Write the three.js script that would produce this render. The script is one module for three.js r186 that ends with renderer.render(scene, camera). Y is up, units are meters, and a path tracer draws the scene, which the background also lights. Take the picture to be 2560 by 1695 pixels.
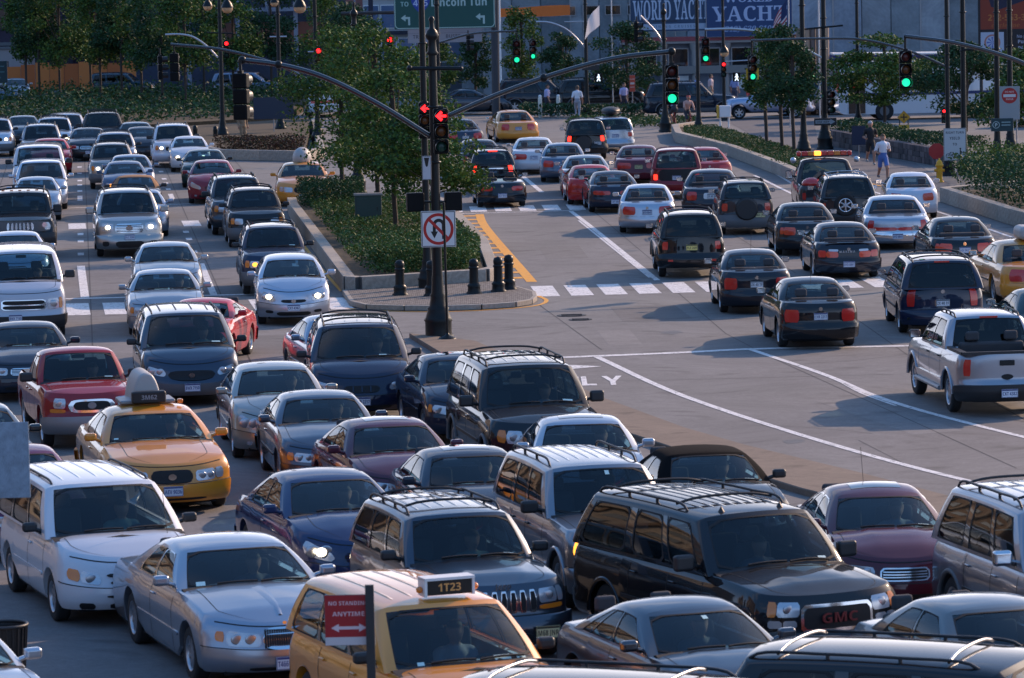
import * as THREE from 'three';
import { RoundedBoxGeometry } from 'three/addons/geometries/RoundedBoxGeometry.js';
import { mergeGeometries } from 'three/addons/utils/BufferGeometryUtils.js';
import { MarchingCubes } from 'three/addons/objects/MarchingCubes.js';
import { ImprovedNoise } from 'three/addons/math/ImprovedNoise.js';
import { FontLoader } from 'three/addons/loaders/FontLoader.js';
import { TextGeometry } from 'three/addons/geometries/TextGeometry.js';
// ---------- camera, sky, sun ----------
const scene = new THREE.Scene();
const camera = new THREE.PerspectiveCamera(9.4112, 2560 / 1695, 1, 4000);
camera.position.set(0, 9.2, 0); camera.rotation.order = 'YXZ'; camera.rotation.set(-5.2855 * Math.PI / 180, 0, -1.2 * Math.PI / 180);
camera.focus = 104; camera.userData.fStop = 5.6;
const sunDir = new THREE.Vector3(1.55, 1.0, -1.5).normalize();
{   // clear late afternoon sky: deep blue overhead, pale at the horizon, warm and bright round the sun
  const w = 1024, h = 512, d = new Float32Array(w * h * 4), n = new ImprovedNoise(), ss = (a, b, x) => { const t = Math.min(1, Math.max(0, (x - a) / (b - a))); return t * t * (3 - 2 * t); };
  for (let r = 0; r < h; r++) for (let c = 0; c < w; c++) {
    const el = ((r + 0.5) / h - 0.5) * Math.PI, az = ((c + 0.5) / w - 0.5) * 2 * Math.PI, y = Math.sin(el), x = Math.cos(el) * Math.cos(az), z = Math.cos(el) * Math.sin(az);
    const g = Math.acos(Math.min(1, x * sunDir.x + y * sunDir.y + z * sunDir.z)), up = Math.max(0, y), hz = Math.exp(-up * up / 0.04), side = Math.exp(-g * 1.4), glow = Math.exp(-g * g * 14), m = 0.6 + 0.4 * Math.exp(-up * 1.6);
    const q = [0.07 + 0.07 * m * (1 - up) + hz * (0.1 + 3.9 * side) + 0.06 * side + glow * 2.4, 0.195 + 0.12 * m * (1 - up) + hz * (0.16 + 3.0 * side) + 0.06 * side + glow * 1.9, 0.47 + 0.15 * m * (1 - up) + hz * (0.24 + 2.1 * side) + 0.05 * side + glow * 1.4];
    const k = up > 0.02 ? 1 / (up + 0.12) : 8, f = n.noise(x * k * 0.5, 3.1, z * k * 0.9) + 0.5 * n.noise(x * k * 1.3, 7.7, z * k * 2.1) + 0.25 * n.noise(x * k * 3, 1.7, z * k * 4.5), cl = ss(0.22, 0.85, f) * ss(0.02, 0.1, up) * 0.45;
    const i = (r * w + c) * 4; for (let b = 0; b < 3; b++) d[i + b] = y < -0.01 ? [0.16, 0.17, 0.2][b] : q[b] * (1 - cl) + cl * ([0.72, 0.68, 0.68][b] + side * [0.9, 0.75, 0.6][b]); d[i + 3] = 1;
  }
  const t = new THREE.DataTexture(d, w, h, THREE.RGBAFormat, THREE.FloatType); t.mapping = THREE.EquirectangularReflectionMapping; t.magFilter = THREE.LinearFilter; t.minFilter = THREE.LinearFilter; t.wrapS = THREE.RepeatWrapping; t.needsUpdate = true; scene.background = t; scene.environment = t;
}
const sun = new THREE.DirectionalLight(0xffd9b8, 3.2); sun.position.copy(sunDir).multiplyScalar(260).add(new THREE.Vector3(0, 0, -130)); sun.target.position.set(0, 0, -130); sun.castShadow = true;
Object.assign(sun.shadow.camera, { left: -150, right: 150, top: 150, bottom: -150, near: 1, far: 700 }); sun.shadow.mapSize.set(4096, 4096); sun.shadow.radius = 1;
scene.add(sun, sun.target);
const renderer = new THREE.WebGLRenderer({ antialias: true }); renderer.toneMapping = THREE.LinearToneMapping; renderer.toneMappingExposure = 1.5; renderer.shadowMap.enabled = true;

// ---------- geometry helpers ----------
const ZK = 1.17;                 // the plan below was paced out in units of 1 m across by 1.17 m along the view
const V3 = (x, y, z) => new THREE.Vector3(x, y, z);
const clamp = (x, a, b) => Math.min(b, Math.max(a, x)), lerp = (a, b, t) => a + (b - a) * t;
function rng(seed) { let s = seed >>> 0; return () => { s = (s + 0x6D2B79F5) >>> 0; let t = s; t = Math.imul(t ^ (t >>> 15), t | 1); t ^= t + Math.imul(t ^ (t >>> 7), t | 61); return ((t ^ (t >>> 14)) >>> 0) / 4294967296; }; }
function curve(pts) {            // smooth monotone interpolation through [x, y] points
  const n = pts.length, xs = pts.map(p => p[0]), ys = pts.map(p => p[1]), d = [], m = [];
  for (let i = 0; i < n - 1; i++) d.push((ys[i + 1] - ys[i]) / (xs[i + 1] - xs[i]));
  for (let i = 0; i < n; i++) m.push(i === 0 ? d[0] : i === n - 1 ? d[n - 2] : d[i - 1] * d[i] <= 0 ? 0 : 2 * d[i - 1] * d[i] / (d[i - 1] + d[i]));
  return x => {
    if (x <= xs[0]) return ys[0]; if (x >= xs[n - 1]) return ys[n - 1];
    let i = 0; while (x > xs[i + 1]) i++;
    const h = xs[i + 1] - xs[i], t = (x - xs[i]) / h, t2 = t * t, t3 = t2 * t;
    return ys[i] * (2 * t3 - 3 * t2 + 1) + m[i] * h * (t3 - 2 * t2 + t) + ys[i + 1] * (-2 * t3 + 3 * t2) + m[i + 1] * h * (t3 - t2);
  };
}
class Surf {                     // collects grids and triangles of points into one smooth indexed geometry
  constructor() { this.p = []; this.i = []; this.map = new Map(); }
  v(q) { const k = Math.round(q.x * 4e3) + ',' + Math.round(q.y * 4e3) + ',' + Math.round(q.z * 4e3); let n = this.map.get(k); if (n === undefined) { n = this.p.length / 3; this.p.push(q.x, q.y, q.z); this.map.set(k, n); } return n; }
  quad(a, b, c, d) { const [i, j, k, l] = [this.v(a), this.v(b), this.v(c), this.v(d)]; if (i !== j && j !== k && i !== k) this.i.push(i, j, k); if (i !== k && k !== l && i !== l) this.i.push(i, k, l); }
  grid(rows, skip, flip) { for (let r = 0; r + 1 < rows.length; r++) for (let c = 0; c + 1 < rows[r].length; c++) { if (skip && skip(r, c)) continue; flip ? this.quad(rows[r][c], rows[r + 1][c], rows[r + 1][c + 1], rows[r][c + 1]) : this.quad(rows[r][c], rows[r][c + 1], rows[r + 1][c + 1], rows[r + 1][c]); } return this; }
  geo() { const g = new THREE.BufferGeometry(); g.setAttribute('position', new THREE.Float32BufferAttribute(this.p, 3)); g.setIndex(this.i); g.computeVertexNormals(); return g; }
}
const plain = g => { for (const k of Object.keys(g.attributes)) if (k !== 'position' && k !== 'normal') g.deleteAttribute(k); return g.index ? g.toNonIndexed() : g; };
const merge = list => list.length === 1 ? plain(list[0]) : mergeGeometries(list.map(plain));
function box(w, h, d, x = 0, y = 0, z = 0, r = 0, seg = 2) { const g = r > 0 ? new RoundedBoxGeometry(w, h, d, seg, r) : new THREE.BoxGeometry(w, h, d); return g.translate(x, y, z); }
function bar(a, b, r, sides = 6, r2 = r) {   // a round bar from a to b
  const d = b.clone().sub(a), g = new THREE.CylinderGeometry(r2, r, d.length(), sides);
  g.applyQuaternion(new THREE.Quaternion().setFromUnitVectors(V3(0, 1, 0), d.clone().normalize())); return g.translate((a.x + b.x) / 2, (a.y + b.y) / 2, (a.z + b.z) / 2);
}
function beam(a, b, w, h) { const d = b.clone().sub(a), g = new THREE.BoxGeometry(w, h, d.length()); const m = new THREE.Matrix4().lookAt(b, a, V3(0, 1, 0)); g.applyMatrix4(m); return g.translate((a.x + b.x) / 2, (a.y + b.y) / 2, (a.z + b.z) / 2); }
function tube(pts, r, seg = 20, sides = 6) { return new THREE.TubeGeometry(new THREE.CatmullRomCurve3(pts), seg, r, sides, false); }
function lathe(profile, seg = 20) { return new THREE.LatheGeometry(profile.map(([r, y]) => new THREE.Vector2(Math.max(r, 1e-4), y)), seg); }

// ---------- names ----------
const taken = new Map();
function numbered(name) { const n = taken.get(name) ?? 0; taken.set(name, n + 1); return n ? name + '_' + String(n).padStart(3, '0') : name; }
function tag(o, label, category, group, kind) { if (label) o.userData.label = label; if (category) o.userData.category = category; if (group) o.userData.group = group; if (kind) o.userData.kind = kind; return o; }
function mesh(name, geo, m, parent) { const o = new THREE.Mesh(geo, m); o.name = name; o.castShadow = o.receiveShadow = true; parent.add(o); return o; }
function thing(name, label, category, x = 0, y = 0, z = 0, turn = 0, group) { const o = new THREE.Group(); o.name = numbered(name); o.position.set(x, y, z * ZK); o.rotation.y = turn; scene.add(o); return tag(o, label, category, group); }
function setting(name, geo, m) { const o = mesh(numbered(name), geo, m, scene); return tag(o, null, null, null, 'structure'); }

// ---------- materials ----------
const std = (rgb, roughness = 0.7, metalness = 0, extra = {}) => { const m = new THREE.MeshStandardMaterial({ roughness, metalness, ...extra }); m.color.setRGB(...rgb); return m; };
const phys = (rgb, o) => { const m = new THREE.MeshPhysicalMaterial(o); m.color.setRGB(...rgb); return m; };
const paintOf = new Map();
function paint(rgb, metal = 0.35, rough = 0.34) { const mx = Math.max(...rgb), mn = Math.min(...rgb), dark = metal < 0.3 ? false : mx < 0.06 || mx > 2 * mn; if (dark) { metal = 0; rough = 0.6; } else if (metal >= 0.3) { metal = 0.8; rough = 0.3; } const k = rgb.join() + metal + rough; if (!paintOf.has(k)) paintOf.set(k, phys(rgb, { metalness: metal, roughness: rough, clearcoat: 1, clearcoatRoughness: 0.04, specularIntensity: dark ? 0.15 : 1 })); return paintOf.get(k); }
const glow = (rgb, e, k) => { const m = std(rgb, 0.35); m.emissive.setRGB(...e); m.emissiveIntensity = k; return m; };
const M = {
  glass: phys([0.38, 0.52, 0.57], { transmission: 1, thickness: 0, roughness: 0.02, ior: 1.5 }),
  tinted: phys([0.1, 0.13, 0.14], { transmission: 1, thickness: 0, roughness: 0.02, ior: 1.5 }),
  rubber: std([0.012, 0.012, 0.013], 0.75), tyre: std([0.018, 0.018, 0.019], 0.85), trim: std([0.022, 0.022, 0.024], 0.5), under: std([0.01, 0.01, 0.01], 0.95),
  cloth: std([0.06, 0.06, 0.065], 0.95), clothTan: std([0.22, 0.19, 0.15], 0.9), dash: std([0.02, 0.02, 0.022], 0.9),
  chrome: std([0.72, 0.73, 0.75], 0.12, 1), alloy: std([0.5, 0.5, 0.52], 0.32, 0.9), steel: std([0.3, 0.3, 0.31], 0.45, 0.6), dark: std([0.006, 0.006, 0.007], 0.6),
  lamp: phys([0.5, 0.52, 0.55], { roughness: 0.2, metalness: 0.55, clearcoat: 1, clearcoatRoughness: 0.02 }),
  amber: phys([0.75, 0.2, 0.015], { roughness: 0.25, clearcoat: 1, clearcoatRoughness: 0.03 }),
  red: phys([0.58, 0.018, 0.012], { roughness: 0.25, clearcoat: 1, clearcoatRoughness: 0.03 }),
  orangeTail: phys([0.66, 0.05, 0.01], { roughness: 0.25, clearcoat: 1, clearcoatRoughness: 0.03 }),
  white: std([0.75, 0.75, 0.74], 0.5), lampOn: glow([0.9, 0.85, 0.75], [1, 0.84, 0.58], 5), amberOn: glow([0.9, 0.4, 0.05], [1, 0.36, 0.04], 1.8), brakeOn: glow([0.8, 0.03, 0.02], [1, 0.03, 0.015], 2.2),
  canvas: phys([0.006, 0.006, 0.007], { roughness: 0.95, specularIntensity: 0.15 }), canvasTan: std([0.33, 0.17, 0.08], 0.9), cream: std([0.42, 0.4, 0.38], 0.5), grey: std([0.12, 0.12, 0.125], 0.6),
};
const BS = { side: THREE.DoubleSide };

// ---------- car bodies ----------
const BODY = {
  sedan: { L: 4.75, W: 1.8, H: 1.45, foh: 0.92, roh: 1.08, rw: 0.315, y0: 0.2, hoodY: 0.72, cowlY: 0.97, deckY: 0.98, tailY: 0.9, zc: 1.28, zh: 2.02, zrh: 3.2, zd: 3.95, wt: 0.63, wb: 0.835, crown: 0.05, cf: 0.42, nf: 3, wins: [[0.02, 0.47], [0.5, 0.88]], bowW: 0.14, bowF: 0.08, bumperF: [0.04, 0.5, 'paint', 0.02],
    nose: [[0, -0.1], [0.12, -0.03], [0.3, 0], [0.5, -0.01], [0.55, -0.03], [0.85, -0.07], [0.95, -0.11], [1, -0.17]], tail: [[0, 0.12], [0.12, 0.03], [0.35, 0], [0.5, 0.03], [0.85, 0.06], [1, 0.14]] },
  suv: { L: 4.6, W: 1.82, H: 1.74, foh: 0.85, roh: 0.95, rw: 0.365, y0: 0.3, hoodY: 0.98, cowlY: 1.12, deckY: 1.1, tailY: 1.1, zc: 1.3, zh: 1.85, zrh: 4.3, zd: 4.5, wt: 0.69, wb: 0.845, crown: 0.05, cf: 0.36, nf: 3.2, wins: [[0.03, 0.3], [0.33, 0.58], [0.63, 0.95]], bowW: 0.1, bowF: 0.07,
    nose: [[0, -0.1], [0.12, 0], [0.34, 0], [0.38, -0.06], [0.8, -0.1], [1, -0.2]], tail: [[0, 0.06], [0.1, 0], [0.32, 0], [0.36, 0.07], [0.8, 0.09], [1, 0.1]] },
  van: { L: 4.9, W: 1.92, H: 1.74, foh: 0.95, roh: 1.0, rw: 0.325, y0: 0.23, hoodY: 0.78, cowlY: 1.06, deckY: 1.06, tailY: 1.06, zc: 0.98, zh: 1.78, zrh: 4.55, zd: 4.8, wt: 0.7, wb: 0.875, crown: 0.06, cf: 0.48, nf: 2.9, wins: [[0.03, 0.3], [0.33, 0.63], [0.66, 0.95]], bowW: 0.2, bowF: 0.11, bumperF: [0.04, 0.5, 'paint', 0.02],
    nose: [[0, -0.09], [0.12, -0.02], [0.3, 0], [0.5, -0.01], [0.56, -0.05], [0.85, -0.12], [0.95, -0.17], [1, -0.24]], tail: [[0, 0.08], [0.1, 0], [0.32, 0], [0.38, 0.06], [0.8, 0.08], [1, 0.1]] },
};
const P = Math.PI / 2;
function superArc(a, n) { const s = Math.sin(a * P), c = Math.cos(a * P), k = Math.pow(Math.pow(s, n) + Math.pow(c, n), 1 / n); return [s / k, c / k]; }
function carModel(spec, lod = 1) {
  const s = { nr: spec.nf ?? BODY[spec.base].nf, tbow: 0.1, cr: 0.4, glassTop: 0.93, glassLow: 0.06, roofCrown: 0.05, roofArch: spec.base === 'sedan' ? 0.06 : 0.035, ...BODY[spec.base], ...spec };
  const zf = s.L / 2, zr = -zf, at = d => zf - d;
  const zaf = at(s.foh), zar = zr + s.roh, ra = s.rw + (s.archGap ?? 0.065);
  const zc = at(s.zc), zh = at(s.zh), zrh = at(s.zrh), zd = at(s.zd);
  const ys = curve([[zr, s.tailY], [Math.max(zr + 0.05, zd), s.deckY], [zc, s.cowlY], [lerp(zc, zf, 0.62), lerp(s.cowlY, s.hoodY, s.hoodBend ?? 0.42)], [zf, s.hoodY]]);
  const nose = curve(s.nose), tail = curve(s.tail);
  const flank = curve(s.flank ?? [[0, 0.925], [0.1, 0.97], [0.3, 0.988], [0.5, 1], [0.7, 1], [0.8, 0.985], [0.9, 0.958], [1, 0.905]]);
  const planW = z => 1 - 0.045 * Math.pow(Math.abs(z) / zf, 4);
  const bulge = s.bulge ?? (s.base === 'sedan' ? 0.013 : 0);
  const parts = [], add = (name, geo, m, parent) => { parts.push({ name, geo, m, parent }); return parts.length - 1; };
  // point on the lower body: q in [0,3] front centre > corner > side > rear centre, negative on the other flank; h height fraction; off outward
  function S(q, h, off = 0) {
    const sg = q < 0 ? -1 : 1, p = Math.abs(q), w = s.W / 2 * flank(h), F = zf + nose(h), R = zr + tail(h);
    let x, z;
    if (p <= 1) { const [a, b] = superArc(p, s.nf); x = w * a; z = F - s.cf + s.cf * b - s.bowF * a * a * (p < 0.5 ? 1 : 1 - (p - 0.5) * 2); }
    else if (p <= 2) { x = w; z = lerp(F - s.cf, R + s.cr, p - 1); }
    else { const [a, b] = superArc(3 - p, s.nr); x = w * a; z = R + s.cr - s.cr * b + s.tbow * a * a * (p > 2.5 ? 1 : (p - 2) * 2); }
    x *= planW(z);
    const y = s.y0 + h * (ys(z) - s.y0);
    const o = V3(sg * x, y, z);
    if (off) { const e = 0.004, a = S(q + e * (q < 0 ? -1 : 1) * (p > 2.99 ? -1 : 1), h), b = S(q, Math.min(1, h + 0.01)), c = S(q, Math.max(0, h - 0.01)); const nrm = a.sub(o).cross(b.sub(c)); if (p > 2.99) nrm.negate(); nrm.normalize(); if (q < 0) nrm.negate(); if ((p < 0.5 && nrm.z < 0) || (p > 2.5 && nrm.z > 0) || (p >= 0.5 && p <= 2.5 && nrm.x * sg < 0)) nrm.negate(); o.addScaledVector(nrm, off); }
    return o;
  }
  const pz = z => 1 + clamp((zf + nose(0.4) - s.cf - z) / (zf + nose(0.4) - s.cf - zr - tail(0.4) - s.cr), 0, 1);
  const archY = z => { let y = s.y0; for (const a of [zaf, zar]) { const d = Math.abs(z - a); if (d < ra) y = Math.max(y, s.rw + Math.sqrt(ra * ra - d * d)); } return y; };
  // columns
  const cols = [], seg = lod >= 1 ? 1 : 0;
  for (const a of seg ? [0, 0.1, 0.2, 0.3, 0.38, 0.45, 0.5, 0.55, 0.62, 0.72, 0.85, 1] : [0, 0.2, 0.38, 0.5, 0.62, 0.8, 1]) cols.push(a);
  const sideZ = [];
  for (const a of [zaf, zar]) for (let k = 0; k <= (seg ? 12 : 8); k++) { const c = -Math.cos(Math.PI * k / (seg ? 12 : 8)); sideZ.push(a + ra * 0.9995 * c); if (k === 0) sideZ.push(a - ra * 1.002); if (k === (seg ? 12 : 8)) sideZ.push(a + ra * 1.002); }
  for (let k = 1; k < 8; k++) sideZ.push(lerp(zaf - ra, zar + ra, k / 8));
  sideZ.sort((a, b) => b - a);
  for (const z of sideZ) { const p = pz(z); if (p > 1.002 && p < 1.998) cols.push(p); }
  for (const a of seg ? [0, 0.15, 0.28, 0.38, 0.45, 0.5, 0.55, 0.62, 0.7, 0.8, 0.9, 1] : [0, 0.2, 0.38, 0.5, 0.62, 0.8, 1]) cols.push(2 + a);
  const rows = seg ? [0, 0.06, 0.14, 0.24, 0.33, 0.38, 0.46, 0.56, 0.66, 0.76, 0.86, 0.93, 0.975, 1] : [0, 0.12, 0.3, 0.4, 0.56, 0.74, 0.9, 1];
  const shell = new Surf();
  for (const sg of [1, -1]) {
    const g = rows.map(r => cols.map(p => { const q = S(p, 0.3); const ay = p > 1 && p < 2 ? archY(q.z) : s.y0; const hm = (ay - s.y0) / (ys(q.z) - s.y0); const o = S(p, hm + r * (1 - hm)); if (p > 1 && p < 2) o.z = lerp(q.z, o.z, r); o.x *= sg; return o; }));
    const lip = g[0].map((o, i) => V3(o.x - sg * (cols[i] > 1 && cols[i] < 2 ? 0.3 : 0) * 1, o.y, o.z));
    shell.grid([lip, ...g], null, sg < 0);
  }
  // hood, shoulder strips and boot lid
  const top = cols.map(p => S(p, 1)), wms = [1, 0.97, 0.92, 0.84, 0.72, 0.56, 0.38, 0.2, 0];
  const wide = [...wms, ...wms.slice(0, -1).reverse().map(v => -v)];
  const crownAt = z => z > zc - 0.3 ? s.crown * clamp((zf + nose(1) - z) / 0.3, 0, 1) : (s.deckCrown ?? s.crown * 0.7) * clamp((z - zr - tail(1)) / 0.2, 0, 1);
  const topY = (x, z, w) => { const m = Math.abs(x / w); return ys(z) + crownAt(z) * (1 - Math.pow(m, 3.4)) + (bulge && z > zc - 0.3 ? bulge * clamp((zf - 0.25 - z) / 0.5, 0, 1) * (1 - clamp((m - 0.42) / 0.14, 0, 1)) : 0); };
  const strip = (o, ms) => ms.map(m => V3(o.x * m, topY(o.x * m, o.z, o.x || 1), o.z));
  const hood = top.filter(o => o.z > zc - 0.32), deck = top.filter(o => o.z < zd + 0.25);
  if (hood.length > 1) shell.grid(hood.map(o => strip(o, wide)), null, true);
  if (deck.length > 1 && !s.bed) shell.grid(deck.map(o => strip(o, wide)), null, true);
  const mid = top.filter(o => o.z <= zc - 0.2 && o.z >= zd + 0.1);
  for (const sg of [1, -1]) shell.grid(top.map(o => [1, 0.97, 0.92, 0.84].map(m => V3(sg * o.x * m, topY(o.x * m, o.z, o.x || 1), o.z))), (r) => top[r].z > zc - 0.3 || top[r + 1].z < zd + 0.2, sg > 0);
  add('body', shell.geo(), 'paint');
  if (s.bed) {   // open load bed: rim, inner walls and floor
    const b = new Surf(), rim = deck.filter(o => o.x > 0.3), zf1 = zd + 0.24, zr1 = zr + tail(1) + 0.2;
    const w1 = s.W / 2 * 0.7;
    for (const sg of [1, -1]) b.grid([[V3(sg * w1 * 1.2, s.deckY + 0.005, zf1), V3(sg * w1 * 1.2, s.deckY + 0.005, zr1)], [V3(sg * w1, s.deckY + 0.01, zf1), V3(sg * w1, s.deckY + 0.01, zr1)], [V3(sg * w1, s.deckY - 0.42, zf1), V3(sg * w1, s.deckY - 0.42, zr1)]], null, sg > 0);
    b.grid([[V3(-w1, s.deckY - 0.42, zf1), V3(w1, s.deckY - 0.42, zf1)], [V3(-w1, s.deckY - 0.42, zr1), V3(w1, s.deckY - 0.42, zr1)], [V3(-w1, s.deckY + 0.01, zr1), V3(w1, s.deckY + 0.01, zr1)], [V3(-w1, s.deckY - 0.005, zr1 - 0.06), V3(w1, s.deckY - 0.005, zr1 - 0.06)]]);
    b.grid([[V3(-w1, s.deckY - 0.42, zf1), V3(-w1, s.deckY + 0.3, zf1)], [V3(w1, s.deckY - 0.42, zf1), V3(w1, s.deckY + 0.3, zf1)]]);
    add('load_bed', b.geo(), 'trim');
  }
  // ---- cabin ----
  const wb = s.wb * s.W / 1.8 * 1.0, wt = s.wt * s.W / 1.8, ng = 6, cg = 0.11;
  const roofY = (x, z) => { const m = Math.abs(x) / wt, t = (z - (zh + zrh) / 2) / ((zh - zrh) / 2); return s.H - s.roofCrown * m * m - 0.05 * Math.pow(m, 12) - s.roofArch * t * t - 0.02 * Math.pow(Math.abs(t), 10); };
  const baseY = (x, z) => topY(x, z, wb * 1.1) - 0.03;
  function ring(p, r) {
    const zF = r ? zh : zc, zB = r ? zrh : zd, w = r ? wt : wb;
    let x, z;
    if (p <= 1) { const [a, b] = superArc(p, ng); x = w * a; z = zF - s.bowW - cg + cg * b + s.bowW * (1 - a * a) * (r ? 0.75 : 1); }
    else if (p <= 2) { x = w; z = lerp(zF - s.bowW - cg, zB + 0.08 + cg, p - 1); }
    else { const [a, b] = superArc(3 - p, ng); x = w * a; z = zB + 0.08 + cg - cg * b - 0.08 * (1 - a * a); }
    return V3(x, r ? roofY(x, z) : baseY(x, z), z);
  }
  function T(q, r, off = 0) {
    const sg = q < 0 ? -1 : 1, p = Math.abs(q), a = ring(p, 0), b = ring(p, 1), o = a.clone().lerp(b, r), k = 4 * r * (1 - r);
    if (p <= 1) { o.z += (s.glassBow ?? 0.03) * k; o.x += 0.02 * k * clamp(p * 1.6, 0, 1); } else if (p <= 2) o.x += (s.barrel ?? 0.035) * k; else { o.z -= (s.rearBow ?? 0.03) * k; o.x += 0.02 * k * clamp((3 - p) * 1.6, 0, 1); }
    if (off) { const e = 0.01, d1 = T(p + (p > 2.98 ? -e : e), r).sub(T(p, r)), d2 = T(p, Math.min(1, r + 0.02)).sub(T(p, Math.max(0, r - 0.02))), n = d1.cross(d2).normalize(); if ((p < 0.5 && n.z < 0) || (p > 2.5 && n.z > 0) || (p >= 0.5 && p <= 2.5 && n.x < 0)) n.negate(); o.addScaledVector(n, off); }
    o.x *= sg; return o;
  }
  const gl = s.glassLow, gt = s.glassTop, wp = s.wpil ?? 0.484, bp = s.bpil ?? 0.47;
  const wins = s.wins ?? [];
  if (!s.open) {
    const set = new Set([0, 0.12, 0.24, 0.36, wp, 0.5, 0.56, 0.66, 0.8, 1, 2, 2.25, 2.4, 2.5, 3 - bp, 2.66, 2.78, 2.9, 3]);
    for (const [a, b] of wins) for (let k = 0; k <= 4; k++) set.add(1 + lerp(a, b, k / 4));
    const gc = [...set].sort((a, b) => a - b), gr = [0, gl, 0.25, 0.42, 0.6, 0.78, gt, 0.97, 1];
    const inWin = (c, r) => { const a = gr[r], b = gr[r + 1], p = (gc[c] + gc[c + 1]) / 2; if (a < gl - 1e-6 || b > gt + 1e-6) return false; return p < wp || (p > 3 - bp && !s.solidRear) || wins.some(([u, v]) => p > 1 + u && p < 1 + v); };
    const cab = new Surf();
    for (const sg of [1, -1]) cab.grid(gr.map(r => gc.map(p => T(sg * p || 0, r))), (r, c) => inWin(c, r), sg < 0);
    if (s.solidSide) {}
    const tr = gc.map(p => T(p, 1)), rm = [1, 0.985, 0.95, 0.88, 0.76, 0.55, 0.28, 0];
    const rw2 = [...rm, ...rm.slice(0, -1).reverse().map(v => -v)];
    cab.grid(tr.map(o => rw2.map(m => V3(o.x * m, lerp(roofY(o.x * m, o.z), o.y, Math.abs(m) > 0.999 ? 1 : 0), o.z))), null, true);
    add(s.softTop ? 'soft_top' : 'cabin', cab.geo(), s.softTop ? s.softTop : 'paint');
  }
  const PT = (fn, q0, q1, h0, h1, o = {}) => {   // rounded patch on a surface, with a skirt down to it
    const nu = o.nu ?? 10, nv = o.nv ?? 4, k = o.k ?? 7, off = o.off ?? 0.006, sf = new Surf(), rowsP = [];
    const H0 = Array.isArray(h0) ? h0 : [h0, h0], H1 = Array.isArray(h1) ? h1 : [h1, h1];
    const pt = (u, v, f) => { const e = o.flat ? 1 : Math.pow(Math.max(0, 1 - Math.pow(Math.abs(u), k)), 1 / k); const t = (v * e + 1) / 2, w = (u + 1) / 2; return fn(lerp(q0, q1, w), lerp(lerp(H0[0], H0[1], w), lerp(H1[0], H1[1], w), t), f); };
    const us = [...Array(nu + 1).keys()].map(i => { const t = -1 + 2 * i / nu; return Math.sign(t) * Math.pow(Math.abs(t), 0.8) * 0.9995; });
    for (let j = 0; j <= nv; j++) rowsP.push(us.map(u => pt(u, -1 + 2 * j / nv, off)));
    sf.grid(rowsP); const sk = -0.012;
    const s1 = new Surf(); s1.grid([us.map(u => pt(u, -1, sk)), rowsP[0]]); s1.grid([rowsP[nv], us.map(u => pt(u, 1, sk))]);
    s1.grid([rowsP.map(r => r[0]), rowsP.map((r, j) => pt(us[0], -1 + 2 * j / nv, sk))]); s1.grid([rowsP.map((r, j) => pt(us[nu], -1 + 2 * j / nv, sk)), rowsP.map(r => r[nu])]);
    return mergeGeometries([sf.geo(), s1.geo()]);
  };
  const onS = (q0, q1, h0, h1, o) => PT(S, q0, q1, h0, h1, o), onT = (q0, q1, h0, h1, o) => PT(T, q0, q1, h0, h1, o);
  const pane = (q0, q1) => { const sf = new Surf(), nu = Math.abs(q1 - q0) > 0.5 && Math.abs(q0) < 1 || Math.abs(q0) > 2 ? 14 : 6; sf.grid([0, 0.2, 0.4, 0.6, 0.8, 1].map(v => [...Array(nu + 1).keys()].map(i => T(lerp(q0, q1, i / nu), lerp(gl, gt, v), -0.004)))); return sf.geo(); };
  const rim = (q0, q1, wq, wr, few = 1) => {             // rubber seal with rounded inner corners
    const sf = new Surf(), N = few < 1 ? 16 : 28, a = [], b = [], c = [];
    const cq = (q0 + q1) / 2, hq = (q1 - q0) / 2, cr_ = (gl + gt) / 2, hr = (gt - gl) / 2;
    for (let i = 0; i <= N; i++) { const t = i / N * 2 * Math.PI, co = Math.cos(t), si = Math.sin(t), m = Math.max(Math.abs(co), Math.abs(si)); const ox = co / m, oy = si / m, k = 7, n = Math.pow(Math.pow(Math.abs(co), k) + Math.pow(Math.abs(si), k), 1 / k); a.push(T(cq + hq * ox, cr_ + hr * oy, 0.003)); b.push(T(cq + (hq - wq) * co / n, cr_ + (hr - wr) * si / n, 0.002)); }
    sf.grid([a, b]); return sf.geo();
  };
  if (!s.open) {
    const G = s.glassMat ?? 'glass', D = s.privacy ?? G;
    if (lod >= 1) { add('cowl_panel', onT(-wp * 0.985, wp * 0.985, 0.006, gl + 0.004, { off: 0.004, flat: 1, nu: 14, nv: 1 }), 'trim'); if (!s.paintPillars) for (const sg of [1, -1]) for (let i = 0; i + 1 < wins.length; i++) add('pillar_trim', onT(sg * (1 + wins[i][1] + 0.002), sg * (1 + wins[i + 1][0] - 0.002), gl, gt, { off: 0.003, flat: 1, nu: 2, nv: 6 }), 'darkGloss'); }
    const ws = add('windshield', pane(-wp, wp), G); add('seal', rim(-wp, wp, 0.008, 0.025), 'rubber', ws);
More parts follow.
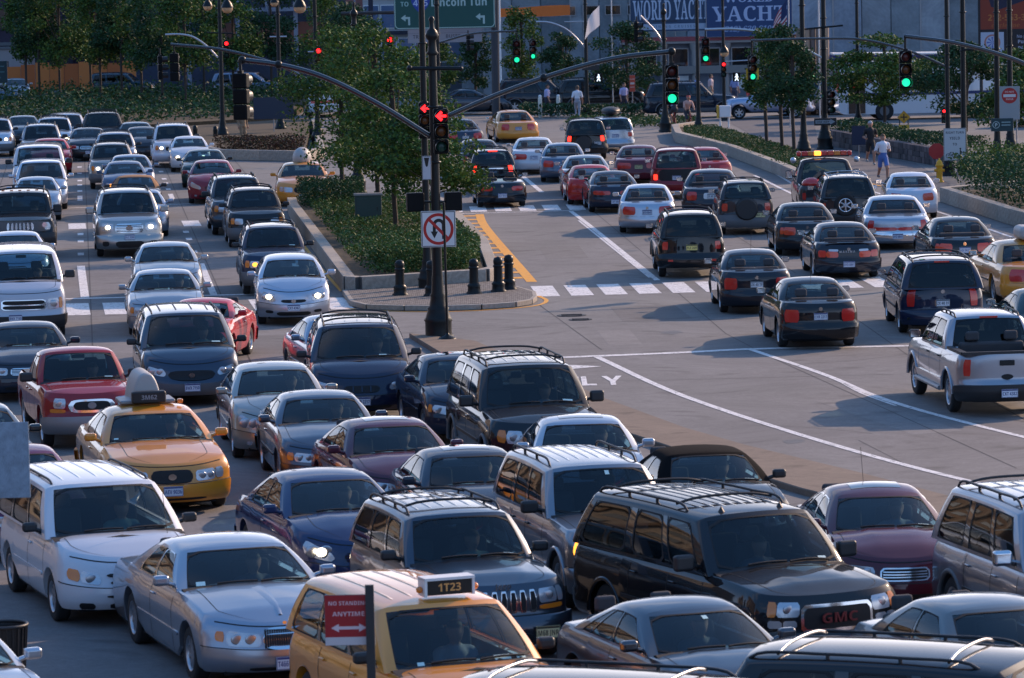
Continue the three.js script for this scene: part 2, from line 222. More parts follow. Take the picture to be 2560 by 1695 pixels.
    if (!s.solidRear) {
      const rear = new Surf(); rear.grid([0, 0.25, 0.5, 0.75, 1].map(v => [...Array(15).keys()].map(i => { const q = lerp(-bp, bp, i / 14), o = T(3 - Math.abs(q), lerp(gl, gt, v), -0.004); if (q < 0) o.x *= -1; return o; })));
      const rw_ = add('rear_window', rear.geo(), s.rearGlass ?? D);
      const rs = new Surf(), aa = [], bb = [], Tq = (q, r, o) => { const v = T(3 - Math.abs(q), r, o); if (q < 0) v.x *= -1; return v; };
      for (let i = 0; i <= 32; i++) { const t = i / 32 * 2 * Math.PI, co = Math.cos(t), si = Math.sin(t), m = Math.max(Math.abs(co), Math.abs(si)), n = Math.pow(Math.pow(Math.abs(co), 7) + Math.pow(Math.abs(si), 7), 1 / 7); aa.push(Tq(bp * co / m, (gl + gt) / 2 + (gt - gl) / 2 * si / m, 0.003)); bb.push(Tq((bp - 0.012) * co / n, (gl + gt) / 2 + ((gt - gl) / 2 - 0.03) * si / n, 0.002)); }
      rs.grid([aa, bb]); add('seal', rs.geo(), 'rubber', rw_);
    }
    for (const sg of [1, -1]) wins.forEach(([u, v], i) => { const w = add('side_window', pane(sg * (1 + u), sg * (1 + v)), i ? D : G); if (lod >= 0.5) add('seal', rim(sg * (1 + u), sg * (1 + v), sg * 0.009, 0.03, lod), s.chromeWin ? 'chrome' : 'rubber', w); });
  }
  if (s.open) {   // convertible with its top down: windscreen in a frame
    const ws = add('windshield', (() => { const sf = new Surf(); sf.grid([0, 0.5, 0.9].map(v => [...Array(11).keys()].map(i => T(lerp(-wp, wp, i / 10), v)))); return sf.geo(); })(), 'glass');
    add('frame', merge([tube([0, 0.3, 0.6, 0.9].map(v => T(-wp, v)), 0.025, 8), tube([0, 0.3, 0.6, 0.9].map(v => T(wp, v)), 0.025, 8), tube([-wp, -0.2, 0, 0.2, wp].map(q => T(q, 0.9)), 0.022, 12)]), 'trim', ws);
  }
  // ---- underside, cabin floor ----
  add('underbody', merge([box(s.W - 0.56, 0.3, s.L - 0.5, 0, s.y0 + 0.12, 0), box(s.W - 0.16, 0.06, zaf - zar - 2 * ra - 0.04, 0, s.y0 + 0.04, (zaf + zar) / 2), box(s.W * 0.62, 0.05, s.foh - ra - 0.2, 0, s.y0 + 0.05, zf - (s.foh - ra) / 2 - 0.12), box(s.W * 0.62, 0.05, Math.max(0.1, s.roh - ra - 0.2), 0, s.y0 + 0.05, zr + (s.roh - ra) / 2 + 0.12)]), 'under');
  // ---- wheels ----
  const tw = s.tw ?? 0.2, wheelGeo = (() => {
    const R = s.rw, r0 = R * (s.rimR ?? 0.64), t = lathe([[r0, -tw / 2 + 0.01], [R * 0.9, -tw / 2], [R * 0.985, -tw / 2 + 0.025], [R, -tw / 4], [R, tw / 4], [R * 0.985, tw / 2 - 0.025], [R * 0.9, tw / 2], [r0, tw / 2 - 0.01]], lod >= 1 ? 24 : 14).rotateZ(-P);
    const l = [lathe([[r0 * 1.01, tw / 2 - 0.005], [r0 * 0.93, tw / 2 - 0.012], [r0 * 0.88, tw / 2 - 0.05], [r0 * 0.88, -tw / 2 + 0.02]], lod >= 1 ? 28 : 18).rotateZ(-P), lathe([[0, tw / 2 - 0.03], [r0 * 0.22, tw / 2 - 0.035], [r0 * 0.26, tw / 2 - 0.07]], 14).rotateZ(-P)];
    const n = s.spokes ?? 6; for (let i = 0; i < n; i++) { const a = i / n * 2 * Math.PI, g = box(0.03, r0 * 0.8, r0 * (s.spokeW ?? 0.3), tw / 2 - 0.045, r0 * 0.52, 0); g.rotateX(a); l.push(g); }
    return [t, merge(l), lathe([[r0 * 0.9, -tw / 2 + 0.03], [0, -tw / 2 + 0.03]], 16).rotateZ(-P)];
  })();
  for (const [z, sg] of [[zaf, 1], [zaf, -1], [zar, 1], [zar, -1]]) parts.push({ name: 'wheel', wheel: wheelGeo, pos: [sg * (s.W / 2 * planW(z) - tw / 2 - 0.035), s.rw, z], turn: sg < 0 ? Math.PI : 0, rimMat: s.rimMat ?? 'alloy' });
  // ---- seams and handles ----
  if (lod >= 1) {
    const seam = (p) => { const sf = new Surf(), w = 0.0055 / (zf - zr) * 2; const q0 = Math.abs(p); sf.grid([...Array(9).keys()].map(i => { const h = 0.07 + 0.92 * i / 8; return [S(p - Math.sign(p) * w * 0.8, h, 0.0025), S(p + Math.sign(p) * w * 0.8, h, 0.0025)]; })); return sf.geo(); };
    const doors = s.doors ?? wins.slice(0, 2), zOf = u => lerp(zc - s.bowW - cg, zd + 0.08 + cg, u);
    const sm = [], hd = [];
    for (const sg of [1, -1]) { const zz = [zOf(doors[0][0]) + 0.1, ...doors.map(d => zOf(d[1]) - 0.02)].filter(z => z > zar + ra + 0.03 && z < zaf - ra * 0.6); zz.forEach((z, i) => { sm.push(seam(sg * pz(z))); if (i > 0) hd.push([sg, z + 0.14]); }); }
    for (const g of sm) add('door_seam', g, 'dark');
    for (const [sg, z] of hd) { const q = S(sg * pz(z), 0.8, 0.015); add('door_handle', box(0.03, 0.03, 0.15, q.x, q.y, q.z, 0.012, 1), s.handleMat ?? 'paint'); }
    const mm = s.hoodSeam ?? 0.86; for (const sg of [1, -1]) { const hl = new Surf(); const line = hood.filter(o => o.z < zf + nose(1) - 0.02 && o.x > 0.3 && o.z > zc - 0.05); const f = (o, m) => { const q = V3(sg * o.x * m, topY(o.x * m, o.z, o.x) + 0.0025, o.z); return q; }; if (line.length > 1) { hl.grid(line.map(o => [f(o, mm - 0.005), f(o, mm + 0.005)])); add('hood_seam', hl.geo(), 'dark'); } }
    
  }
  // ---- mirrors ----
  const mq = T(1.0 + (wins[0] ? wins[0][0] : 0.05) + 0.02, 0.1), mw = s.mirror ?? [0.2, 0.13];
  for (const sg of [1, -1]) {
    const g = new RoundedBoxGeometry(mw[0], mw[1], 0.12, lod >= 1 ? 2 : 1, 0.045); g.translate(sg * (mq.x + 0.05 + mw[0] / 2), mq.y + 0.09, mq.z + 0.02);
    const n = add('side_mirror', merge([g, bar(V3(sg * (mq.x - 0.03), mq.y + 0.02, mq.z), V3(sg * (mq.x + 0.12), mq.y + 0.07, mq.z + 0.01), 0.028, 6)]), s.mirrorMat ?? 'paint');
    add('mirror_glass', box(mw[0] * 0.84, mw[1] * 0.78, 0.004, sg * (mq.x + 0.05 + mw[0] / 2), mq.y + 0.09, mq.z - 0.043), 'chrome', n);
  }
  // ---- wipers ----
  if (lod >= 1 && !s.open) for (const k of [0, 1]) { const q0 = -0.28 + k * 0.36, pts = [0, 0.33, 0.66, 1].map(t => T(lerp(q0, q0 + 0.33, t), gl + 0.02 + 0.06 * t * (1.2 - t), 0.02)); add('wiper', tube(pts, 0.013, 8, 4), 'rubber'); }
  // ---- interior ----
  const sy = (s.seatY ?? 0.3) + (s.H - 1.45) * 0.55, zs = zh - 0.62, inner = s.inner ?? 'cloth';
  if (s.seats !== 0) {
    const seat = (x, z, w) => { const back = new RoundedBoxGeometry(w, 0.62, 0.14, 1, 0.05); back.translate(0, 0.31, 0).rotateX(-0.2).translate(x, sy + 0.18, z - 0.22); const l = [box(w, 0.16, 0.5, x, sy + 0.1, z, 0.06, 1), back]; return l; };
    const head = (x, z) => new RoundedBoxGeometry(0.26, 0.18, 0.1, 1, 0.045).translate(x, sy + 0.9, z - 0.37);
    const dx = s.W * 0.2;
    for (const sg of [1, -1]) { const n = add('seat', merge(seat(sg * dx, zs, 0.5)), inner); add('headrest', head(sg * dx, zs), inner, n); }
    if (zs - 1.1 > Math.min(zrh, zd) - 0.4 && s.rows !== 1) { const n = add('rear_seat', merge(seat(0, zs - 0.92, s.W * 0.68)), inner); for (const sg of [1, -1]) add('headrest', head(sg * dx, zs - 0.92), inner, n); }
    const db = new Surf(), dzc = zc - s.bowW * 0.5; db.grid([[-1, 0.02, 0.18], [-0.9, 0.03, 0.02], [0, 0.05, -0.05], [0.3, -0.02, -0.3], [0.3, -0.3, -0.34]].map(([a, b, c]) => [-1, -0.6, 0, 0.6, 1].map(m => V3(m * (wb - 0.06), ys(zc) + s.crown * (1 - m * m) * 0.7 - 0.02 + b, dzc + c + (1 - m * m) * s.bowW * (a < 0 ? 0.9 : 0)))), null, true);
    add('dashboard', db.geo(), 'dash');
    const sw = new THREE.TorusGeometry(0.18, 0.016, 6, 20); sw.rotateX(-0.5).translate(dx, sy + 0.5, dzc - 0.42); add('steering_wheel', merge([sw, bar(V3(dx, sy + 0.42, dzc - 0.2), V3(dx, sy + 0.5, dzc - 0.42), 0.03, 6), box(0.34, 0.03, 0.02, dx, sy + 0.5, dzc - 0.42)]), 'dash');
    if (!s.open) { add('cabin_floor', box(s.W - 0.3, 0.04, zc - zd - 0.1, 0, s.y0 + 0.16, (zc + zd) / 2), 'under'); const mr = T(0, 0.86); add('rear_view_mirror', box(0.24, 0.07, 0.03, 0, mr.y - 0.03, mr.z - 0.12, 0.012, 1), 'trim'); }
  }
  const api = { s, S, T, onS, onT, add, parts, zf, zr, zc, zd, zh, zrh, zaf, zar, ra, pz, ys, topY, roofY, wt, wb, lod, sy, zs, driver: V3(s.W * 0.2, sy + 0.12, zs - 0.02) };
  dress(api); if (s.extra) s.extra(api);
  return api;
}
// lamps, grille, bumpers, plates and roof racks
function dress(c) {
  const { s, S, T, onS: on0, onT, add, zf, zr } = c;
  const low = h1 => s.bumperF && (Array.isArray(h1) ? h1[0] : h1) <= s.bumperF[1] + 0.01 ? s.bumperF[3] ?? 0.05 : 0;
  const onS = (q0, q1, h0, h1, o = {}) => on0(q0, q1, h0, h1, Math.abs(q0) < 0.9 && !o.bumper ? { ...o, off: (o.off ?? 0.006) + low(h1) } : o);
  const both = (name, q0, q1, h0, h1, m, o, parent) => [1, -1].map((sg, i) => add(name, onS(sg * q0, sg * q1, h0, h1, o), Array.isArray(m) ? m[i] : m, parent ? parent[i] : undefined));
  if (s.clad) { const [h1, m, off] = s.clad; for (const sg of [1, -1]) { add('lower_trim', onS(sg * c.pz(c.zaf - c.ra - 0.02), sg * c.pz(c.zar + c.ra + 0.02), 0.02, h1, { off: off ?? 0.012, flat: 1, nu: 8 }), m); } }
  if (s.mould) { const [h0, h1, m] = s.mould; for (const sg of [1, -1]) add('side_moulding', onS(sg * c.pz(c.zaf - c.ra - 0.04), sg * c.pz(c.zar + c.ra + 0.04), h0, h1, { off: 0.014, flat: 1, nu: 8, nv: 1 }), m); }
  if (s.flares) for (const sg of [1, -1]) for (const za of [c.zaf, c.zar]) { const pts = []; for (let i = 0; i <= 12; i++) { const a = Math.PI * i / 12, z = za + c.ra * Math.cos(a), y = s.rw + c.ra * Math.sin(a); pts.push(V3(sg * (s.W / 2 * 0.985), y, z)); } add('wheel_arch_flare', tube(pts, 0.035, 20, 6), s.flares); }
  if (s.bumperF) { const [h0, h1, m, off, pm] = s.bumperF; const n = add('front_bumper', onS(-(pm ?? 0.85), pm ?? 0.85, h0, h1, { off: off ?? 0.05, nu: 28, nv: 5, k: 24, bumper: 1 }), m); c.bf = n; }
  if (s.bumperR) { const [h0, h1, m, off, pm] = s.bumperR, sf = []; c.br = add('rear_bumper', rearPatch(c, -(pm ?? 0.85), pm ?? 0.85, h0, h1, { off: off ?? 0.05, nu: 24, nv: 5, k: 16 }), m); }
  for (const [q, h0, h1, m, o] of s.grille ?? []) { const g = add('grille', onS(-q, q, h0, h1, { off: 0.012, nu: 16, k: 6, ...(o ?? {}) }), m); if (o && o.bars) { const l = []; for (let i = 1; i < o.bars; i++) { const t = i / o.bars; l.push(o.vertical ? onS(lerp(-q, q, t) - 0.008, lerp(-q, q, t) + 0.008, lerp(h0, h1, 0.08), lerp(h0, h1, 0.92), { off: 0.022, nu: 1, nv: 3, flat: 1 }) : onS(-q * 0.95, q * 0.95, lerp(h0, h1, t) - 0.012, lerp(h0, h1, t) + 0.012, { off: 0.022, nu: 14, nv: 1, flat: 1 })); } for (const x of l) add('bar', x, o.barMat ?? 'chrome', g); } }
  for (const [q0, q1, h0, h1, m, o] of s.headlights ?? []) both('headlight', q0, q1, h0, h1, m, { off: 0.01, k: 5, ...(o ?? {}) });
  for (const [q0, q1, h0, h1, m, o] of s.indicators ?? []) both('indicator_lamp', q0, q1, h0, h1, m, { off: 0.012, k: 6, nu: 6, ...(o ?? {}) });
  for (const [q0, q1, h0, h1, m, o] of s.fog ?? []) both('fog_lamp', q0, q1, h0, h1, m, { off: 0.01, k: 4, nu: 8, ...(o ?? {}) });
  for (const [q, h0, h1, o] of s.intakes ?? []) add('air_intake', onS(-q, q, h0, h1, { off: 0.006, k: 8, ...(o ?? {}) }), 'dark');
  for (const [q0, q1, h0, h1, m, o] of s.tails ?? []) for (const sg of [1, -1]) add('tail_light', onS(sg * (3 - q1), sg * (3 - q0), Array.isArray(h0) ? [h0[1], h0[0]] : h0, Array.isArray(h1) ? [h1[1], h1[0]] : h1, { off: 0.012, k: 7, ...(o ?? {}) }), m);
  for (const [q0, q1, r0, r1, m] of s.tailsHigh ?? []) for (const sg of [1, -1]) add('tail_light', onT(sg * (3 - q1), sg * (3 - q0), r0, r1, { off: 0.012, k: 7 }), m);
  for (const [q, h0, h1, m, off] of s.rearPanels ?? []) add('rear_panel', rearPatch(c, -q, q, h0, h1, { off: off ?? 0.006, nu: 16, k: 12 }), m);
  if (s.plateF !== undefined) { const p = S(0, s.plateF, 0.03 + Math.max(low(s.plateF), s.plateOff ?? 0)); const n = add('number_plate', box(0.305, 0.155, 0.012, p.x + (s.plateX ?? 0), p.y, p.z), s.plateMat ?? 'plate'); }
  if (s.plateR !== undefined) { const p = S(3, s.plateR), q = S(3, s.plateR + 0.05); add('number_plate', box(0.305, 0.155, 0.012, s.plateRX ?? 0, p.y, p.z - 0.02 - (s.plateROff ?? 0)), s.plateMatR ?? s.plateMat ?? 'plate'); }
  if (s.badge) { const [h, m, w] = s.badge; const p = S(0, h, 0.03); add('badge', new THREE.CylinderGeometry(w ?? 0.05, w ?? 0.05, 0.015, 12).scale(1.3, 1, 1).rotateX(P).translate(0, p.y, p.z), m); }
  if (s.badgeR) { const p = S(3, s.badgeR, 0.01); add('badge', new THREE.CylinderGeometry(0.045, 0.045, 0.015, 12).rotateX(P).translate(0, p.y, p.z - 0.004), 'chrome'); }
  if (s.trunkSeam) { for (const h of s.trunkSeam) add('boot_seam', rearPatch(c, -0.5, 0.5, h, h + 0.008, { off: 0.003, nu: 16, nv: 1, flat: 1 }), 'dark'); }
  if (s.rack) {
    const rk = { z0: c.zh - 0.35, z1: c.zrh + 0.15, x: c.wt * 0.86, bars: 2, h: 0.075, m: 'trim', ...s.rack }, { z0, z1, x, bars, m } = rk, h = rk.h * 0.8;
    for (const sg of [1, -1]) { const P0 = z => V3(sg * x, c.roofY(x, z) + h, z); const pts = [V3(sg * x, c.roofY(x, z0) - 0.01, z0 + 0.05), P0(z0 - 0.06), P0((z0 * 2 + z1) / 3), P0((z0 + 2 * z1) / 3), P0(z1 + 0.06), V3(sg * x, c.roofY(x, z1) - 0.01, z1 - 0.05)]; add('roof_rail', merge([tube(pts, 0.017, 24, 6), ...[0.33, 0.66].map(t => { const z = lerp(z0, z1, t); return bar(V3(sg * x, c.roofY(x, z) - 0.01, z), P0(z), 0.02, 6); })]), m); }
    for (let i = 0; i < bars; i++) { const z = lerp(z0 - 0.25, z1 + 0.25, bars === 1 ? 0.5 : i / (bars - 1)), y = c.roofY(0, z) + h * 0.75 + 0.01; add('roof_bar', merge([tube([V3(-x, c.roofY(x, z) + h * 0.8, z), V3(-x * 0.6, y, z), V3(x * 0.6, y, z), V3(x, c.roofY(x, z) + h * 0.8, z)], 0.018, 12, 5)]), m); }
  }
  if (s.ribs) { const [n, z0, z1] = [s.ribs, c.zh - 0.45, c.zrh + 0.25]; for (let i = 0; i < n; i++) { const x = lerp(-c.wt * 0.62, c.wt * 0.62, i / (n - 1)); const sf = new Surf(), w = 0.012; sf.grid([...Array(13).keys()].map(k => { const z = lerp(z0, z1, k / 12), e = k === 0 || k === 12 ? 0 : 0.007; return [V3(x - w * 1.7, c.roofY(x, z) - 0.003, z), V3(x - w, c.roofY(x, z) + e, z), V3(x + w, c.roofY(x, z) + e, z), V3(x + w * 1.7, c.roofY(x, z) - 0.003, z)]; }), null, true); add('roof_rib', sf.geo(), s.ribMat ?? 'paint'); } }
  if (s.sunroof) { const sf = new Surf(), z0 = c.zh - 0.28, z1 = z0 - 0.42, x = c.wt * 0.55; const o = 0.004; sf.grid([0, 0.25, 0.5, 0.75, 1].map(t => [-1, -0.5, 0, 0.5, 1].map(m => V3(m * x, c.roofY(m * x, lerp(z0, z1, t)) + o, lerp(z0, z1, t)))), null, true); add('sunroof', sf.geo(), 'darkGloss'); }
  if (s.spare) { const g = new THREE.CylinderGeometry(0.33, 0.33, 0.2, 28).rotateX(P); const p = S(3, s.spare.h ?? 0.55), n = add('spare_wheel', merge([new THREE.TorusGeometry(0.27, 0.085, 10, 28).translate(s.spare.x ?? 0, p.y + 0.02, p.z - 0.13), new THREE.CylinderGeometry(0.26, 0.26, 0.14, 24).rotateX(P).translate(s.spare.x ?? 0, p.y + 0.02, p.z - 0.1)]), 'tyre'); if (s.spare.rim) { const l = [new THREE.TorusGeometry(0.2, 0.02, 8, 24), new THREE.CylinderGeometry(0.06, 0.06, 0.03, 12).rotateX(P)]; for (let i = 0; i < 6; i++) l.push(box(0.05, 0.16, 0.02, 0, 0.12, 0, 0.008, 1).rotateZ(i * Math.PI / 3)); add('rim', merge(l).translate(s.spare.x ?? 0, p.y + 0.02, p.z - 0.19), 'chrome', n); } else add('cover', new THREE.CylinderGeometry(0.3, 0.33, 0.03, 28).rotateX(-P).translate(s.spare.x ?? 0, p.y + 0.02, p.z - 0.215), 'trim', n); }
  if (s.stopLamp) { const p = T(3, 0.96, 0.012); add('stop_lamp', box(0.34, 0.035, 0.03, 0, p.y, p.z), s.stopLamp); }
  if (s.antenna) { const [x, z] = s.antenna, y = s.antennaOnHood ? c.topY(x, z, s.W / 2) : c.roofY(x, z); add('antenna', bar(V3(x, y - 0.02, z), V3(x, y + 0.5, z - 0.22), 0.004, 4), 'trim'); }
  if (s.spoiler) { const p = S(2.9, 1); add('spoiler', box(s.W * 0.7, 0.03, 0.14, 0, p.y + 0.09, p.z + 0.12, 0.014, 1), 'paint'); }
  if (c.lod >= 1 && (s.base === 'sedan' || s.base === 'van')) add('hood_gap', on0(-0.62, 0.62, 0.945, 0.957, { off: 0.0035, nu: 20, nv: 1, flat: 1 }), 'dark');
  if (c.lod >= 1 && s.bumperF && s.bumperF[2] === 'paint') add('bumper_gap', on0(-0.9, 0.9, s.bumperF[1] + 0.004, s.bumperF[1] + 0.018, { off: 0.004, nu: 24, nv: 1, flat: 1 }), 'dark');
  if (s.stickers && c.lod >= 1) { for (const [q, r, w, h] of s.stickers) { const sf = new Surf(); const d = w; sf.grid([[T(q, r, 0.003), T(q + d, r, 0.003)], [T(q, r + h, 0.003), T(q + d, r + h, 0.003)]]); add('window_sticker', sf.geo(), 'sticker'); } }
}
function rearPatch(c, q0, q1, h0, h1, o) {    // patch that crosses the rear centre line
  const { S } = c, fn = (q, h, f) => { const v = S(3 - Math.abs(q), h, f); if (q < 0) v.x *= -1; return v; };
  const nu = o.nu ?? 10, nv = o.nv ?? 4, k = o.k ?? 7, off = o.off ?? 0.006;
  const us = [...Array(nu + 1).keys()].map(i => (-1 + 2 * i / nu) * 0.9995);
  const pt = (u, v, f) => { const e = o.flat ? 1 : Math.pow(Math.max(0, 1 - Math.pow(Math.abs(u), k)), 1 / k); return fn(lerp(q0, q1, (u + 1) / 2), lerp(h0, h1, (v * e + 1) / 2), f); };
  const rowsP = []; for (let j = 0; j <= nv; j++) rowsP.push(us.map(u => pt(u, -1 + 2 * j / nv, off)));
  const a = new Surf().grid(rowsP, null, true), b = new Surf(); b.grid([us.map(u => pt(u, -1, -0.012)), rowsP[0]], null, true); b.grid([rowsP[nv], us.map(u => pt(u, 1, -0.012))], null, true);
  return mergeGeometries([a.geo(), b.geo()]);
}
M.darkGloss = phys([0.01, 0.011, 0.013], { roughness: 0.05, clearcoat: 1, clearcoatRoughness: 0.02 });
M.sticker = std([0.55, 0.75, 0.72], 0.5);

// ---------- the kinds of vehicle ----------
function textMat(draw, w = 256, h = 128, o = {}) { const c = document.createElement('canvas'); c.width = w; c.height = h; draw(c.getContext('2d'), w, h); const t = new THREE.CanvasTexture(c); t.colorSpace = THREE.SRGBColorSpace; t.anisotropy = 4; return new THREE.MeshStandardMaterial({ map: t, roughness: 0.5, ...o }); }
const plateMat = (txt, bg, fg) => textMat((g, w, h) => { g.fillStyle = bg; g.fillRect(0, 0, w, h); g.strokeStyle = fg; g.lineWidth = 6; g.strokeRect(5, 5, w - 10, h - 10); g.fillStyle = fg; g.fillRect(10, 10, w - 20, 16); g.font = 'bold 74px sans-serif'; g.textAlign = 'center'; g.fillText(txt, w / 2, 96, w - 30); });
[M.plateT, M.plateJ, M.plate] = [['T466143C', '#cfd6e2', '#2a3a7a'], ['PLE 26H', '#dfcf78', '#2b2a22'], ['CKT 4382', '#d6dbe4', '#1d2f6b']].map(a => plateMat(...a));
const PLATES = [M.plate, ...[['BWX 7150', '#d6dbe4', '#1d2f6b'], ['AEV 9036', '#c9d0da', '#24407c'], ['CHR 2217', '#d2d6da', '#1d2f6b'], ['M68 JNR', '#d9cf9a', '#3a3426'], ['DLC 5569', '#cdd6e2', '#203a74'], ['ZX 40 TF', '#d8dade', '#2c3c44'], ['BYD 8841', '#c4cad4', '#1d2f6b']].map(a => plateMat(...a))];
const nose90 = [[0, -0.12], [0.12, -0.02], [0.3, 0.01], [0.45, 0.01], [0.5, -0.05], [0.85, -0.09], [1, -0.2]];
const boxNose = [[0, -0.08], [0.1, -0.01], [0.36, 0], [0.4, -0.07], [0.85, -0.1], [1, -0.17]];
const stick = [[0.3, 0.12, 0.09, 0.05]];
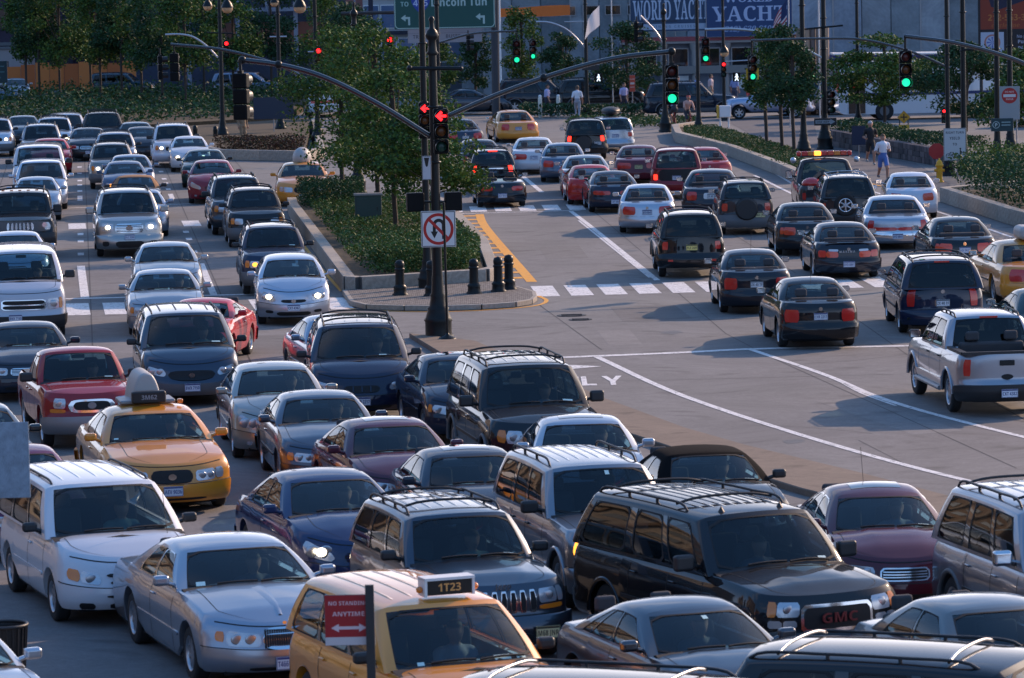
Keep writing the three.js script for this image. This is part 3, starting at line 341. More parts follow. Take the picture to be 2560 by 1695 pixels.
const MODELS = {
  towncar: { base: 'sedan', L: 5.47, W: 1.98, H: 1.48, foh: 1.02, roh: 1.45, rw: 0.335, hoodY: 0.74, cowlY: 0.99, deckY: 1.0, tailY: 0.93, zc: 1.55, zh: 2.3, zrh: 3.65, zd: 4.4, nf: 2.5, bowF: 0.16, wins: [[0.02, 0.44], [0.47, 0.8]], bulge: 0.012, hoodSeam: 0.8, spokes: 10, spokeW: 0.2, stickers: [[-0.42, 0.1, 0.06, 0.1], [0.32, 0.1, 0.09, 0.06]], chromeWin: 1,
    headlights: [[0.2, 0.47, 0.56, [0.82, 0.85], 'lamp', { k: 8 }]], indicators: [[0.49, 0.58, [0.62, 0.64], [0.82, 0.81], 'amber']], grille: [[0.185, 0.5, 0.93, 'chrome', { k: 4, off: 0.02, bars: 20, vertical: 1, barMat: 'dark' }]], intakes: [[0.3, 0.08, 0.14]], plateF: 0.24, plateMat: 'plateT', mould: [0.38, 0.43, 'paint'], badge: [0.97, 'chrome', 0.02],
    extra: c => { const sf = new Surf(); sf.grid([...Array(9).keys()].map(i => { const z = lerp(c.zf - 0.3, c.zc + 0.25, i / 8), y = c.topY(0, z, 0.9); return [V3(-0.035 - 0.01 * i, y - 0.004, z), V3(0, y + 0.016, z), V3(0.035 + 0.01 * i, y - 0.004, z)]; }), null, true); c.add('hood_ridge', sf.geo(), 'paint'); } },
  crownvic: { base: 'sedan', L: 5.38, W: 1.98, H: 1.48, foh: 1.03, roh: 1.43, rw: 0.335, hoodY: 0.77, cowlY: 0.97, deckY: 0.99, tailY: 0.93, zc: 1.52, zh: 2.25, zrh: 3.6, zd: 4.35, nf: 2.6, bowF: 0.15, wins: [[0.02, 0.44], [0.47, 0.82]], hoodSeam: 0.72, rimMat: 'steel', stickers: [[0.24, 0.1, 0.16, 0.06], [-0.44, 0.16, 0.04, 0.05]],
    headlights: [[0.25, 0.47, 0.56, 0.83, 'lamp', { k: 9 }]], indicators: [[0.475, 0.6, 0.57, 0.82, 'lamp']], grille: [[0.215, 0.53, 0.87, 'dark', { k: 5, off: 0.02 }]], intakes: [[0.36, 0.1, 0.15]], plateF: 0.34, mould: [0.4, 0.45, 'trim'], tails: [[0.28, 0.54, 0.55, 0.93, 'red']], bumperR: [0.12, 0.46, 'paint', 0.05], plateR: 0.66, badge: [0.7, 'chrome', 0.05], trunkSeam: [0.5] },
  sedan: { base: 'sedan', headlights: [[0.26, 0.58, [0.6, 0.66], 0.86, 'lamp', { k: 5 }]], grille: [[0.2, 0.62, 0.84, 'dark', { bars: 3, barMat: 'paint' }]], intakes: [[0.34, 0.12, 0.26]], plateF: 0.4, tails: [[0.26, 0.56, 0.56, 0.9, 'red']], bumperR: [0.1, 0.44, 'paint', 0.035], plateR: 0.68, stickers: stick, trunkSeam: [0.48], badgeR: 0.86, mould: [0.42, 0.47, 'paint'] },
  sedanS: { base: 'sedan', L: 4.3, zc: 1.1, zh: 1.8, zrh: 2.95, zd: 3.65, foh: 0.82, roh: 0.95, sunroof: 1, headlights: [[0.26, 0.58, [0.6, 0.66], 0.86, 'lamp', { k: 5 }]], grille: [[0.2, 0.62, 0.84, 'dark', { bars: 3, barMat: 'paint' }]], intakes: [[0.34, 0.12, 0.26]], plateF: 0.4, stickers: stick, mould: [0.42, 0.47, 'paint'], indicators: [[0.59, 0.68, 0.64, 0.84, 'amber']] },
  passat: { base: 'sedan', L: 4.68, W: 1.75, H: 1.47, zc: 1.15, zh: 1.95, zrh: 3.2, zd: 4.05, roofArch: 0.085, roofCrown: 0.06, wins: [[0.02, 0.45], [0.48, 0.8], [0.825, 0.92]], nf: 2.6, chromeWin: 1, sunroof: 1, antenna: [0, -0.9], headlights: [[0.29, 0.56, [0.6, 0.62], [0.86, 0.84], 'lamp', { k: 6 }]], grille: [[0.24, 0.56, 0.86, 'chrome', { k: 8, off: 0.012 }], [0.225, 0.59, 0.83, 'dark', { k: 8, off: 0.02, bars: 4 }]], intakes: [[0.3, 0.1, 0.26]], mould: [0.4, 0.46, 'trim'], stickers: stick, bulge: 0.02 },
  compact: { base: 'sedan', L: 4.45, W: 1.72, H: 1.43, zc: 1.12, zh: 1.85, zrh: 2.95, zd: 3.75, foh: 0.84, roh: 0.98, nf: 2.5, roofArch: 0.075, wins: [[0.02, 0.45], [0.48, 0.78], [0.81, 0.92]], headlights: [[0.28, 0.6, [0.62, 0.66], 0.86, 'lamp', { k: 4 }]], grille: [[0.2, 0.68, 0.8, 'dark', { k: 5 }]], intakes: [[0.36, 0.14, 0.3]], stickers: [[0.02, 0.78, 0.06, 0.08]], rimMat: 'steel', mould: [0.4, 0.46, 'trim'], tails: [[0.26, 0.56, 0.56, 0.88, 'red']] },
  nineties: { base: 'sedan', L: 4.9, W: 1.85, H: 1.41, hoodY: 0.74, cowlY: 0.95, nf: 3.6, cf: 0.36, bowF: 0.05, zc: 1.36, zh: 2.02, zrh: 3.15, zd: 3.95, chromeWin: 1, headlights: [[0.3, 0.52, 0.62, 0.86, 'lamp', { k: 10 }]], indicators: [[0.525, 0.62, 0.62, 0.85, 'amber', { k: 8 }]], grille: [[0.26, 0.62, 0.86, 'chrome', { k: 10, bars: 5, barMat: 'dark' }]], intakes: [[0.34, 0.12, 0.24]], plateF: 0.38, stickers: [[0.34, 0.12, 0.06, 0.05]], mould: [0.44, 0.5, 'trim'], tails: [[0.2, 0.56, 0.58, 0.88, 'red']], plateR: 0.68, bumperR: [0.1, 0.46, 'paint', 0.035] },
  camry: { base: 'sedan', L: 4.81, W: 1.8, H: 1.5, hoodY: 0.72, cowlY: 1.0, zc: 1.15, zh: 1.98, zrh: 3.25, zd: 4.0, nf: 2.3, cf: 0.55, bowF: 0.14, hoodSeam: 0.7, bulge: 0.018, headlights: [[0.3, 0.66, [0.56, 0.66], [0.78, 0.93], 'lamp', { k: 3.5 }]], grille: [[0.2, 0.6, 0.82, 'dark', { bars: 4, barMat: 'paint', k: 4 }]], intakes: [[0.36, 0.1, 0.28]], fog: [[0.42, 0.5, 0.16, 0.26, 'lamp']], tails: [[0.24, 0.58, 0.56, 0.92, 'red']], plateF: 0.42, plateR: 0.68, bumperR: [0.1, 0.44, 'paint', 0.03], stickers: stick, mould: [0.4, 0.45, 'paint'] },
  bmw: { base: 'sedan', L: 4.72, W: 1.8, H: 1.44, cowlY: 0.98, zc: 1.42, zh: 2.1, zrh: 3.3, zd: 3.95, nf: 2.6, headlights: [[0.24, 0.5, 0.6, 0.84, 'lamp', { k: 6 }]], indicators: [[0.51, 0.62, 0.62, 0.82, 'amber']], grille: [[0.1, 0.6, 0.86, 'chrome', { k: 4 }], [0.075, 0.63, 0.83, 'dark', { k: 4, off: 0.02 }]], intakes: [[0.36, 0.12, 0.26]], fog: [[0.4, 0.48, 0.14, 0.26, 'lamp']], plateF: 0.42, tails: [[0.24, 0.5, 0.58, 0.88, 'red'], [0.5, 0.6, 0.6, 0.86, 'orangeTail']], bumperR: [0.1, 0.46, 'paint', 0.035], plateR: 0.66, stickers: stick, trunkSeam: [0.5], badgeR: 0.88, bulge: 0.012, mould: [0.42, 0.46, 'trim'] },
  jetta: { base: 'sedan', L: 4.38, W: 1.735, H: 1.45, roh: 0.95, zc: 1.1, zh: 1.8, zrh: 3.0, zd: 3.62, deckY: 1.03, tailY: 0.99, tails: [[0.34, 0.6, 0.5, 0.84, 'red', { k: 8 }]], bumperR: [0.08, 0.42, 'paint', 0.04], plateR: 0.66, badgeR: 0.86, trunkSeam: [0.44], antenna: [0, -0.55], headlights: [[0.26, 0.56, 0.58, 0.86, 'lamp']], plateF: 0.36, spokes: 5, tail: [[0, 0.1], [0.12, 0.02], [0.36, 0], [0.46, 0.05], [0.85, 0.06], [1, 0.12]] },
  altima: { base: 'sedan', L: 4.66, W: 1.78, H: 1.42, tails: [[0.2, 0.42, 0.56, 0.78, 'orangeTail'], [0.42, 0.6, 0.56, 0.8, 'red'], [0.2, 0.38, 0.785, 0.86, 'lamp']], plateR: 0.32, plateROff: 0.02, bumperR: [0.1, 0.48, 'paint', 0.035], badgeR: 0.86, spoiler: 1, headlights: [[0.26, 0.56, 0.58, 0.86, 'lamp']], trunkSeam: [0.52] },
  coupe: { base: 'sedan', L: 4.45, W: 1.74, H: 1.34, deckY: 0.93, tailY: 0.86, zrh: 2.95, zd: 3.85, wins: [[0.02, 0.5], [0.54, 0.84]], tails: [[0.12, 0.56, 0.62, 0.82, 'red']], bumperR: [0.1, 0.5, 'paint', 0.035], plateR: 0.3, plateROff: 0.03, headlights: [[0.28, 0.58, 0.6, 0.84, 'lamp']], plateF: 0.3, trunkSeam: [0.54] },
  marquis: { base: 'sedan', chromeWin: 1, L: 5.38, W: 1.98, H: 1.46, foh: 1.03, roh: 1.43, rw: 0.335, hoodY: 0.77, zc: 1.52, zh: 2.25, zrh: 3.55, zd: 4.2, rearGlass: 'tinted', tails: [[0.0, 0.56, 0.52, 0.66, 'red'], [0.44, 0.58, 0.52, 0.92, 'red']], bumperR: [0.12, 0.46, 'chrome', 0.05], plateR: 0.3, plateROff: 0.05, headlights: [[0.26, 0.56, 0.58, 0.84, 'lamp']], tail: [[0, 0.1], [0.12, 0.02], [0.35, 0], [0.5, 0.03], [0.9, 0.05], [1, 0.1]] },
  police: { base: 'sedan', L: 5.38, W: 1.98, H: 1.48, foh: 1.03, roh: 1.43, rw: 0.335, zc: 1.52, zh: 2.25, zrh: 3.55, zd: 4.3, tails: [[0.32, 0.56, 0.52, 0.9, 'red']], bumperR: [0.12, 0.46, 'paint', 0.05], plateR: 0.72, rearPanels: [[0.18, 0.58, 0.86, 'white']], headlights: [[0.25, 0.5, 0.58, 0.83, 'lamp']], plateF: 0.34 },
  soft: { base: 'sedan', L: 4.75, W: 1.8, H: 1.4, softTop: 'canvas', wins: [[0.02, 0.5], [0.54, 0.84]], zh: 2.0, zrh: 3.1, zd: 3.8, headlights: [[0.26, 0.58, 0.6, 0.86, 'lamp']], grille: [[0.2, 0.62, 0.84, 'dark']], plateF: 0.4, roofArch: 0.02, mirrorMat: 'trim', wpil: 0.455, stickers: stick },
  open: { base: 'sedan', L: 4.05, W: 1.74, H: 1.28, open: 1, foh: 0.75, roh: 0.85, zc: 1.55, zh: 1.98, zrh: 2.4, zd: 2.8, deckY: 0.9, tailY: 0.84, cowlY: 0.93, rows: 1, wins: [], doors: [[0.05, 0.9]], tails: [[0.24, 0.56, 0.6, 0.84, 'red', { k: 4 }]], plateR: 0.36, plateROff: 0.02, bumperR: [0.08, 0.46, 'paint', 0.03], badgeR: 0.86, extra: c => { for (const sg of [1, -1]) c.add('roll_hoop', new THREE.TorusGeometry(0.16, 0.025, 6, 14, Math.PI).translate(sg * 0.36, 0.98, c.zd + 0.22), 'trim'); } },
  caravan: { base: 'van', L: 4.73, W: 1.95, H: 1.74, mirrorMat: 'trim', ribs: 5, privacy: 'tinted', rack: { bars: 0, h: 0.03 }, headlights: [[0.3, 0.47, [0.55, 0.57], [0.74, 0.78], 'lamp', { k: 6 }]], indicators: [[0.475, 0.62, [0.57, 0.6], [0.78, 0.78], 'amber']], grille: [[0.25, 0.7, 0.78, 'dark', { k: 4 }], [0.22, 0.56, 0.64, 'dark', { k: 4 }]], intakes: [[0.26, 0.3, 0.36], [0.24, 0.06, 0.18]], fog: [[0.36, 0.5, 0.06, 0.18, 'dark']], mould: [0.4, 0.45, 'paint'], flank: [[0, 0.92], [0.12, 0.975], [0.45, 1], [0.7, 0.985], [0.9, 0.94], [1, 0.89]], antennaOnHood: 1, antenna: [0.62, 1.55] },
  townvan: { base: 'van', L: 4.75, W: 1.95, H: 1.75, mirrorMat: 'trim', ribs: 4, ribMat: 'trim', rack: { bars: 0, h: 0.03 }, privacy: 'tinted', headlights: [[0.33, 0.6, [0.6, 0.64], [0.78, 0.82], 'lamp', { k: 5 }]], grille: [[0.3, 0.52, 0.8, 'dark', { k: 3, off: 0.014 }]], badge: [0.66, 'chrome', 0.045], plateF: 0.3, plateX: 0, bumperF: [0.02, 0.42, 'grey', 0.02], stickers: stick, mould: [0.36, 0.42, 'trim'] },
  plymouth: { base: 'van', L: 4.73, W: 1.95, H: 1.74, mirrorMat: 'trim', ribs: 5, rack: { bars: 2, h: 0.06 }, privacy: 'tinted', headlights: [[0.34, 0.6, [0.6, 0.63], [0.77, 0.8], 'lamp', { k: 5 }]], grille: [[0.22, 0.58, 0.78, 'dark', { k: 4, bars: 4, vertical: 1, barMat: 'paint' }]], intakes: [[0.36, 0.1, 0.2]], plateF: 0.34, plateX: 0, stickers: [[0.24, 0.1, 0.08, 0.06]], mould: [0.4, 0.46, 'trim'] },
  quest: { base: 'van', L: 4.85, W: 1.9, H: 1.71, mirrorMat: 'trim', rack: { bars: 2, h: 0.05 }, privacy: 'tinted', rearGlass: 'tinted', tails: [[0.42, 0.56, 0.5, 1.0, 'red', { k: 8 }]], tailsHigh: [], bumperR: [0.06, 0.4, 'paint', 0.05], plateR: 0.6, badgeR: 0.9, stopLamp: 'red', headlights: [[0.3, 0.6, 0.6, 0.8, 'lamp']], mould: [0.36, 0.42, 'trim'], trunkSeam: [0.42] },
  taxivan: { base: 'van', L: 4.94, W: 1.87, H: 1.71, ribs: 5, mirrorMat: 'trim', privacy: 'glass', headlights: [[0.3, 0.62, 0.6, 0.82, 'lamp']], grille: [[0.22, 0.64, 0.78, 'dark']], stickers: [[0.2, 0.06, 0.12, 0.08], [0.36, 0.05, 0.06, 0.06], [-0.36, 0.06, 0.04, 0.06]], plateF: 0.36 },
  silvervan: { base: 'van', L: 4.8, W: 1.9, H: 1.72, headlights: [[0.3, 0.6, 0.6, 0.82, 'lamp']], grille: [[0.24, 0.6, 0.76, 'dark']], intakes: [[0.34, 0.1, 0.22]], plateF: 0.36, privacy: 'tinted' },
  ramvan: { base: 'van', L: 5.2, W: 2.0, H: 2.03, foh: 0.8, rw: 0.36, y0: 0.32, hoodY: 1.02, cowlY: 1.3, deckY: 1.28, tailY: 1.28, zc: 0.75, zh: 1.35, zrh: 4.9, zd: 5.1, nf: 4, cf: 0.3, bowF: 0.04, bowW: 0.1, wt: 0.74, wb: 0.86, mirrorMat: 'trim', mirror: [0.24, 0.18], wpil: 0.48, ribs: 4, nose: boxNose, crown: 0.05, wins: [[0.03, 0.2], [0.26, 0.55], [0.6, 0.93]], headlights: [[0.34, 0.5, 0.5, 0.8, 'lamp', { k: 10 }]], indicators: [[0.505, 0.58, 0.5, 0.8, 'amber', { k: 10 }]], grille: [[0.32, 0.5, 0.8, 'chrome', { k: 12 }], [0.3, 0.66, 0.78, 'dark', { k: 8, off: 0.02 }], [0.3, 0.52, 0.63, 'dark', { k: 8, off: 0.02 }]], bumperF: [0.0, 0.34, 'trim', 0.06], plateF: 0.3, plateOff: 0.06, plateX: -0.2 },
  matrix: { base: 'sedan', L: 4.35, W: 1.775, H: 1.55, foh: 0.87, roh: 0.88, cowlY: 1.04, hoodY: 0.78, deckY: 1.08, tailY: 1.08, zc: 0.95, zh: 1.85, zrh: 3.75, zd: 4.22, wins: [[0.05, 0.4], [0.43, 0.72], [0.76, 0.94]], nf: 2.4, bowF: 0.14, headlights: [[0.32, 0.62, [0.58, 0.62], [0.76, 0.9], 'lamp', { k: 3.5 }]], grille: [[0.22, 0.58, 0.7, 'dark', { k: 4 }]], badge: [0.64, 'chrome', 0.045], intakes: [[0.3, 0.1, 0.24]], fog: [[0.36, 0.52, 0.18, 0.28, 'dark', { k: 3 }]], plateF: 0.4, stickers: stick, clad: [0.12, 'paint', 0.02] },
  yukon: { base: 'suv', L: 5.57, W: 2.0, H: 1.92, foh: 0.95, roh: 1.3, rw: 0.385, y0: 0.3, hoodY: 1.08, cowlY: 1.22, deckY: 1.2, tailY: 1.2, zc: 1.4, zh: 2.0, zrh: 5.1, zd: 5.42, cf: 0.36, nf: 3.4, bowF: 0.06, bulge: 0.02, hoodSeam: 0.8, mirrorMat: 'trim', mirror: [0.26, 0.2], privacy: 'tinted', ribs: 8, rack: { bars: 2, h: 0.07, z0: 0.15 }, wins: [[0.03, 0.25], [0.29, 0.54], [0.6, 0.96]], nose: boxNose,
    headlights: [[0.31, 0.48, 0.72, 0.92, 'lamp', { k: 10 }]], indicators: [[0.485, 0.57, 0.72, 0.92, 'amber', { k: 10 }], [0.33, 0.43, 0.56, 0.67, 'lamp', { k: 8 }], [0.44, 0.56, 0.56, 0.67, 'lamp', { k: 8 }]], grille: [[0.3, 0.48, 0.88, 'chrome', { k: 14, off: 0.02, nu: 22 }], [0.275, 0.53, 0.84, 'dark', { k: 12, off: 0.035, nu: 22 }]], bumperF: [0.02, 0.4, 'paint', 0.06], plateF: 0.24, plateOff: 0.06, clad: [0.2, 'grey', 0.02], flares: 'paint', stickers: [[0.34, 0.1, 0.06, 0.07]], mould: [0.42, 0.47, 'trim'] },
  bigsuv: { base: 'suv', L: 5.2, W: 2.0, H: 1.9, foh: 0.92, roh: 1.15, rw: 0.385, hoodY: 1.04, cowlY: 1.18, deckY: 1.16, tailY: 1.16, zc: 1.4, zh: 2.02, zrh: 4.75, zd: 5.07, bowF: 0.09, nf: 2.8, bulge: 0.015, mirrorMat: 'trim', mirror: [0.24, 0.19], privacy: 'tinted', ribs: 6, rack: { bars: 2, h: 0.08 }, headlights: [[0.3, 0.47, 0.6, 0.86, 'lamp', { k: 6 }]], indicators: [[0.475, 0.6, [0.6, 0.64], 0.86, 'amber', { k: 6 }]], grille: [[0.27, 0.58, 0.86, 'dark', { k: 5, off: 0.02 }]], bumperF: [0.0, 0.38, 'paint', 0.06], intakes: [[0.3, 0.06, 0.2, { off: 0.07 }]], clad: [0.26, 'grey', 0.02], flares: 'grey', stickers: stick, mould: [0.42, 0.48, 'trim'], wins: [[0.03, 0.28], [0.32, 0.58], [0.64, 0.95]] },
  escalade: { base: 'suv', L: 5.05, W: 2.0, H: 1.92, foh: 0.92, roh: 1.15, rw: 0.39, hoodY: 1.06, cowlY: 1.2, deckY: 1.18, tailY: 1.18, zc: 1.35, zh: 1.95, zrh: 4.6, zd: 4.92, bowF: 0.07, mirror: [0.26, 0.2], privacy: 'tinted', rack: { bars: 2, h: 0.06 }, headlights: [[0.3, 0.54, 0.62, 0.9, 'lamp', { k: 8 }]], grille: [[0.26, 0.56, 0.9, 'chrome', { k: 8, off: 0.02, bars: 6, barMat: 'dark' }]], badge: [0.74, 'chrome', 0.08], bumperF: [0.0, 0.46, 'paint', 0.05], intakes: [[0.26, 0.08, 0.26, { off: 0.06 }]], fog: [[0.38, 0.5, 0.1, 0.26, 'dark', { off: 0.06 }]], plateF: 0.36, plateOff: 0.05, clad: [0.28, 'paint', 0.03], nose: boxNose },
  cherokee: { base: 'suv', L: 4.5, W: 1.8, H: 1.72, rw: 0.365, foh: 0.82, roh: 0.98, hoodY: 0.98, cowlY: 1.1, zc: 1.38, zh: 1.9, zrh: 4.15, zd: 4.4, nf: 3.4, bowF: 0.07, mirrorMat: 'trim', privacy: 'tinted', ribs: 6, rack: { bars: 2, h: 0.07 }, bulge: 0.02, hoodSeam: 0.78, headlights: [[0.32, 0.49, 0.66, 0.9, 'lamp', { k: 12 }]], indicators: [[0.5, 0.58, 0.66, 0.9, 'lamp', { k: 8 }], [0.32, 0.56, 0.55, 0.63, 'amber', { k: 10 }]], bumperF: [0.0, 0.46, 'paint', 0.06], intakes: [[0.22, 0.08, 0.2, { off: 0.07 }]], clad: [0.34, 'grey', 0.02], nose: boxNose, stickers: [[0.3, 0.1, 0.08, 0.05]], wins: [[0.03, 0.3], [0.34, 0.62], [0.67, 0.96]],
    tails: [[0.46, 0.58, 0.5, 0.98, 'red']], plateF: 0.2, plateOff: 0.06, plateX: 0.5,
    extra: c => { for (let i = 0; i < 7; i++) { const q = lerp(-0.265, 0.265, i / 6), n = c.add('grille_slot', c.onS(q - 0.029, q + 0.029, 0.52, 0.9, { off: 0.012, k: 6, nu: 6 }), 'chrome'); c.add('opening', c.onS(q - 0.021, q + 0.021, 0.56, 0.87, { off: 0.02, k: 6, nu: 6 }), 'dark', n); } } },
  explorer: { base: 'suv', L: 4.81, W: 1.83, H: 1.8, rw: 0.37, hoodY: 1.0, cowlY: 1.13, zc: 1.35, zh: 1.92, zrh: 4.4, zd: 4.68, nf: 2.9, bowF: 0.09, mirrorMat: 'trim', mirror: [0.24, 0.17], privacy: 'tinted', ribs: 7, rack: { bars: 0, h: 0.08 }, headlights: [[0.3, 0.48, 0.62, 0.86, 'lamp', { k: 6 }]], indicators: [[0.485, 0.62, 0.62, 0.87, 'amber', { k: 6 }]], grille: [[0.26, 0.58, 0.86, 'dark', { k: 5 }]], bumperF: [0.0, 0.42, 'paint', 0.05], clad: [0.3, 'paint', 0.03], flares: 'paint', handleMat: 'trim', stickers: [[0.05, 0.8, 0.05, 0.08]], tails: [[0.44, 0.58, 0.5, 0.98, 'red']], bumperR: [0, 0.36, 'grey', 0.06], plateR: 0.6 },
  escape: { base: 'suv', L: 4.4, W: 1.78, H: 1.72, mirrorMat: 'trim', privacy: 'tinted', rack: { bars: 2, h: 0.06 }, headlights: [[0.3, 0.48, 0.6, 0.84, 'lamp', { k: 6 }]], indicators: [[0.485, 0.6, 0.6, 0.84, 'amber', { k: 6 }]], grille: [[0.26, 0.6, 0.84, 'dark', { k: 5 }]], bumperF: [0, 0.44, 'grey', 0.05], plateF: 0.3, plateOff: 0.05, clad: [0.3, 'grey', 0.03], flares: 'grey', tails: [[0.44, 0.58, 0.54, 0.98, 'red']], bumperR: [0, 0.38, 'grey', 0.06], plateR: 0.62, stickers: stick },
  pathfinder: { base: 'suv', L: 4.6, W: 1.8, H: 1.75, rw: 0.37, y0: 0.34, mirrorMat: 'trim', privacy: 'tinted', rearGlass: 'tinted', rack: { bars: 2, h: 0.07 }, tails: [[0.44, 0.57, 0.56, 0.84, 'red', { k: 8 }]], bumperR: [0, 0.36, 'paint', 0.08], plateR: 0.64, plateMat: 'plateJ', flares: 'paint', headlights: [[0.3, 0.6, 0.6, 0.84, 'lamp']], extra: c => { for (const sg of [1, -1]) { const p = c.S(sg * 2.62, 0.2, 0.085); c.add('reflector', box(0.16, 0.05, 0.02, p.x, p.y, p.z), 'red'); } } },
  rav4: { base: 'suv', L: 4.0, W: 1.7, H: 1.65, rw: 0.345, y0: 0.28, foh: 0.75, roh: 0.8, zc: 1.1, zh: 1.65, zrh: 3.65, zd: 3.88, wins: [[0.03, 0.4], [0.44, 0.72], [0.77, 0.95]], tails: [[0.42, 0.58, 0.56, 0.84, 'red', { k: 8 }]], bumperR: [0, 0.42, 'grey', 0.08], spare: { h: 0.62, x: 0 }, plateR: 0.42, plateRX: -0.42, plateROff: 0.09, rack: { bars: 1, h: 0.07 }, flares: 'grey', clad: [0.4, 'grey', 0.02] },
  blazer: { base: 'suv', L: 4.5, W: 1.8, H: 1.75, rw: 0.37, y0: 0.34, privacy: 'tinted', rearGlass: 'tinted', mirrorMat: 'trim', tails: [[0.48, 0.58, 0.4, 0.75, 'red', { k: 8 }]], spare: { h: 0.66, x: 0.1, rim: 1 }, bumperR: [0, 0.34, 'trim', 0.09], ribs: 5, rack: { bars: 2, h: 0.05, m: 'alloy' }, plateR: 0.2, plateRX: -0.35, plateROff: 0.1 },
  jeepspare: { base: 'suv', L: 4.3, W: 1.8, H: 1.75, rw: 0.37, y0: 0.34, privacy: 'tinted', rearGlass: 'tinted', mirrorMat: 'trim', tails: [[0.44, 0.57, 0.6, 0.9, 'brakeOn', { k: 8 }]], spare: { h: 0.5, x: 0.1 }, bumperR: [0, 0.34, 'trim', 0.09], plateR: 0.5, plateRX: -0.5 },
  smallsuv: { base: 'suv', L: 4.2, W: 1.72, H: 1.66, tails: [[0.44, 0.58, 0.5, 0.98, 'brakeOn', { k: 8 }]], plateR: 0.7, bumperR: [0, 0.4, 'paint', 0.06], rack: { bars: 1, h: 0.06 }, rearPanels: [[0.3, 0.78, 0.83, 'chrome', 0.015]], stopLamp: 'brakeOn' },
  redsuv: { base: 'suv', L: 4.6, W: 1.85, H: 1.8, wins: [[0.03, 0.4], [0.46, 0.94]], tails: [[0.46, 0.58, 0.46, 0.72, 'red', { k: 8 }]], bumperR: [0, 0.36, 'paint', 0.07], rearPanels: [[0.42, 0.4, 0.96, 'dark']], plateR: 0.56, y0: 0.36, rw: 0.37 },
  wagon: { base: 'suv', L: 4.6, W: 1.74, H: 1.55, y0: 0.24, hoodY: 0.78, cowlY: 1.0, deckY: 0.98, tailY: 0.98, rw: 0.32, tails: [[0.4, 0.58, 0.6, 0.86, 'red']], plateR: 0.66, bumperR: [0, 0.42, 'paint', 0.04], headlights: [[0.3, 0.6, 0.6, 0.84, 'lamp']], extra: c => { const g = new THREE.SphereGeometry(1, 20, 12); g.scale(0.42, 0.2, 0.85).translate(-0.05, c.s.H + 0.2, -0.3); c.add('roof_box', g, 'trim'); } },
  subwagon: { base: 'suv', L: 4.6, W: 1.74, H: 1.52, y0: 0.24, hoodY: 0.8, cowlY: 1.0, deckY: 1.0, tailY: 1.0, rw: 0.32, headlights: [[0.3, 0.6, 0.6, 0.84, 'lamp']], grille: [[0.24, 0.62, 0.82, 'dark']], plateF: 0.36, rack: { bars: 2, h: 0.05 } },
  hummer: { base: 'suv', L: 4.82, W: 2.06, H: 2.0, foh: 0.8, roh: 0.9, rw: 0.44, y0: 0.45, hoodY: 1.2, cowlY: 1.32, deckY: 1.3, tailY: 1.3, zc: 1.55, zh: 1.8, zrh: 4.55, zd: 4.7, nf: 6, cf: 0.25, bowF: 0.02, bowW: 0.03, wt: 0.72, wb: 0.8, mirrorMat: 'trim', mirror: [0.26, 0.24], privacy: 'tinted', rack: { bars: 2, h: 0.08 }, nose: [[0, -0.1], [0.3, 0], [0.45, 0], [0.48, -0.12], [1, -0.14]], headlights: [[0.4, 0.5, 0.62, 0.9, 'lamp', { k: 4 }]], bumperF: [0.1, 0.45, 'trim', 0.08], flares: 'trim', glassLow: 0.1, glassTop: 0.86,
    extra: c => { c.add('grille', c.onS(-0.48, 0.48, 0.56, 0.94, { off: 0.008, k: 20, nu: 16 }), 'grey'); for (let i = 0; i < 7; i++) { const q = lerp(-0.22, 0.22, i / 6); c.add('grille_slot', c.onS(q - 0.02, q + 0.02, 0.62, 0.9, { off: 0.02, nu: 3, k: 8 }), i % 2 ? 'chrome' : 'chrome'); } for (let i = 0; i < 5; i++) { const x = lerp(-0.5, 0.5, i / 4); c.add('roof_marker', box(0.1, 0.035, 0.08, x, c.s.H + 0.005, c.zh - 0.12, 0.015, 1), 'amber'); } for (const sg of [1, -1]) c.add('roof_lamp', new THREE.CylinderGeometry(0.08, 0.08, 0.08, 14).rotateX(P).translate(sg * 0.72, 1.08, c.zf + 0.02), 'lamp'); } },
  pickup: { base: 'suv', L: 4.85, W: 1.75, H: 1.66, rw: 0.355, y0: 0.34, foh: 0.82, roh: 1.15, hoodY: 0.98, cowlY: 1.08, deckY: 1.06, tailY: 1.06, zc: 1.3, zh: 1.85, zrh: 2.75, zd: 3.0, bed: 1, rows: 1, mirrorMat: 'trim', mirror: [0.24, 0.17], wins: [[0.05, 0.6], [0.66, 0.94]], nf: 3, bowF: 0.1, headlights: [[0.34, 0.5, 0.62, 0.88, 'lamp', { k: 8 }]], indicators: [[0.34, 0.56, 0.5, 0.6, 'amber', { k: 10 }]], grille: [[0.3, 0.5, 0.86, 'chrome', { k: 4, off: 0.02 }], [0.24, 0.57, 0.81, 'dark', { k: 4, off: 0.03, bars: 3 }]], badge: [0.7, 'steel', 0.06], bumperF: [0, 0.36, 'steel', 0.07], plateF: 0.2, plateOff: 0.07, plateX: 0.2, stickers: stick, nose: boxNose },
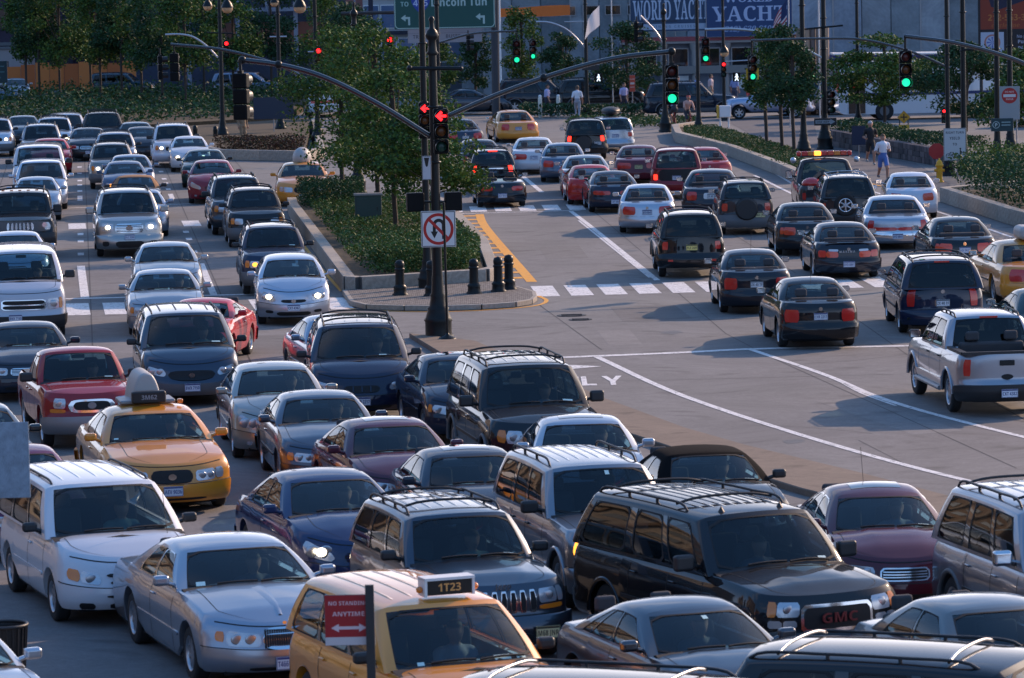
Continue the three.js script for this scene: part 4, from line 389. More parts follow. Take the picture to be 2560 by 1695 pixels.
  sporttrac: { base: 'suv', L: 5.23, W: 1.82, H: 1.79, rw: 0.38, y0: 0.36, foh: 0.86, roh: 1.18, hoodY: 1.0, cowlY: 1.13, deckY: 1.16, tailY: 1.16, zc: 1.35, zh: 1.95, zrh: 3.6, zd: 3.82, bed: 1, mirrorMat: 'trim', mirror: [0.22, 0.16], wins: [[0.02, 0.44], [0.48, 0.92]], tails: [[0.46, 0.57, 0.5, 0.88, 'red', { k: 10 }]], bumperR: [0.0, 0.3, 'trim', 0.1], plateR: 0.12, plateROff: 0.12, rack: { bars: 0, h: 0.06 }, clad: [0.3, 'paint', 0.03], flares: 'paint', stopLamp: 'red', rearGlass: 'tinted', handleMat: 'trim', tail: [[0, 0.08], [0.1, 0], [0.32, 0], [0.36, 0.05], [0.9, 0.06], [1, 0.07]],
    extra: c => { const w = c.s.W / 2; c.add('bed_rail', merge([beam(V3(-w * 0.86, 1.185, c.zd), V3(-w * 0.86, 1.185, c.zr + 0.15), 0.12, 0.05), beam(V3(w * 0.86, 1.185, c.zd), V3(w * 0.86, 1.185, c.zr + 0.15), 0.12, 0.05), box(w * 1.8, 0.05, 0.1, 0, 1.185, c.zr + 0.13)]), 'trim'); const p = c.S(3, 0.8, 0.01); c.add('tailgate_handle', box(0.28, 0.1, 0.03, 0, p.y, p.z, 0.03), 'dark'); c.add('badge', new THREE.CylinderGeometry(0.07, 0.07, 0.02, 14).scale(1.6, 1, 0.7).rotateX(P).translate(0, c.S(3, 0.48).y, c.S(3, 0.48).z - 0.01), 'dark'); for (const sg of [1, -1]) c.add('side_step', merge([bar(V3(sg * 0.93, 0.4, c.zaf - 0.5), V3(sg * 0.93, 0.4, c.zar + 0.5), 0.045, 8)]), 'steel'); } },
  towtruck: { base: 'suv', L: 5.6, W: 2.0, H: 1.95, rw: 0.4, y0: 0.45, foh: 0.9, roh: 1.3, hoodY: 1.15, cowlY: 1.25, deckY: 1.2, tailY: 1.2, zc: 1.4, zh: 2.0, zrh: 3.0, zd: 3.3, bed: 1, rows: 1, mirrorMat: 'trim', mirror: [0.22, 0.3], wins: [[0.05, 0.9]], tails: [[0.48, 0.57, 0.4, 0.7, 'red']], bumperR: [0, 0.3, 'trim', 0.1],
    extra: c => { const y = c.s.H; for (let i = 0; i < 7; i++) c.add('light_bar_segment', box(0.205, 0.15, 0.28, -0.63 + i * 0.21, y + 0.14, c.zh - 0.55, 0.03), i === 4 ? 'amberOn' : ['orangeTail', 'amber', 'orangeTail', 'red', '', 'amber', 'red'][i]); c.add('light_bar_rail', box(1.6, 0.05, 0.26, 0, y + 0.05, c.zh - 0.55), 'trim'); for (const sg of [1, -1]) { c.add('light_bar_end', box(0.14, 0.165, 0.31, sg * 0.82, y + 0.14, c.zh - 0.55, 0.05), 'red'); c.add('work_lamp', new THREE.SphereGeometry(0.1, 12, 8).translate(sg * 1.02, y - 0.05, c.zrh), 'lamp'); } c.add('tow_boom', merge([beam(V3(-0.5, 1.2, c.zd - 0.3), V3(-0.2, 1.6, c.zr + 0.6), 0.12, 0.14), beam(V3(0.5, 1.2, c.zd - 0.3), V3(0.2, 1.6, c.zr + 0.6), 0.12, 0.14), box(1.6, 0.12, 0.12, 0, 1.25, c.zd - 0.3)]), 'trim'); c.add('red_drum', new THREE.SphereGeometry(0.25, 14, 10).scale(1.3, 0.8, 1).translate(0.55, 1.25, c.zr + 0.5), 'red'); } },
};
MODELS.rackwagon = { ...MODELS.bigsuv, ribs: 0, rack: { bars: 2, h: 0.05 } };
const CAR = 1.07, modelOf = new Map();
function model(kind, lod) { const k = kind + lod; if (!modelOf.has(k)) modelOf.set(k, carModel(MODELS[kind], lod)); return modelOf.get(k); }
// one vehicle as a thing with its parts; swap = other materials for some of them
function vehicle(name, category, kind, colour, label, x, z, turn, group, o = {}) {
  const m = model(kind, o.lod ?? 1), t = thing(name, label, category, x, 0, z / ZK, turn * Math.PI / 180, group); t.scale.setScalar(CAR); const p = paint(colour, o.metal ?? 0.35, o.rough ?? 0.34), made = [];
  const count = {};
  for (const q of m.parts) {
    if (q.wheel) { const w = new THREE.Group(); w.name = 'wheel'; w.position.set(...q.pos); w.rotation.y = q.turn; t.add(w); mesh('tyre', q.wheel[0], M.tyre, w); mesh('rim', q.wheel[1], M[q.rimMat], w); mesh('hub', q.wheel[2], M.under, w); made.push(w); continue; }
    const n = count[q.name] = (count[q.name] ?? -1) + 1;
    let k = o.swap?.[q.name + n] ?? o.swap?.[q.name] ?? q.m; const pm = q.name === 'number_plate' && k === 'plate' ? PLATES[Math.abs(Math.round(x * 7 + z * 3)) % PLATES.length] : null;
    const bulb = q.name === 'headlight' && (k === 'lampOn' || k === 'amberOn') ? k : null; if (bulb) k = q.m;
    const me = mesh(q.name, q.geo, pm ?? (k === 'paint' ? p : M[k]), q.parent === undefined ? t : made[q.parent]); made.push(me);
    if (q.name === 'headlight' && (o.lod ?? 1) >= 1) { q.geo.computeBoundingBox(); const b = q.geo.boundingBox, w = b.max.x - b.min.x, hh = (b.max.y - b.min.y) * 0.36; for (const f of w > 0.3 ? [0.3, 0.7] : [0.5]) { const xx = lerp(b.min.x, b.max.x, f), zz = lerp(b.min.z, b.max.z, xx > 0 ? 1 - f * 0.75 : 0.25 + f * 0.75); mesh('reflector', new THREE.SphereGeometry(hh, 12, 8).scale(1.1, 0.9, 0.2).translate(xx, (b.min.y + b.max.y) / 2, zz + 0.005), M.alloy, me); } }
    if (bulb) { q.geo.computeBoundingBox(); const c = q.geo.boundingBox.getCenter(V3()), b = q.geo.boundingBox; mesh('bulb', new THREE.SphereGeometry(0.075, 12, 8).scale(1, 0.8, 0.5).translate(c.x * 0.98, c.y, lerp(c.z, b.max.z, 0.75) - 0.005), M[bulb], me); }
  }
  t.userData.made = undefined; return [t, m, p];
}

// ---------- surfaces ----------
const nz = new ImprovedNoise();
function noiseTex(size, fn, srgb = true) { const d = new Uint8Array(size * size * 4); for (let y = 0; y < size; y++) for (let x = 0; x < size; x++) { const c = fn(x / size, y / size, x, y), i = (y * size + x) * 4; d[i] = clamp(c[0], 0, 255); d[i + 1] = clamp(c[1], 0, 255); d[i + 2] = clamp(c[2], 0, 255); d[i + 3] = 255; } const t = new THREE.DataTexture(d, size, size); t.wrapS = t.wrapT = THREE.RepeatWrapping; t.magFilter = THREE.LinearFilter; t.minFilter = THREE.LinearMipmapLinearFilter; t.generateMipmaps = true; if (srgb) t.colorSpace = THREE.SRGBColorSpace; t.needsUpdate = true; return t; }
const tile = (u, v, f, seed) => { const a = u * 2 * Math.PI, b = v * 2 * Math.PI, r = f / 6.283; return nz.noise(Math.cos(a) * r + seed, Math.sin(a) * r + Math.cos(b) * r * 1.3, Math.sin(b) * r + seed * 1.7); };
const R1 = rng(11);
const concreteTex = noiseTex(1024, (u, v) => { const n = tile(u, v, 5, 3) * 9 + tile(u, v, 22, 8) * 8 + tile(u, v, 90, 1) * 9 + (R1() - 0.5) * 26; const st = Math.max(0, tile(u, v, 13, 21) - 0.3) * -60; const k = 110 + n * 0.85 + st * 0.8; return [k * 1.01, k * 0.99, k * 0.98]; });
const paintTex = noiseTex(512, (u, v) => { const w = tile(u, v, 30, 5) + tile(u, v, 80, 9) * 0.7 + (R1() - 0.5) * 0.5; const k = w > 0.4 ? 128 + (w > 0.52 ? 0 : 46) : 222 + tile(u, v, 9, 2) * 14 + (R1() - 0.5) * 14; return [k, k * 0.985, k * 0.97]; });
const yellowTex = noiseTex(256, (u, v) => { const w = tile(u, v, 26, 5) + (R1() - 0.5) * 0.7; const k = w > 0.55 ? 0.72 : 1 + (R1() - 0.5) * 0.08; return [226 * k, 158 * k, 44 * k + (k < 0.8 ? 60 : 0)]; });
const graniteTex = noiseTex(256, (u, v) => { const k = 160 + tile(u, v, 12, 4) * 22 + (R1() - 0.5) * 44; return [k, k * 0.955, k * 0.89]; });
const soilTex = noiseTex(256, (u, v) => { const k = 62 + tile(u, v, 20, 4) * 30 + (R1() - 0.5) * 40; return [k, k * 0.85, k * 0.6]; });
const sheet = (tex, rough = 0.9, extra = {}) => new THREE.MeshStandardMaterial({ map: tex, roughness: rough, ...extra });
M.road = sheet(concreteTex, 0.85, { vertexColors: true }); M.roadPaint = sheet(paintTex, 0.7); M.yellowPaint = sheet(yellowTex, 0.7); M.granite = sheet(graniteTex, 0.8); M.graniteDark = sheet(graniteTex, 0.8); M.graniteDark.color.setRGB(0.72, 0.7, 0.68); M.soil = sheet(soilTex, 1);
M.tan = sheet(concreteTex, 0.9); M.tan.color.setRGB(1.12, 0.88, 0.68); M.tar = std([0.05, 0.048, 0.047], 0.8); M.iron = phys([0.008, 0.011, 0.012], { roughness: 0.38, metalness: 0, specularIntensity: 0.55 }); M.path = sheet(concreteTex, 0.9); M.path.color.setRGB(0.62, 0.64, 0.72);
const uvXZ = (g, s = 1 / 14) => { const p = g.attributes.position, uv = []; for (let i = 0; i < p.count; i++) uv.push(p.getX(i) * s, p.getZ(i) * s); g.setAttribute('uv', new THREE.Float32BufferAttribute(uv, 2)); return g; };
const uvBox = (g, s = 1) => { const p = g.attributes.position, n = g.attributes.normal, uv = []; for (let i = 0; i < p.count; i++) { const ax = Math.abs(n.getX(i)), ay = Math.abs(n.getY(i)), az = Math.abs(n.getZ(i)); if (ay >= ax && ay >= az) uv.push(p.getX(i) * s, p.getZ(i) * s); else if (ax > az) uv.push(p.getZ(i) * s, p.getY(i) * s); else uv.push(p.getX(i) * s, p.getY(i) * s); } g.setAttribute('uv', new THREE.Float32BufferAttribute(uv, 2)); return g; };
function poly(pts, y, s) { pts = pts.map(([x, z]) => [x, z * ZK]); const sh = new THREE.Shape(pts.map(([x, z]) => new THREE.Vector2(x, -z))); return uvXZ(new THREE.ShapeGeometry(sh).rotateX(-P).translate(0, y, 0), s); }
function slab(pts, y0, h, s = 0.5) { pts = pts.map(([x, z]) => [x, z * ZK]); const sh = new THREE.Shape(pts.map(([x, z]) => new THREE.Vector2(x, -z))); return uvBox(new THREE.ExtrudeGeometry(sh, { depth: h, bevelEnabled: true, bevelSize: 0.02, bevelThickness: 0.02, bevelSegments: 1 }).rotateX(-P).translate(0, y0, 0), s); }
function ribbon(pts, w, y, smooth = true, s = 0.4) {       // flat painted line through [x, z] points
  pts = pts.map(([x, z]) => [x, z * ZK]);
  const c = pts.length > 2 && smooth ? new THREE.CatmullRomCurve3(pts.map(([x, z]) => V3(x, 0, z))).getPoints(24) : pts.map(([x, z]) => V3(x, 0, z)), p = [], ix = [];
  c.forEach((q, i) => { const a = c[Math.max(0, i - 1)], b = c[Math.min(c.length - 1, i + 1)], d = b.clone().sub(a).normalize(); p.push(q.x - d.z * w / 2, y, q.z + d.x * w / 2, q.x + d.z * w / 2, y, q.z - d.x * w / 2); if (i) { const k = i * 2; ix.push(k - 2, k - 1, k, k - 1, k + 1, k); } });
  const g = new THREE.BufferGeometry(); g.setAttribute('position', new THREE.Float32BufferAttribute(p, 3)); g.setIndex(ix); g.computeVertexNormals(); if (g.attributes.normal.getY(0) < 0) { ix.reverse(); g.setIndex(ix); g.computeVertexNormals(); } return uvXZ(g, s);
}
const place = (name) => { const o = new THREE.Group(); o.name = numbered(name); scene.add(o); return tag(o, null, null, null, 'structure'); };
// the ground: one concrete sheet, paler and darker by patches and by the oil of the lanes
{
  const g = new THREE.PlaneGeometry(240, 390, 160, 260).rotateX(-P).translate(0, 0, -148), p = g.attributes.position, c = [];
  for (let i = 0; i < p.count; i++) { const x = p.getX(i), z = p.getZ(i); const l = x - 0.121 * (z / ZK + 97.7) + 11.96, wob = nz.noise(x * 0.2, 50, z * 0.06), lane = z > -240 && x < -4 ? Math.cos(l / 3.65 * 2 * Math.PI) * -0.07 : Math.cos((x + 0.06 * z) / 1.8 * Math.PI) * -0.05 * (1 + wob); const k = 1 + nz.noise(x * 0.09, 3, z * 0.05) * 0.13 + nz.noise(x * 0.4, 9, z * 0.16) * 0.13 + nz.noise(x * 1.3, 19, z * 0.5) * 0.06 + lane; c.push(k, k * (1 + nz.noise(x * 0.05, 30, z * 0.05) * 0.03), k); }
  g.setAttribute('color', new THREE.Float32BufferAttribute(c, 3)); setting('road', uvXZ(g, 1 / 9), M.road);
  const far = std([0.2, 0.19, 0.18], 0.95); setting('ground', new THREE.PlaneGeometry(5000, 5000).rotateX(-P).translate(0, -0.03, 0), far);
}
// joints between the concrete slabs, sealed with tar
{
  const j = place('road_joints'), J = (pts, w = 0.035) => mesh('joint', ribbon(pts, w, 0.003, false), M.tar, j);
  const lx = (z, k) => -11.96 + 0.121 * (z + 97.7) * 1 + k;
  for (const k of [0.25, 3.9, -3.4, 7.3]) J([[lx(-62, k), -62], [lx(-205, k), -205]]);
  for (let z = -78; z > -200; z -= 12.2) if (Math.abs(z + 95) > 6) J([[lx(z, -4), z], [lx(z, 7.6), z - 0.3]], 0.03);
  J([[0.75, -93.2], [2.1, -82.2]], 0.03); J([[4.4, -98.5], [5.2, -85.2], [5.9, -80], [8.9, -62]], 0.03); J([[8.3, -96], [9.0, -80], [10.2, -66]], 0.03); J([[0.2, -88.4], [15, -88.9]], 0.03); J([[2.4, -76], [16, -76.6]], 0.025); J([[-6, -88.2], [-0.4, -88.3]], 0.025); J([[0.9, -105.3], [18, -105.9]], 0.03); J([[4.6, -101], [2.9, -130], [2.2, -160]], 0.03); J([[8.2, -101], [6.5, -130], [5.6, -160]], 0.03); J([[0.2, -118], [14, -118.5]], 0.03); J([[-1, -142], [11, -142.5]], 0.03);
  J([[4.1, -64.2], [4.6, -60.6]], 0.02); J([[6.5, -66], [7.1, -62.2]], 0.02);
}
// patches of darker repair and hairline cracks
{
  const pt = place('road_patches'), pm = [0.8, 0.88, 1.14].map(k => { const m = sheet(concreteTex, 0.9); m.color.setScalar(k); return m; });
  [[[2.6, -92.2], [4.3, -92.5], [4.6, -88.9], [2.8, -88.6], 0], [[9.6, -79.5], [11.6, -79.9], [11.9, -77.2], [9.9, -76.9], 1], [[6.2, -72], [7.2, -72.3], [8.6, -67], [7.6, -66.6], 2], [[-6.6, -87], [-4.6, -87.2], [-4.2, -83], [-6.2, -82.8], 0], [[-11.2, -104], [-9.9, -104.2], [-9.6, -101], [-10.9, -100.9], 1], [[0.9, -112], [2.2, -112.3], [2.4, -107.5], [1.1, -107.3], 1], [[-15.8, -131], [-14.2, -131.2], [-13.8, -128], [-15.4, -128], 0], [[2.1, -86.5], [2.9, -86.6], [3.1, -83.2], [2.3, -83.1], 2]].forEach(q => mesh('patch', poly(q.slice(0, 4), 0.0022, 1 / 9), pm[q[4]], pt));
  const ck = place('road_cracks'), r = rng(611); for (const [x, z, dx, dz, n] of [[3.2, -86, 0.5, 0.15, 9], [6.5, -78.5, 0.45, -0.3, 8], [8.2, -70, 0.5, 0.4, 9], [1.2, -88, -0.4, 0.25, 8], [10.5, -85, 0.5, -0.1, 8], [-8, -91, 0.45, 0.2, 7], [2.8, -108, 0.3, -0.8, 9], [5.4, -113, 0.4, 0.3, 8], [4.5, -68.5, 0.4, 0.3, 7], [-5.5, -101.8, -0.2, -0.8, 8]]) { const p = [[x, z]]; for (let i = 1; i < n; i++) p.push([p[i - 1][0] + dx + (r() - 0.5) * 0.35, p[i - 1][1] + dz + (r() - 0.5) * 0.35]); mesh('crack', ribbon(p, 0.018, 0.0035, false), M.tar, ck); }
  const st = place('oil_stains'), om = sheet(concreteTex, 0.6); om.color.setRGB(0.62, 0.6, 0.58); for (let i = 0; i < 46; i++) { const a = r() < 0.45, z = a ? -84 - r() * 60 : -66 - r() * 60, x = a ? -12 + 0.121 * (z + 97.7) + (r() < 0.5 ? 1.85 : 5.5) + (r() - 0.5) * 0.5 : 1.6 + r() * 11, q = [], n = 9, w = 0.1 + r() * 0.22; for (let k = 0; k < n; k++) { const t = k / n * 6.283, e = w * (0.7 + r() * 0.6); q.push([x + Math.cos(t) * e, z + Math.sin(t) * e * 1.6]); } mesh('stain', poly(q, 0.0028, 1 / 9), om, st); }
}
// painted markings
{
  const cross = (name, o, ux, uz, vx, vz, n, pitch, w, skip = []) => { const c = place(name); for (let i = 0; i < n; i++) { if (skip.includes(i)) continue; const x = o[0] + ux * pitch * i, z = o[1] + uz * pitch * i, a = [x, z], b = [x + ux * w, z + uz * w]; mesh('stripe', poly([a, b, [b[0] + vx, b[1] + vz], [a[0] + vx, a[1] + vz]], 0.006, 0.4), M.roadPaint, c); } return c; };
  cross('crosswalk', [0.55, -98.61], 0.9957, -0.07, 0.17, 3.1, 16, 0.93, 0.62);
  cross('crosswalk', [-12.23, -96.35], 1, -0.012, 0.45, 3.3, 9, 1.0, 0.62);
  cross('crosswalk', [-18.6, -126.5], 1, -0.05, 0.35, 2.7, 9, 1.35, 0.62);
  cross('crosswalk', [-3.3, -131.2], 1, 0.02, 0.1, 2.9, 9, 0.9, 0.6);
  const lines = place('lane_markings'), line = (name, pts, w, m = M.roadPaint, y = 0.007, sm = true) => mesh(name, ribbon(pts, w, y, sm), m, lines);
  line('stop_line', [[0.6, -80.7], [3.99, -81.3], [5.52, -81.7], [9.24, -81.7], [16, -82]], 0.36);
  line('lane_line', [[1.92, -80.9], [3.58, -73.15], [6.29, -64.53], [7.91, -60.49], [11, -54]], 0.17); line('lane_line', [[5.56, -81.6], [6.83, -76.32], [7.69, -71.73], [9.63, -65.91], [13, -58]], 0.16); line('faded_line', [[7.05, -74.8], [7.3, -72.9], [7.75, -70.9]], 0.07);
  line('lane_line', [[2.23, -127.6], [2.68, -121.44], [4.16, -99.6]], 0.17); line('faded_line', [[2.42, -123], [3.6, -106], [3.98, -100.5]], 0.08); line('lane_line', [[0.1, -155], [0.26, -153.4], [1.3, -138.2]], 0.2);
  line('lane_line', [[10.2, -146], [10.9, -133], [11.6, -122]], 0.14); line('lane_line', [[9.9, -163], [11.0, -150], [11.35, -139]], 0.13); line('edge_line', [[13.9, -135], [15.2, -122], [16, -112]], 0.14);
  line('far_stop_line', [[-2.3, -127.4], [2.6, -127.9]], 0.2, M.roadPaint, 0.007, false);
  line('stop_line', [[-12.6, -97.75], [-6.9, -97.95]], 0.34, M.roadPaint, 0.007, false); line('stop_line', [[-17.5, -134.7], [-8.6, -136.6]], 0.2, M.roadPaint, 0.007, false);
  line('lane_line', [[-13.27, -108.5], [-11.9, -98]], 0.24, M.roadPaint, 0.007, false); line('lane_line', [[-9.55, -108.4], [-8.3, -98]], 0.2, M.roadPaint, 0.007, false);
  for (const [x0, k] of [[-11.96, 0], [-8.31, 1]]) for (const z of [-112.5, -117.8, -121, -139, -144.5, -148.5, -151.6, -157, -162, -168, -174]) { const x = z2 => x0 + 0.121 * (z2 + 97.7); line('lane_dash', [[x(z), z], [x(z - (z === -139 ? 3 : 1)), z - (z === -139 ? 3 : 1)]], 0.2, M.roadPaint, 0.007, false); }
  // yellow hatching beside the island
  const hatch = place('yellow_hatching'); mesh('border', ribbon([[-1.08, -127], [-0.92, -122.4], [0.6, -99.94]], 0.3, 0.007), M.yellowPaint, hatch);
  for (let i = 0; i < 15; i++) { const z = -126.2 + i * 1.78, x1 = lerp(-1.1, 0.52, (z + 127) / 27), x0 = lerp(-1.75, -0.3, (z + 127) / 27) - 0.15; mesh('bar', ribbon([[x0, z], [x1 - 0.1, z - 0.05]], 0.62, 0.0065, false), M.yellowPaint, hatch); }
  const ye = place('yellow_edge_line'); mesh('line', ribbon([[-4.4, -93.5], [-3.8, -92.75], [-1.8, -91.95], [0.1, -92.5], [0.72, -93.2], [0.95, -94.4], [0.75, -95.7]], 0.12, 0.007), M.yellowPaint, ye); mesh('line', ribbon([[-4.75, -98.3], [-5.6, -105], [-8.4, -129]], 0.11, 0.007), M.yellowPaint, ye); mesh('line', ribbon([[15.4, -131], [13.6, -146], [12.8, -160]], 0.1, 0.012), M.yellowPaint, ye);
  // lane arrow and ONLY
  const font = await new FontLoader().loadAsync('fonts/droid/droid_sans_bold.typeface.json'); globalThis.sceneFont = undefined;
  var fontBold = font;
  const word = place('lane_lettering'); let ox = 0;
  for (const ch of 'ONLY') { const g = new THREE.ShapeGeometry(font.generateShapes(ch, 1), 6); g.scale(0.56, 1.95, 1).rotateX(-P).translate(0.38 + ox, 0.007, -75.35 * ZK); const o = mesh('letter_' + ch.toLowerCase(), uvXZ(g, 0.4), M.roadPaint, word); ox += 0.52; }
  const arrow = new THREE.Shape([[0, 0], [0.12, 0], [0.12, 1.6], [0.5, 2.6], [0.9, 2.9], [0.9, 3.3], [1.7, 2.75], [0.9, 2.2], [0.9, 2.55], [0.7, 2.4], [0.32, 1.6], [0.32, 0]].map(([x, y]) => new THREE.Vector2(x, y)));
  mesh('turn_arrow', uvXZ(new THREE.ShapeGeometry(arrow).rotateX(-P).translate(0.3, 0.007, -76.5 * ZK), 0.4), M.roadPaint, word);
}
// manhole covers and a drain
for (const [x, z, r] of [[1.55, -90.3, 0.38], [1.75, -89.2, 0.3], [-4.6, -100.2, 0.35]]) { const o = mesh(numbered('manhole_cover'), merge([new THREE.CylinderGeometry(r, r, 0.012, 24), ...[-2, -1, 0, 1, 2].map(k => box(r * 1.4, 0.006, 0.03, 0, 0.009, k * r * 0.3))]).translate(x, 0.008, z * ZK), std([0.03, 0.03, 0.032], 0.6, 0.5), scene); tag(o, ['round iron manhole cover on the road right of the island', 'smaller round iron cover next to the manhole cover', 'iron drain cover beside the planter wall'][R1.k = (R1.k ?? -1) + 1], 'manhole cover'); }
// ---------- walls of stone blocks ----------
const wallMats = [0, 1, 2].map(k => { const m = sheet(graniteTex, 0.82); m.color.setRGB(...[[1, 0.98, 0.95], [0.86, 0.85, 0.84], [0.93, 0.9, 0.86]][k]); return m; });
function stoneWall(name, label, pts, h, th, len, o = {}) {
  pts = pts.map(([x, z]) => [x, z * ZK]); const t = thing(name, label, 'wall'), r = rng(pts.length * 77 + Math.round(h * 100)); const L = [], seg = [];
  const core = [];
  for (let i = 0; i + 1 < pts.length; i++) {
    const a = V3(pts[i][0], 0, pts[i][1]), b = V3(pts[i + 1][0], 0, pts[i + 1][1]), d = b.clone().sub(a), l = d.length(), n = Math.max(1, Math.round(l / len)), ang = Math.atan2(d.x, d.z);
    for (let k = 0; k < n; k++) { const s = l / n, c = a.clone().addScaledVector(d, (k + 0.5) / n); const rows = o.rows ?? 1; for (let q = 0; q < rows; q++) { const hh = h / rows, g = new RoundedBoxGeometry(th + (o.rough ? (r() - 0.5) * 0.08 : 0), hh - 0.012, s - 0.018, 1, Math.min(0.02, hh * 0.2)); uvBox(g, 0.8); g.rotateY(ang).translate(c.x, hh * (q + 0.5), c.z); mesh('stone', g, o.mats ? o.mats[Math.floor(r() * o.mats.length)] : wallMats[Math.floor(r() * 3)], t); } }
    core.push(box(th - 0.05, h - 0.04, l, 0, h / 2, 0).rotateY(ang).translate((a.x + b.x) / 2, 0, (a.z + b.z) / 2));
  }
  mesh('mortar', merge(core), std([0.09, 0.085, 0.08], 0.95), t); return t;
}
stoneWall('planter_wall', 'low granite wall round the tree planter on the near island', [[-8.1, -131], [-7.86, -128], [-4.5, -97.6], [-4.2, -97.35], [-0.75, -98.95], [-0.5, -99.6], [-0.85, -109.4], [-1.95, -122.6], [-2.2, -127.2], [-2.8, -130.2], [-7.9, -131.2]], 0.5, 0.34, 1.9);
stoneWall('planter_wall', 'low granite wall round the far planter with the russet hedge', [[-20, -190], [-13.6, -166.2], [-9.4, -163.2], [-8.8, -166], [-11, -200]], 0.5, 0.34, 3);
stoneWall('planter_wall', 'curved pale granite wall beside the three slender trees', [[11.6, -140.5], [11.3, -146], [10.75, -153], [10.2, -160], [9.3, -167], [8.4, -173], [8.6, -181], [10, -184]], 0.52, 0.36, 1.8);
stoneWall('planter_wall', 'granite wall below the big hedge at right edge', [[19, -131], [15.9, -128.4], [16.8, -117.2], [18.4, -105]], 0.55, 0.36, 1.8);
stoneWall('rubble_wall', 'dark rubble stone wall below the clipped hedge behind the jogger', [[15.2, -169], [16.8, -159], [18.5, -149.5]], 0.75, 0.4, 0.42, { rows: 3, rough: 1, mats: [std([0.1, 0.08, 0.085], 0.9), std([0.15, 0.12, 0.12], 0.9), std([0.07, 0.06, 0.065], 0.9)] });
setting('planter_soil', slab([[-8, -130.8], [-4.35, -97.7], [-0.75, -99.1], [-1, -109.4], [-2.1, -122.6], [-2.8, -130]], 0, 0.4, 0.5), M.soil);
setting('planter_soil', slab([[-20, -190], [-13.4, -166.3], [-9.5, -163.4], [-11, -200]], 0, 0.4, 0.5), M.soil);
setting('planter_soil', slab([[11.7, -140.6], [10.3, -160], [8.5, -173], [8.8, -181], [10.8, -181], [12.2, -167], [13.2, -157], [12.6, -143]], 0, 0.36, 0.5), M.soil);
setting('planter_soil', slab([[16, -128.3], [16.9, -117.2], [18.5, -105], [30, -105], [30, -131]], 0, 0.4, 0.5), M.soil);
setting('bank', slab([[-60, -196], [-21, -196], [-13, -203], [-12, -240], [-60, -262]], 0, 0.35, 0.5), M.soil);
setting('bike_path', poly([[13, -141], [13.7, -157], [12.6, -168], [12, -196], [17, -196], [15, -170], [17.6, -152], [17.2, -132]], 0.008, 0.2), M.path);
// refuge in front of the planter
{
  const edge = [[-4.6, -97.2], [-4.25, -94], [-3.8, -92.95], [-2.8, -92.45], [-1.83, -92.2], [-0.8, -92.3], [0.08, -92.75], [0.5, -93.4], [0.62, -94.3], [0.6, -95.6], [-0.4, -98.9]];
  const cob = noiseTex(512, (u, v) => { const n = 22, row = Math.floor(v * n), x = u * n + (row & 1) * 0.5, fx = x - Math.floor(x), fy = v * n - row; const e = Math.min(fx, 1 - fx, fy, 1 - fy), id = Math.sin(Math.floor(x) % n * 12.9 + row * 78.2) * 43758; const k = (e < 0.09 ? 52 : 96 + (id - Math.floor(id)) * 44) + (R1() - 0.5) * 24; return [k * 1.02, k * 0.97, k * 0.93]; });
  const g = slab(edge.map(([x, z]) => [x * 0.985 - 0.02, z + (z > -93 ? -0.12 : 0)]), 0, 0.13, 0.42); setting('traffic_island', g, sheet(cob, 0.9));
  stoneWall('kerb', 'granite kerb round the cobbled nose of the island', edge, 0.155, 0.16, 1.1);
  setting('median_strip', slab([[-2.5, -85.7], [-0.88, -83.7], [1.83, -72.4], [3.29, -67.44], [4.25, -64.95], [6.07, -61], [9, -54], [8, -53], [4.9, -59.4], [4.2, -61.2], [0.9, -70.6], [-1.0, -78]], -0.1, 0.2, 1 / 6), M.tan);
}
// ---------- foliage ----------
const leafMat = phys([1, 1, 1], { vertexColors: true, roughness: 0.7, transmission: 0.2, thickness: 0, specularIntensity: 0.45 });
function leaves(points, size, rand, tones) {
  const p = [], n = [], c = [];
  const q = new THREE.Quaternion(), e = new THREE.Euler(), a = V3(), nn = V3();
  for (const [x, y, z, out] of points) {
    const s = size * (0.6 + rand() * 0.8); e.set((rand() - 0.5) * 2.2, rand() * 6.283, (rand() - 0.5) * 2.2); q.setFromEuler(e);
    const quad = [[-0.5, 0, 0], [0, 0.06, 0.34], [0.5, 0, 0], [0, 0.06, -0.34]].map(([u, v, w]) => a.set(u * s, v * s, w * s).applyQuaternion(q).clone().add(V3(x, y, z)));
    nn.set(0, 1, 0).applyQuaternion(q); const t = tones[Math.floor(rand() * tones.length)], k = 0.75 + rand() * 0.5;
    for (const i of [0, 1, 2, 0, 2, 3]) { p.push(quad[i].x, quad[i].y, quad[i].z); n.push(nn.x, nn.y, nn.z); c.push(t[0] * k, t[1] * k, t[2] * k); }
  }
  const g = new THREE.BufferGeometry(); g.setAttribute('position', new THREE.Float32BufferAttribute(p, 3)); g.setAttribute('normal', new THREE.Float32BufferAttribute(n, 3)); g.setAttribute('color', new THREE.Float32BufferAttribute(c, 3)); return g;
}
const GREENS = [[0.06, 0.12, 0.022], [0.085, 0.15, 0.026], [0.042, 0.098, 0.022], [0.125, 0.18, 0.03], [0.026, 0.066, 0.02]], DEEP = [[0.026, 0.075, 0.028], [0.038, 0.09, 0.03], [0.02, 0.055, 0.022]], RUSSET = [[0.06, 0.03, 0.02], [0.045, 0.05, 0.02], [0.08, 0.035, 0.022]], FRESH = [[0.045, 0.1, 0.025], [0.035, 0.08, 0.024], [0.06, 0.11, 0.03]], JUNI = [[0.06, 0.13, 0.03], [0.085, 0.15, 0.035], [0.1, 0.14, 0.035], [0.035, 0.085, 0.025]];
const bark = std([0.055, 0.042, 0.034], 0.9);
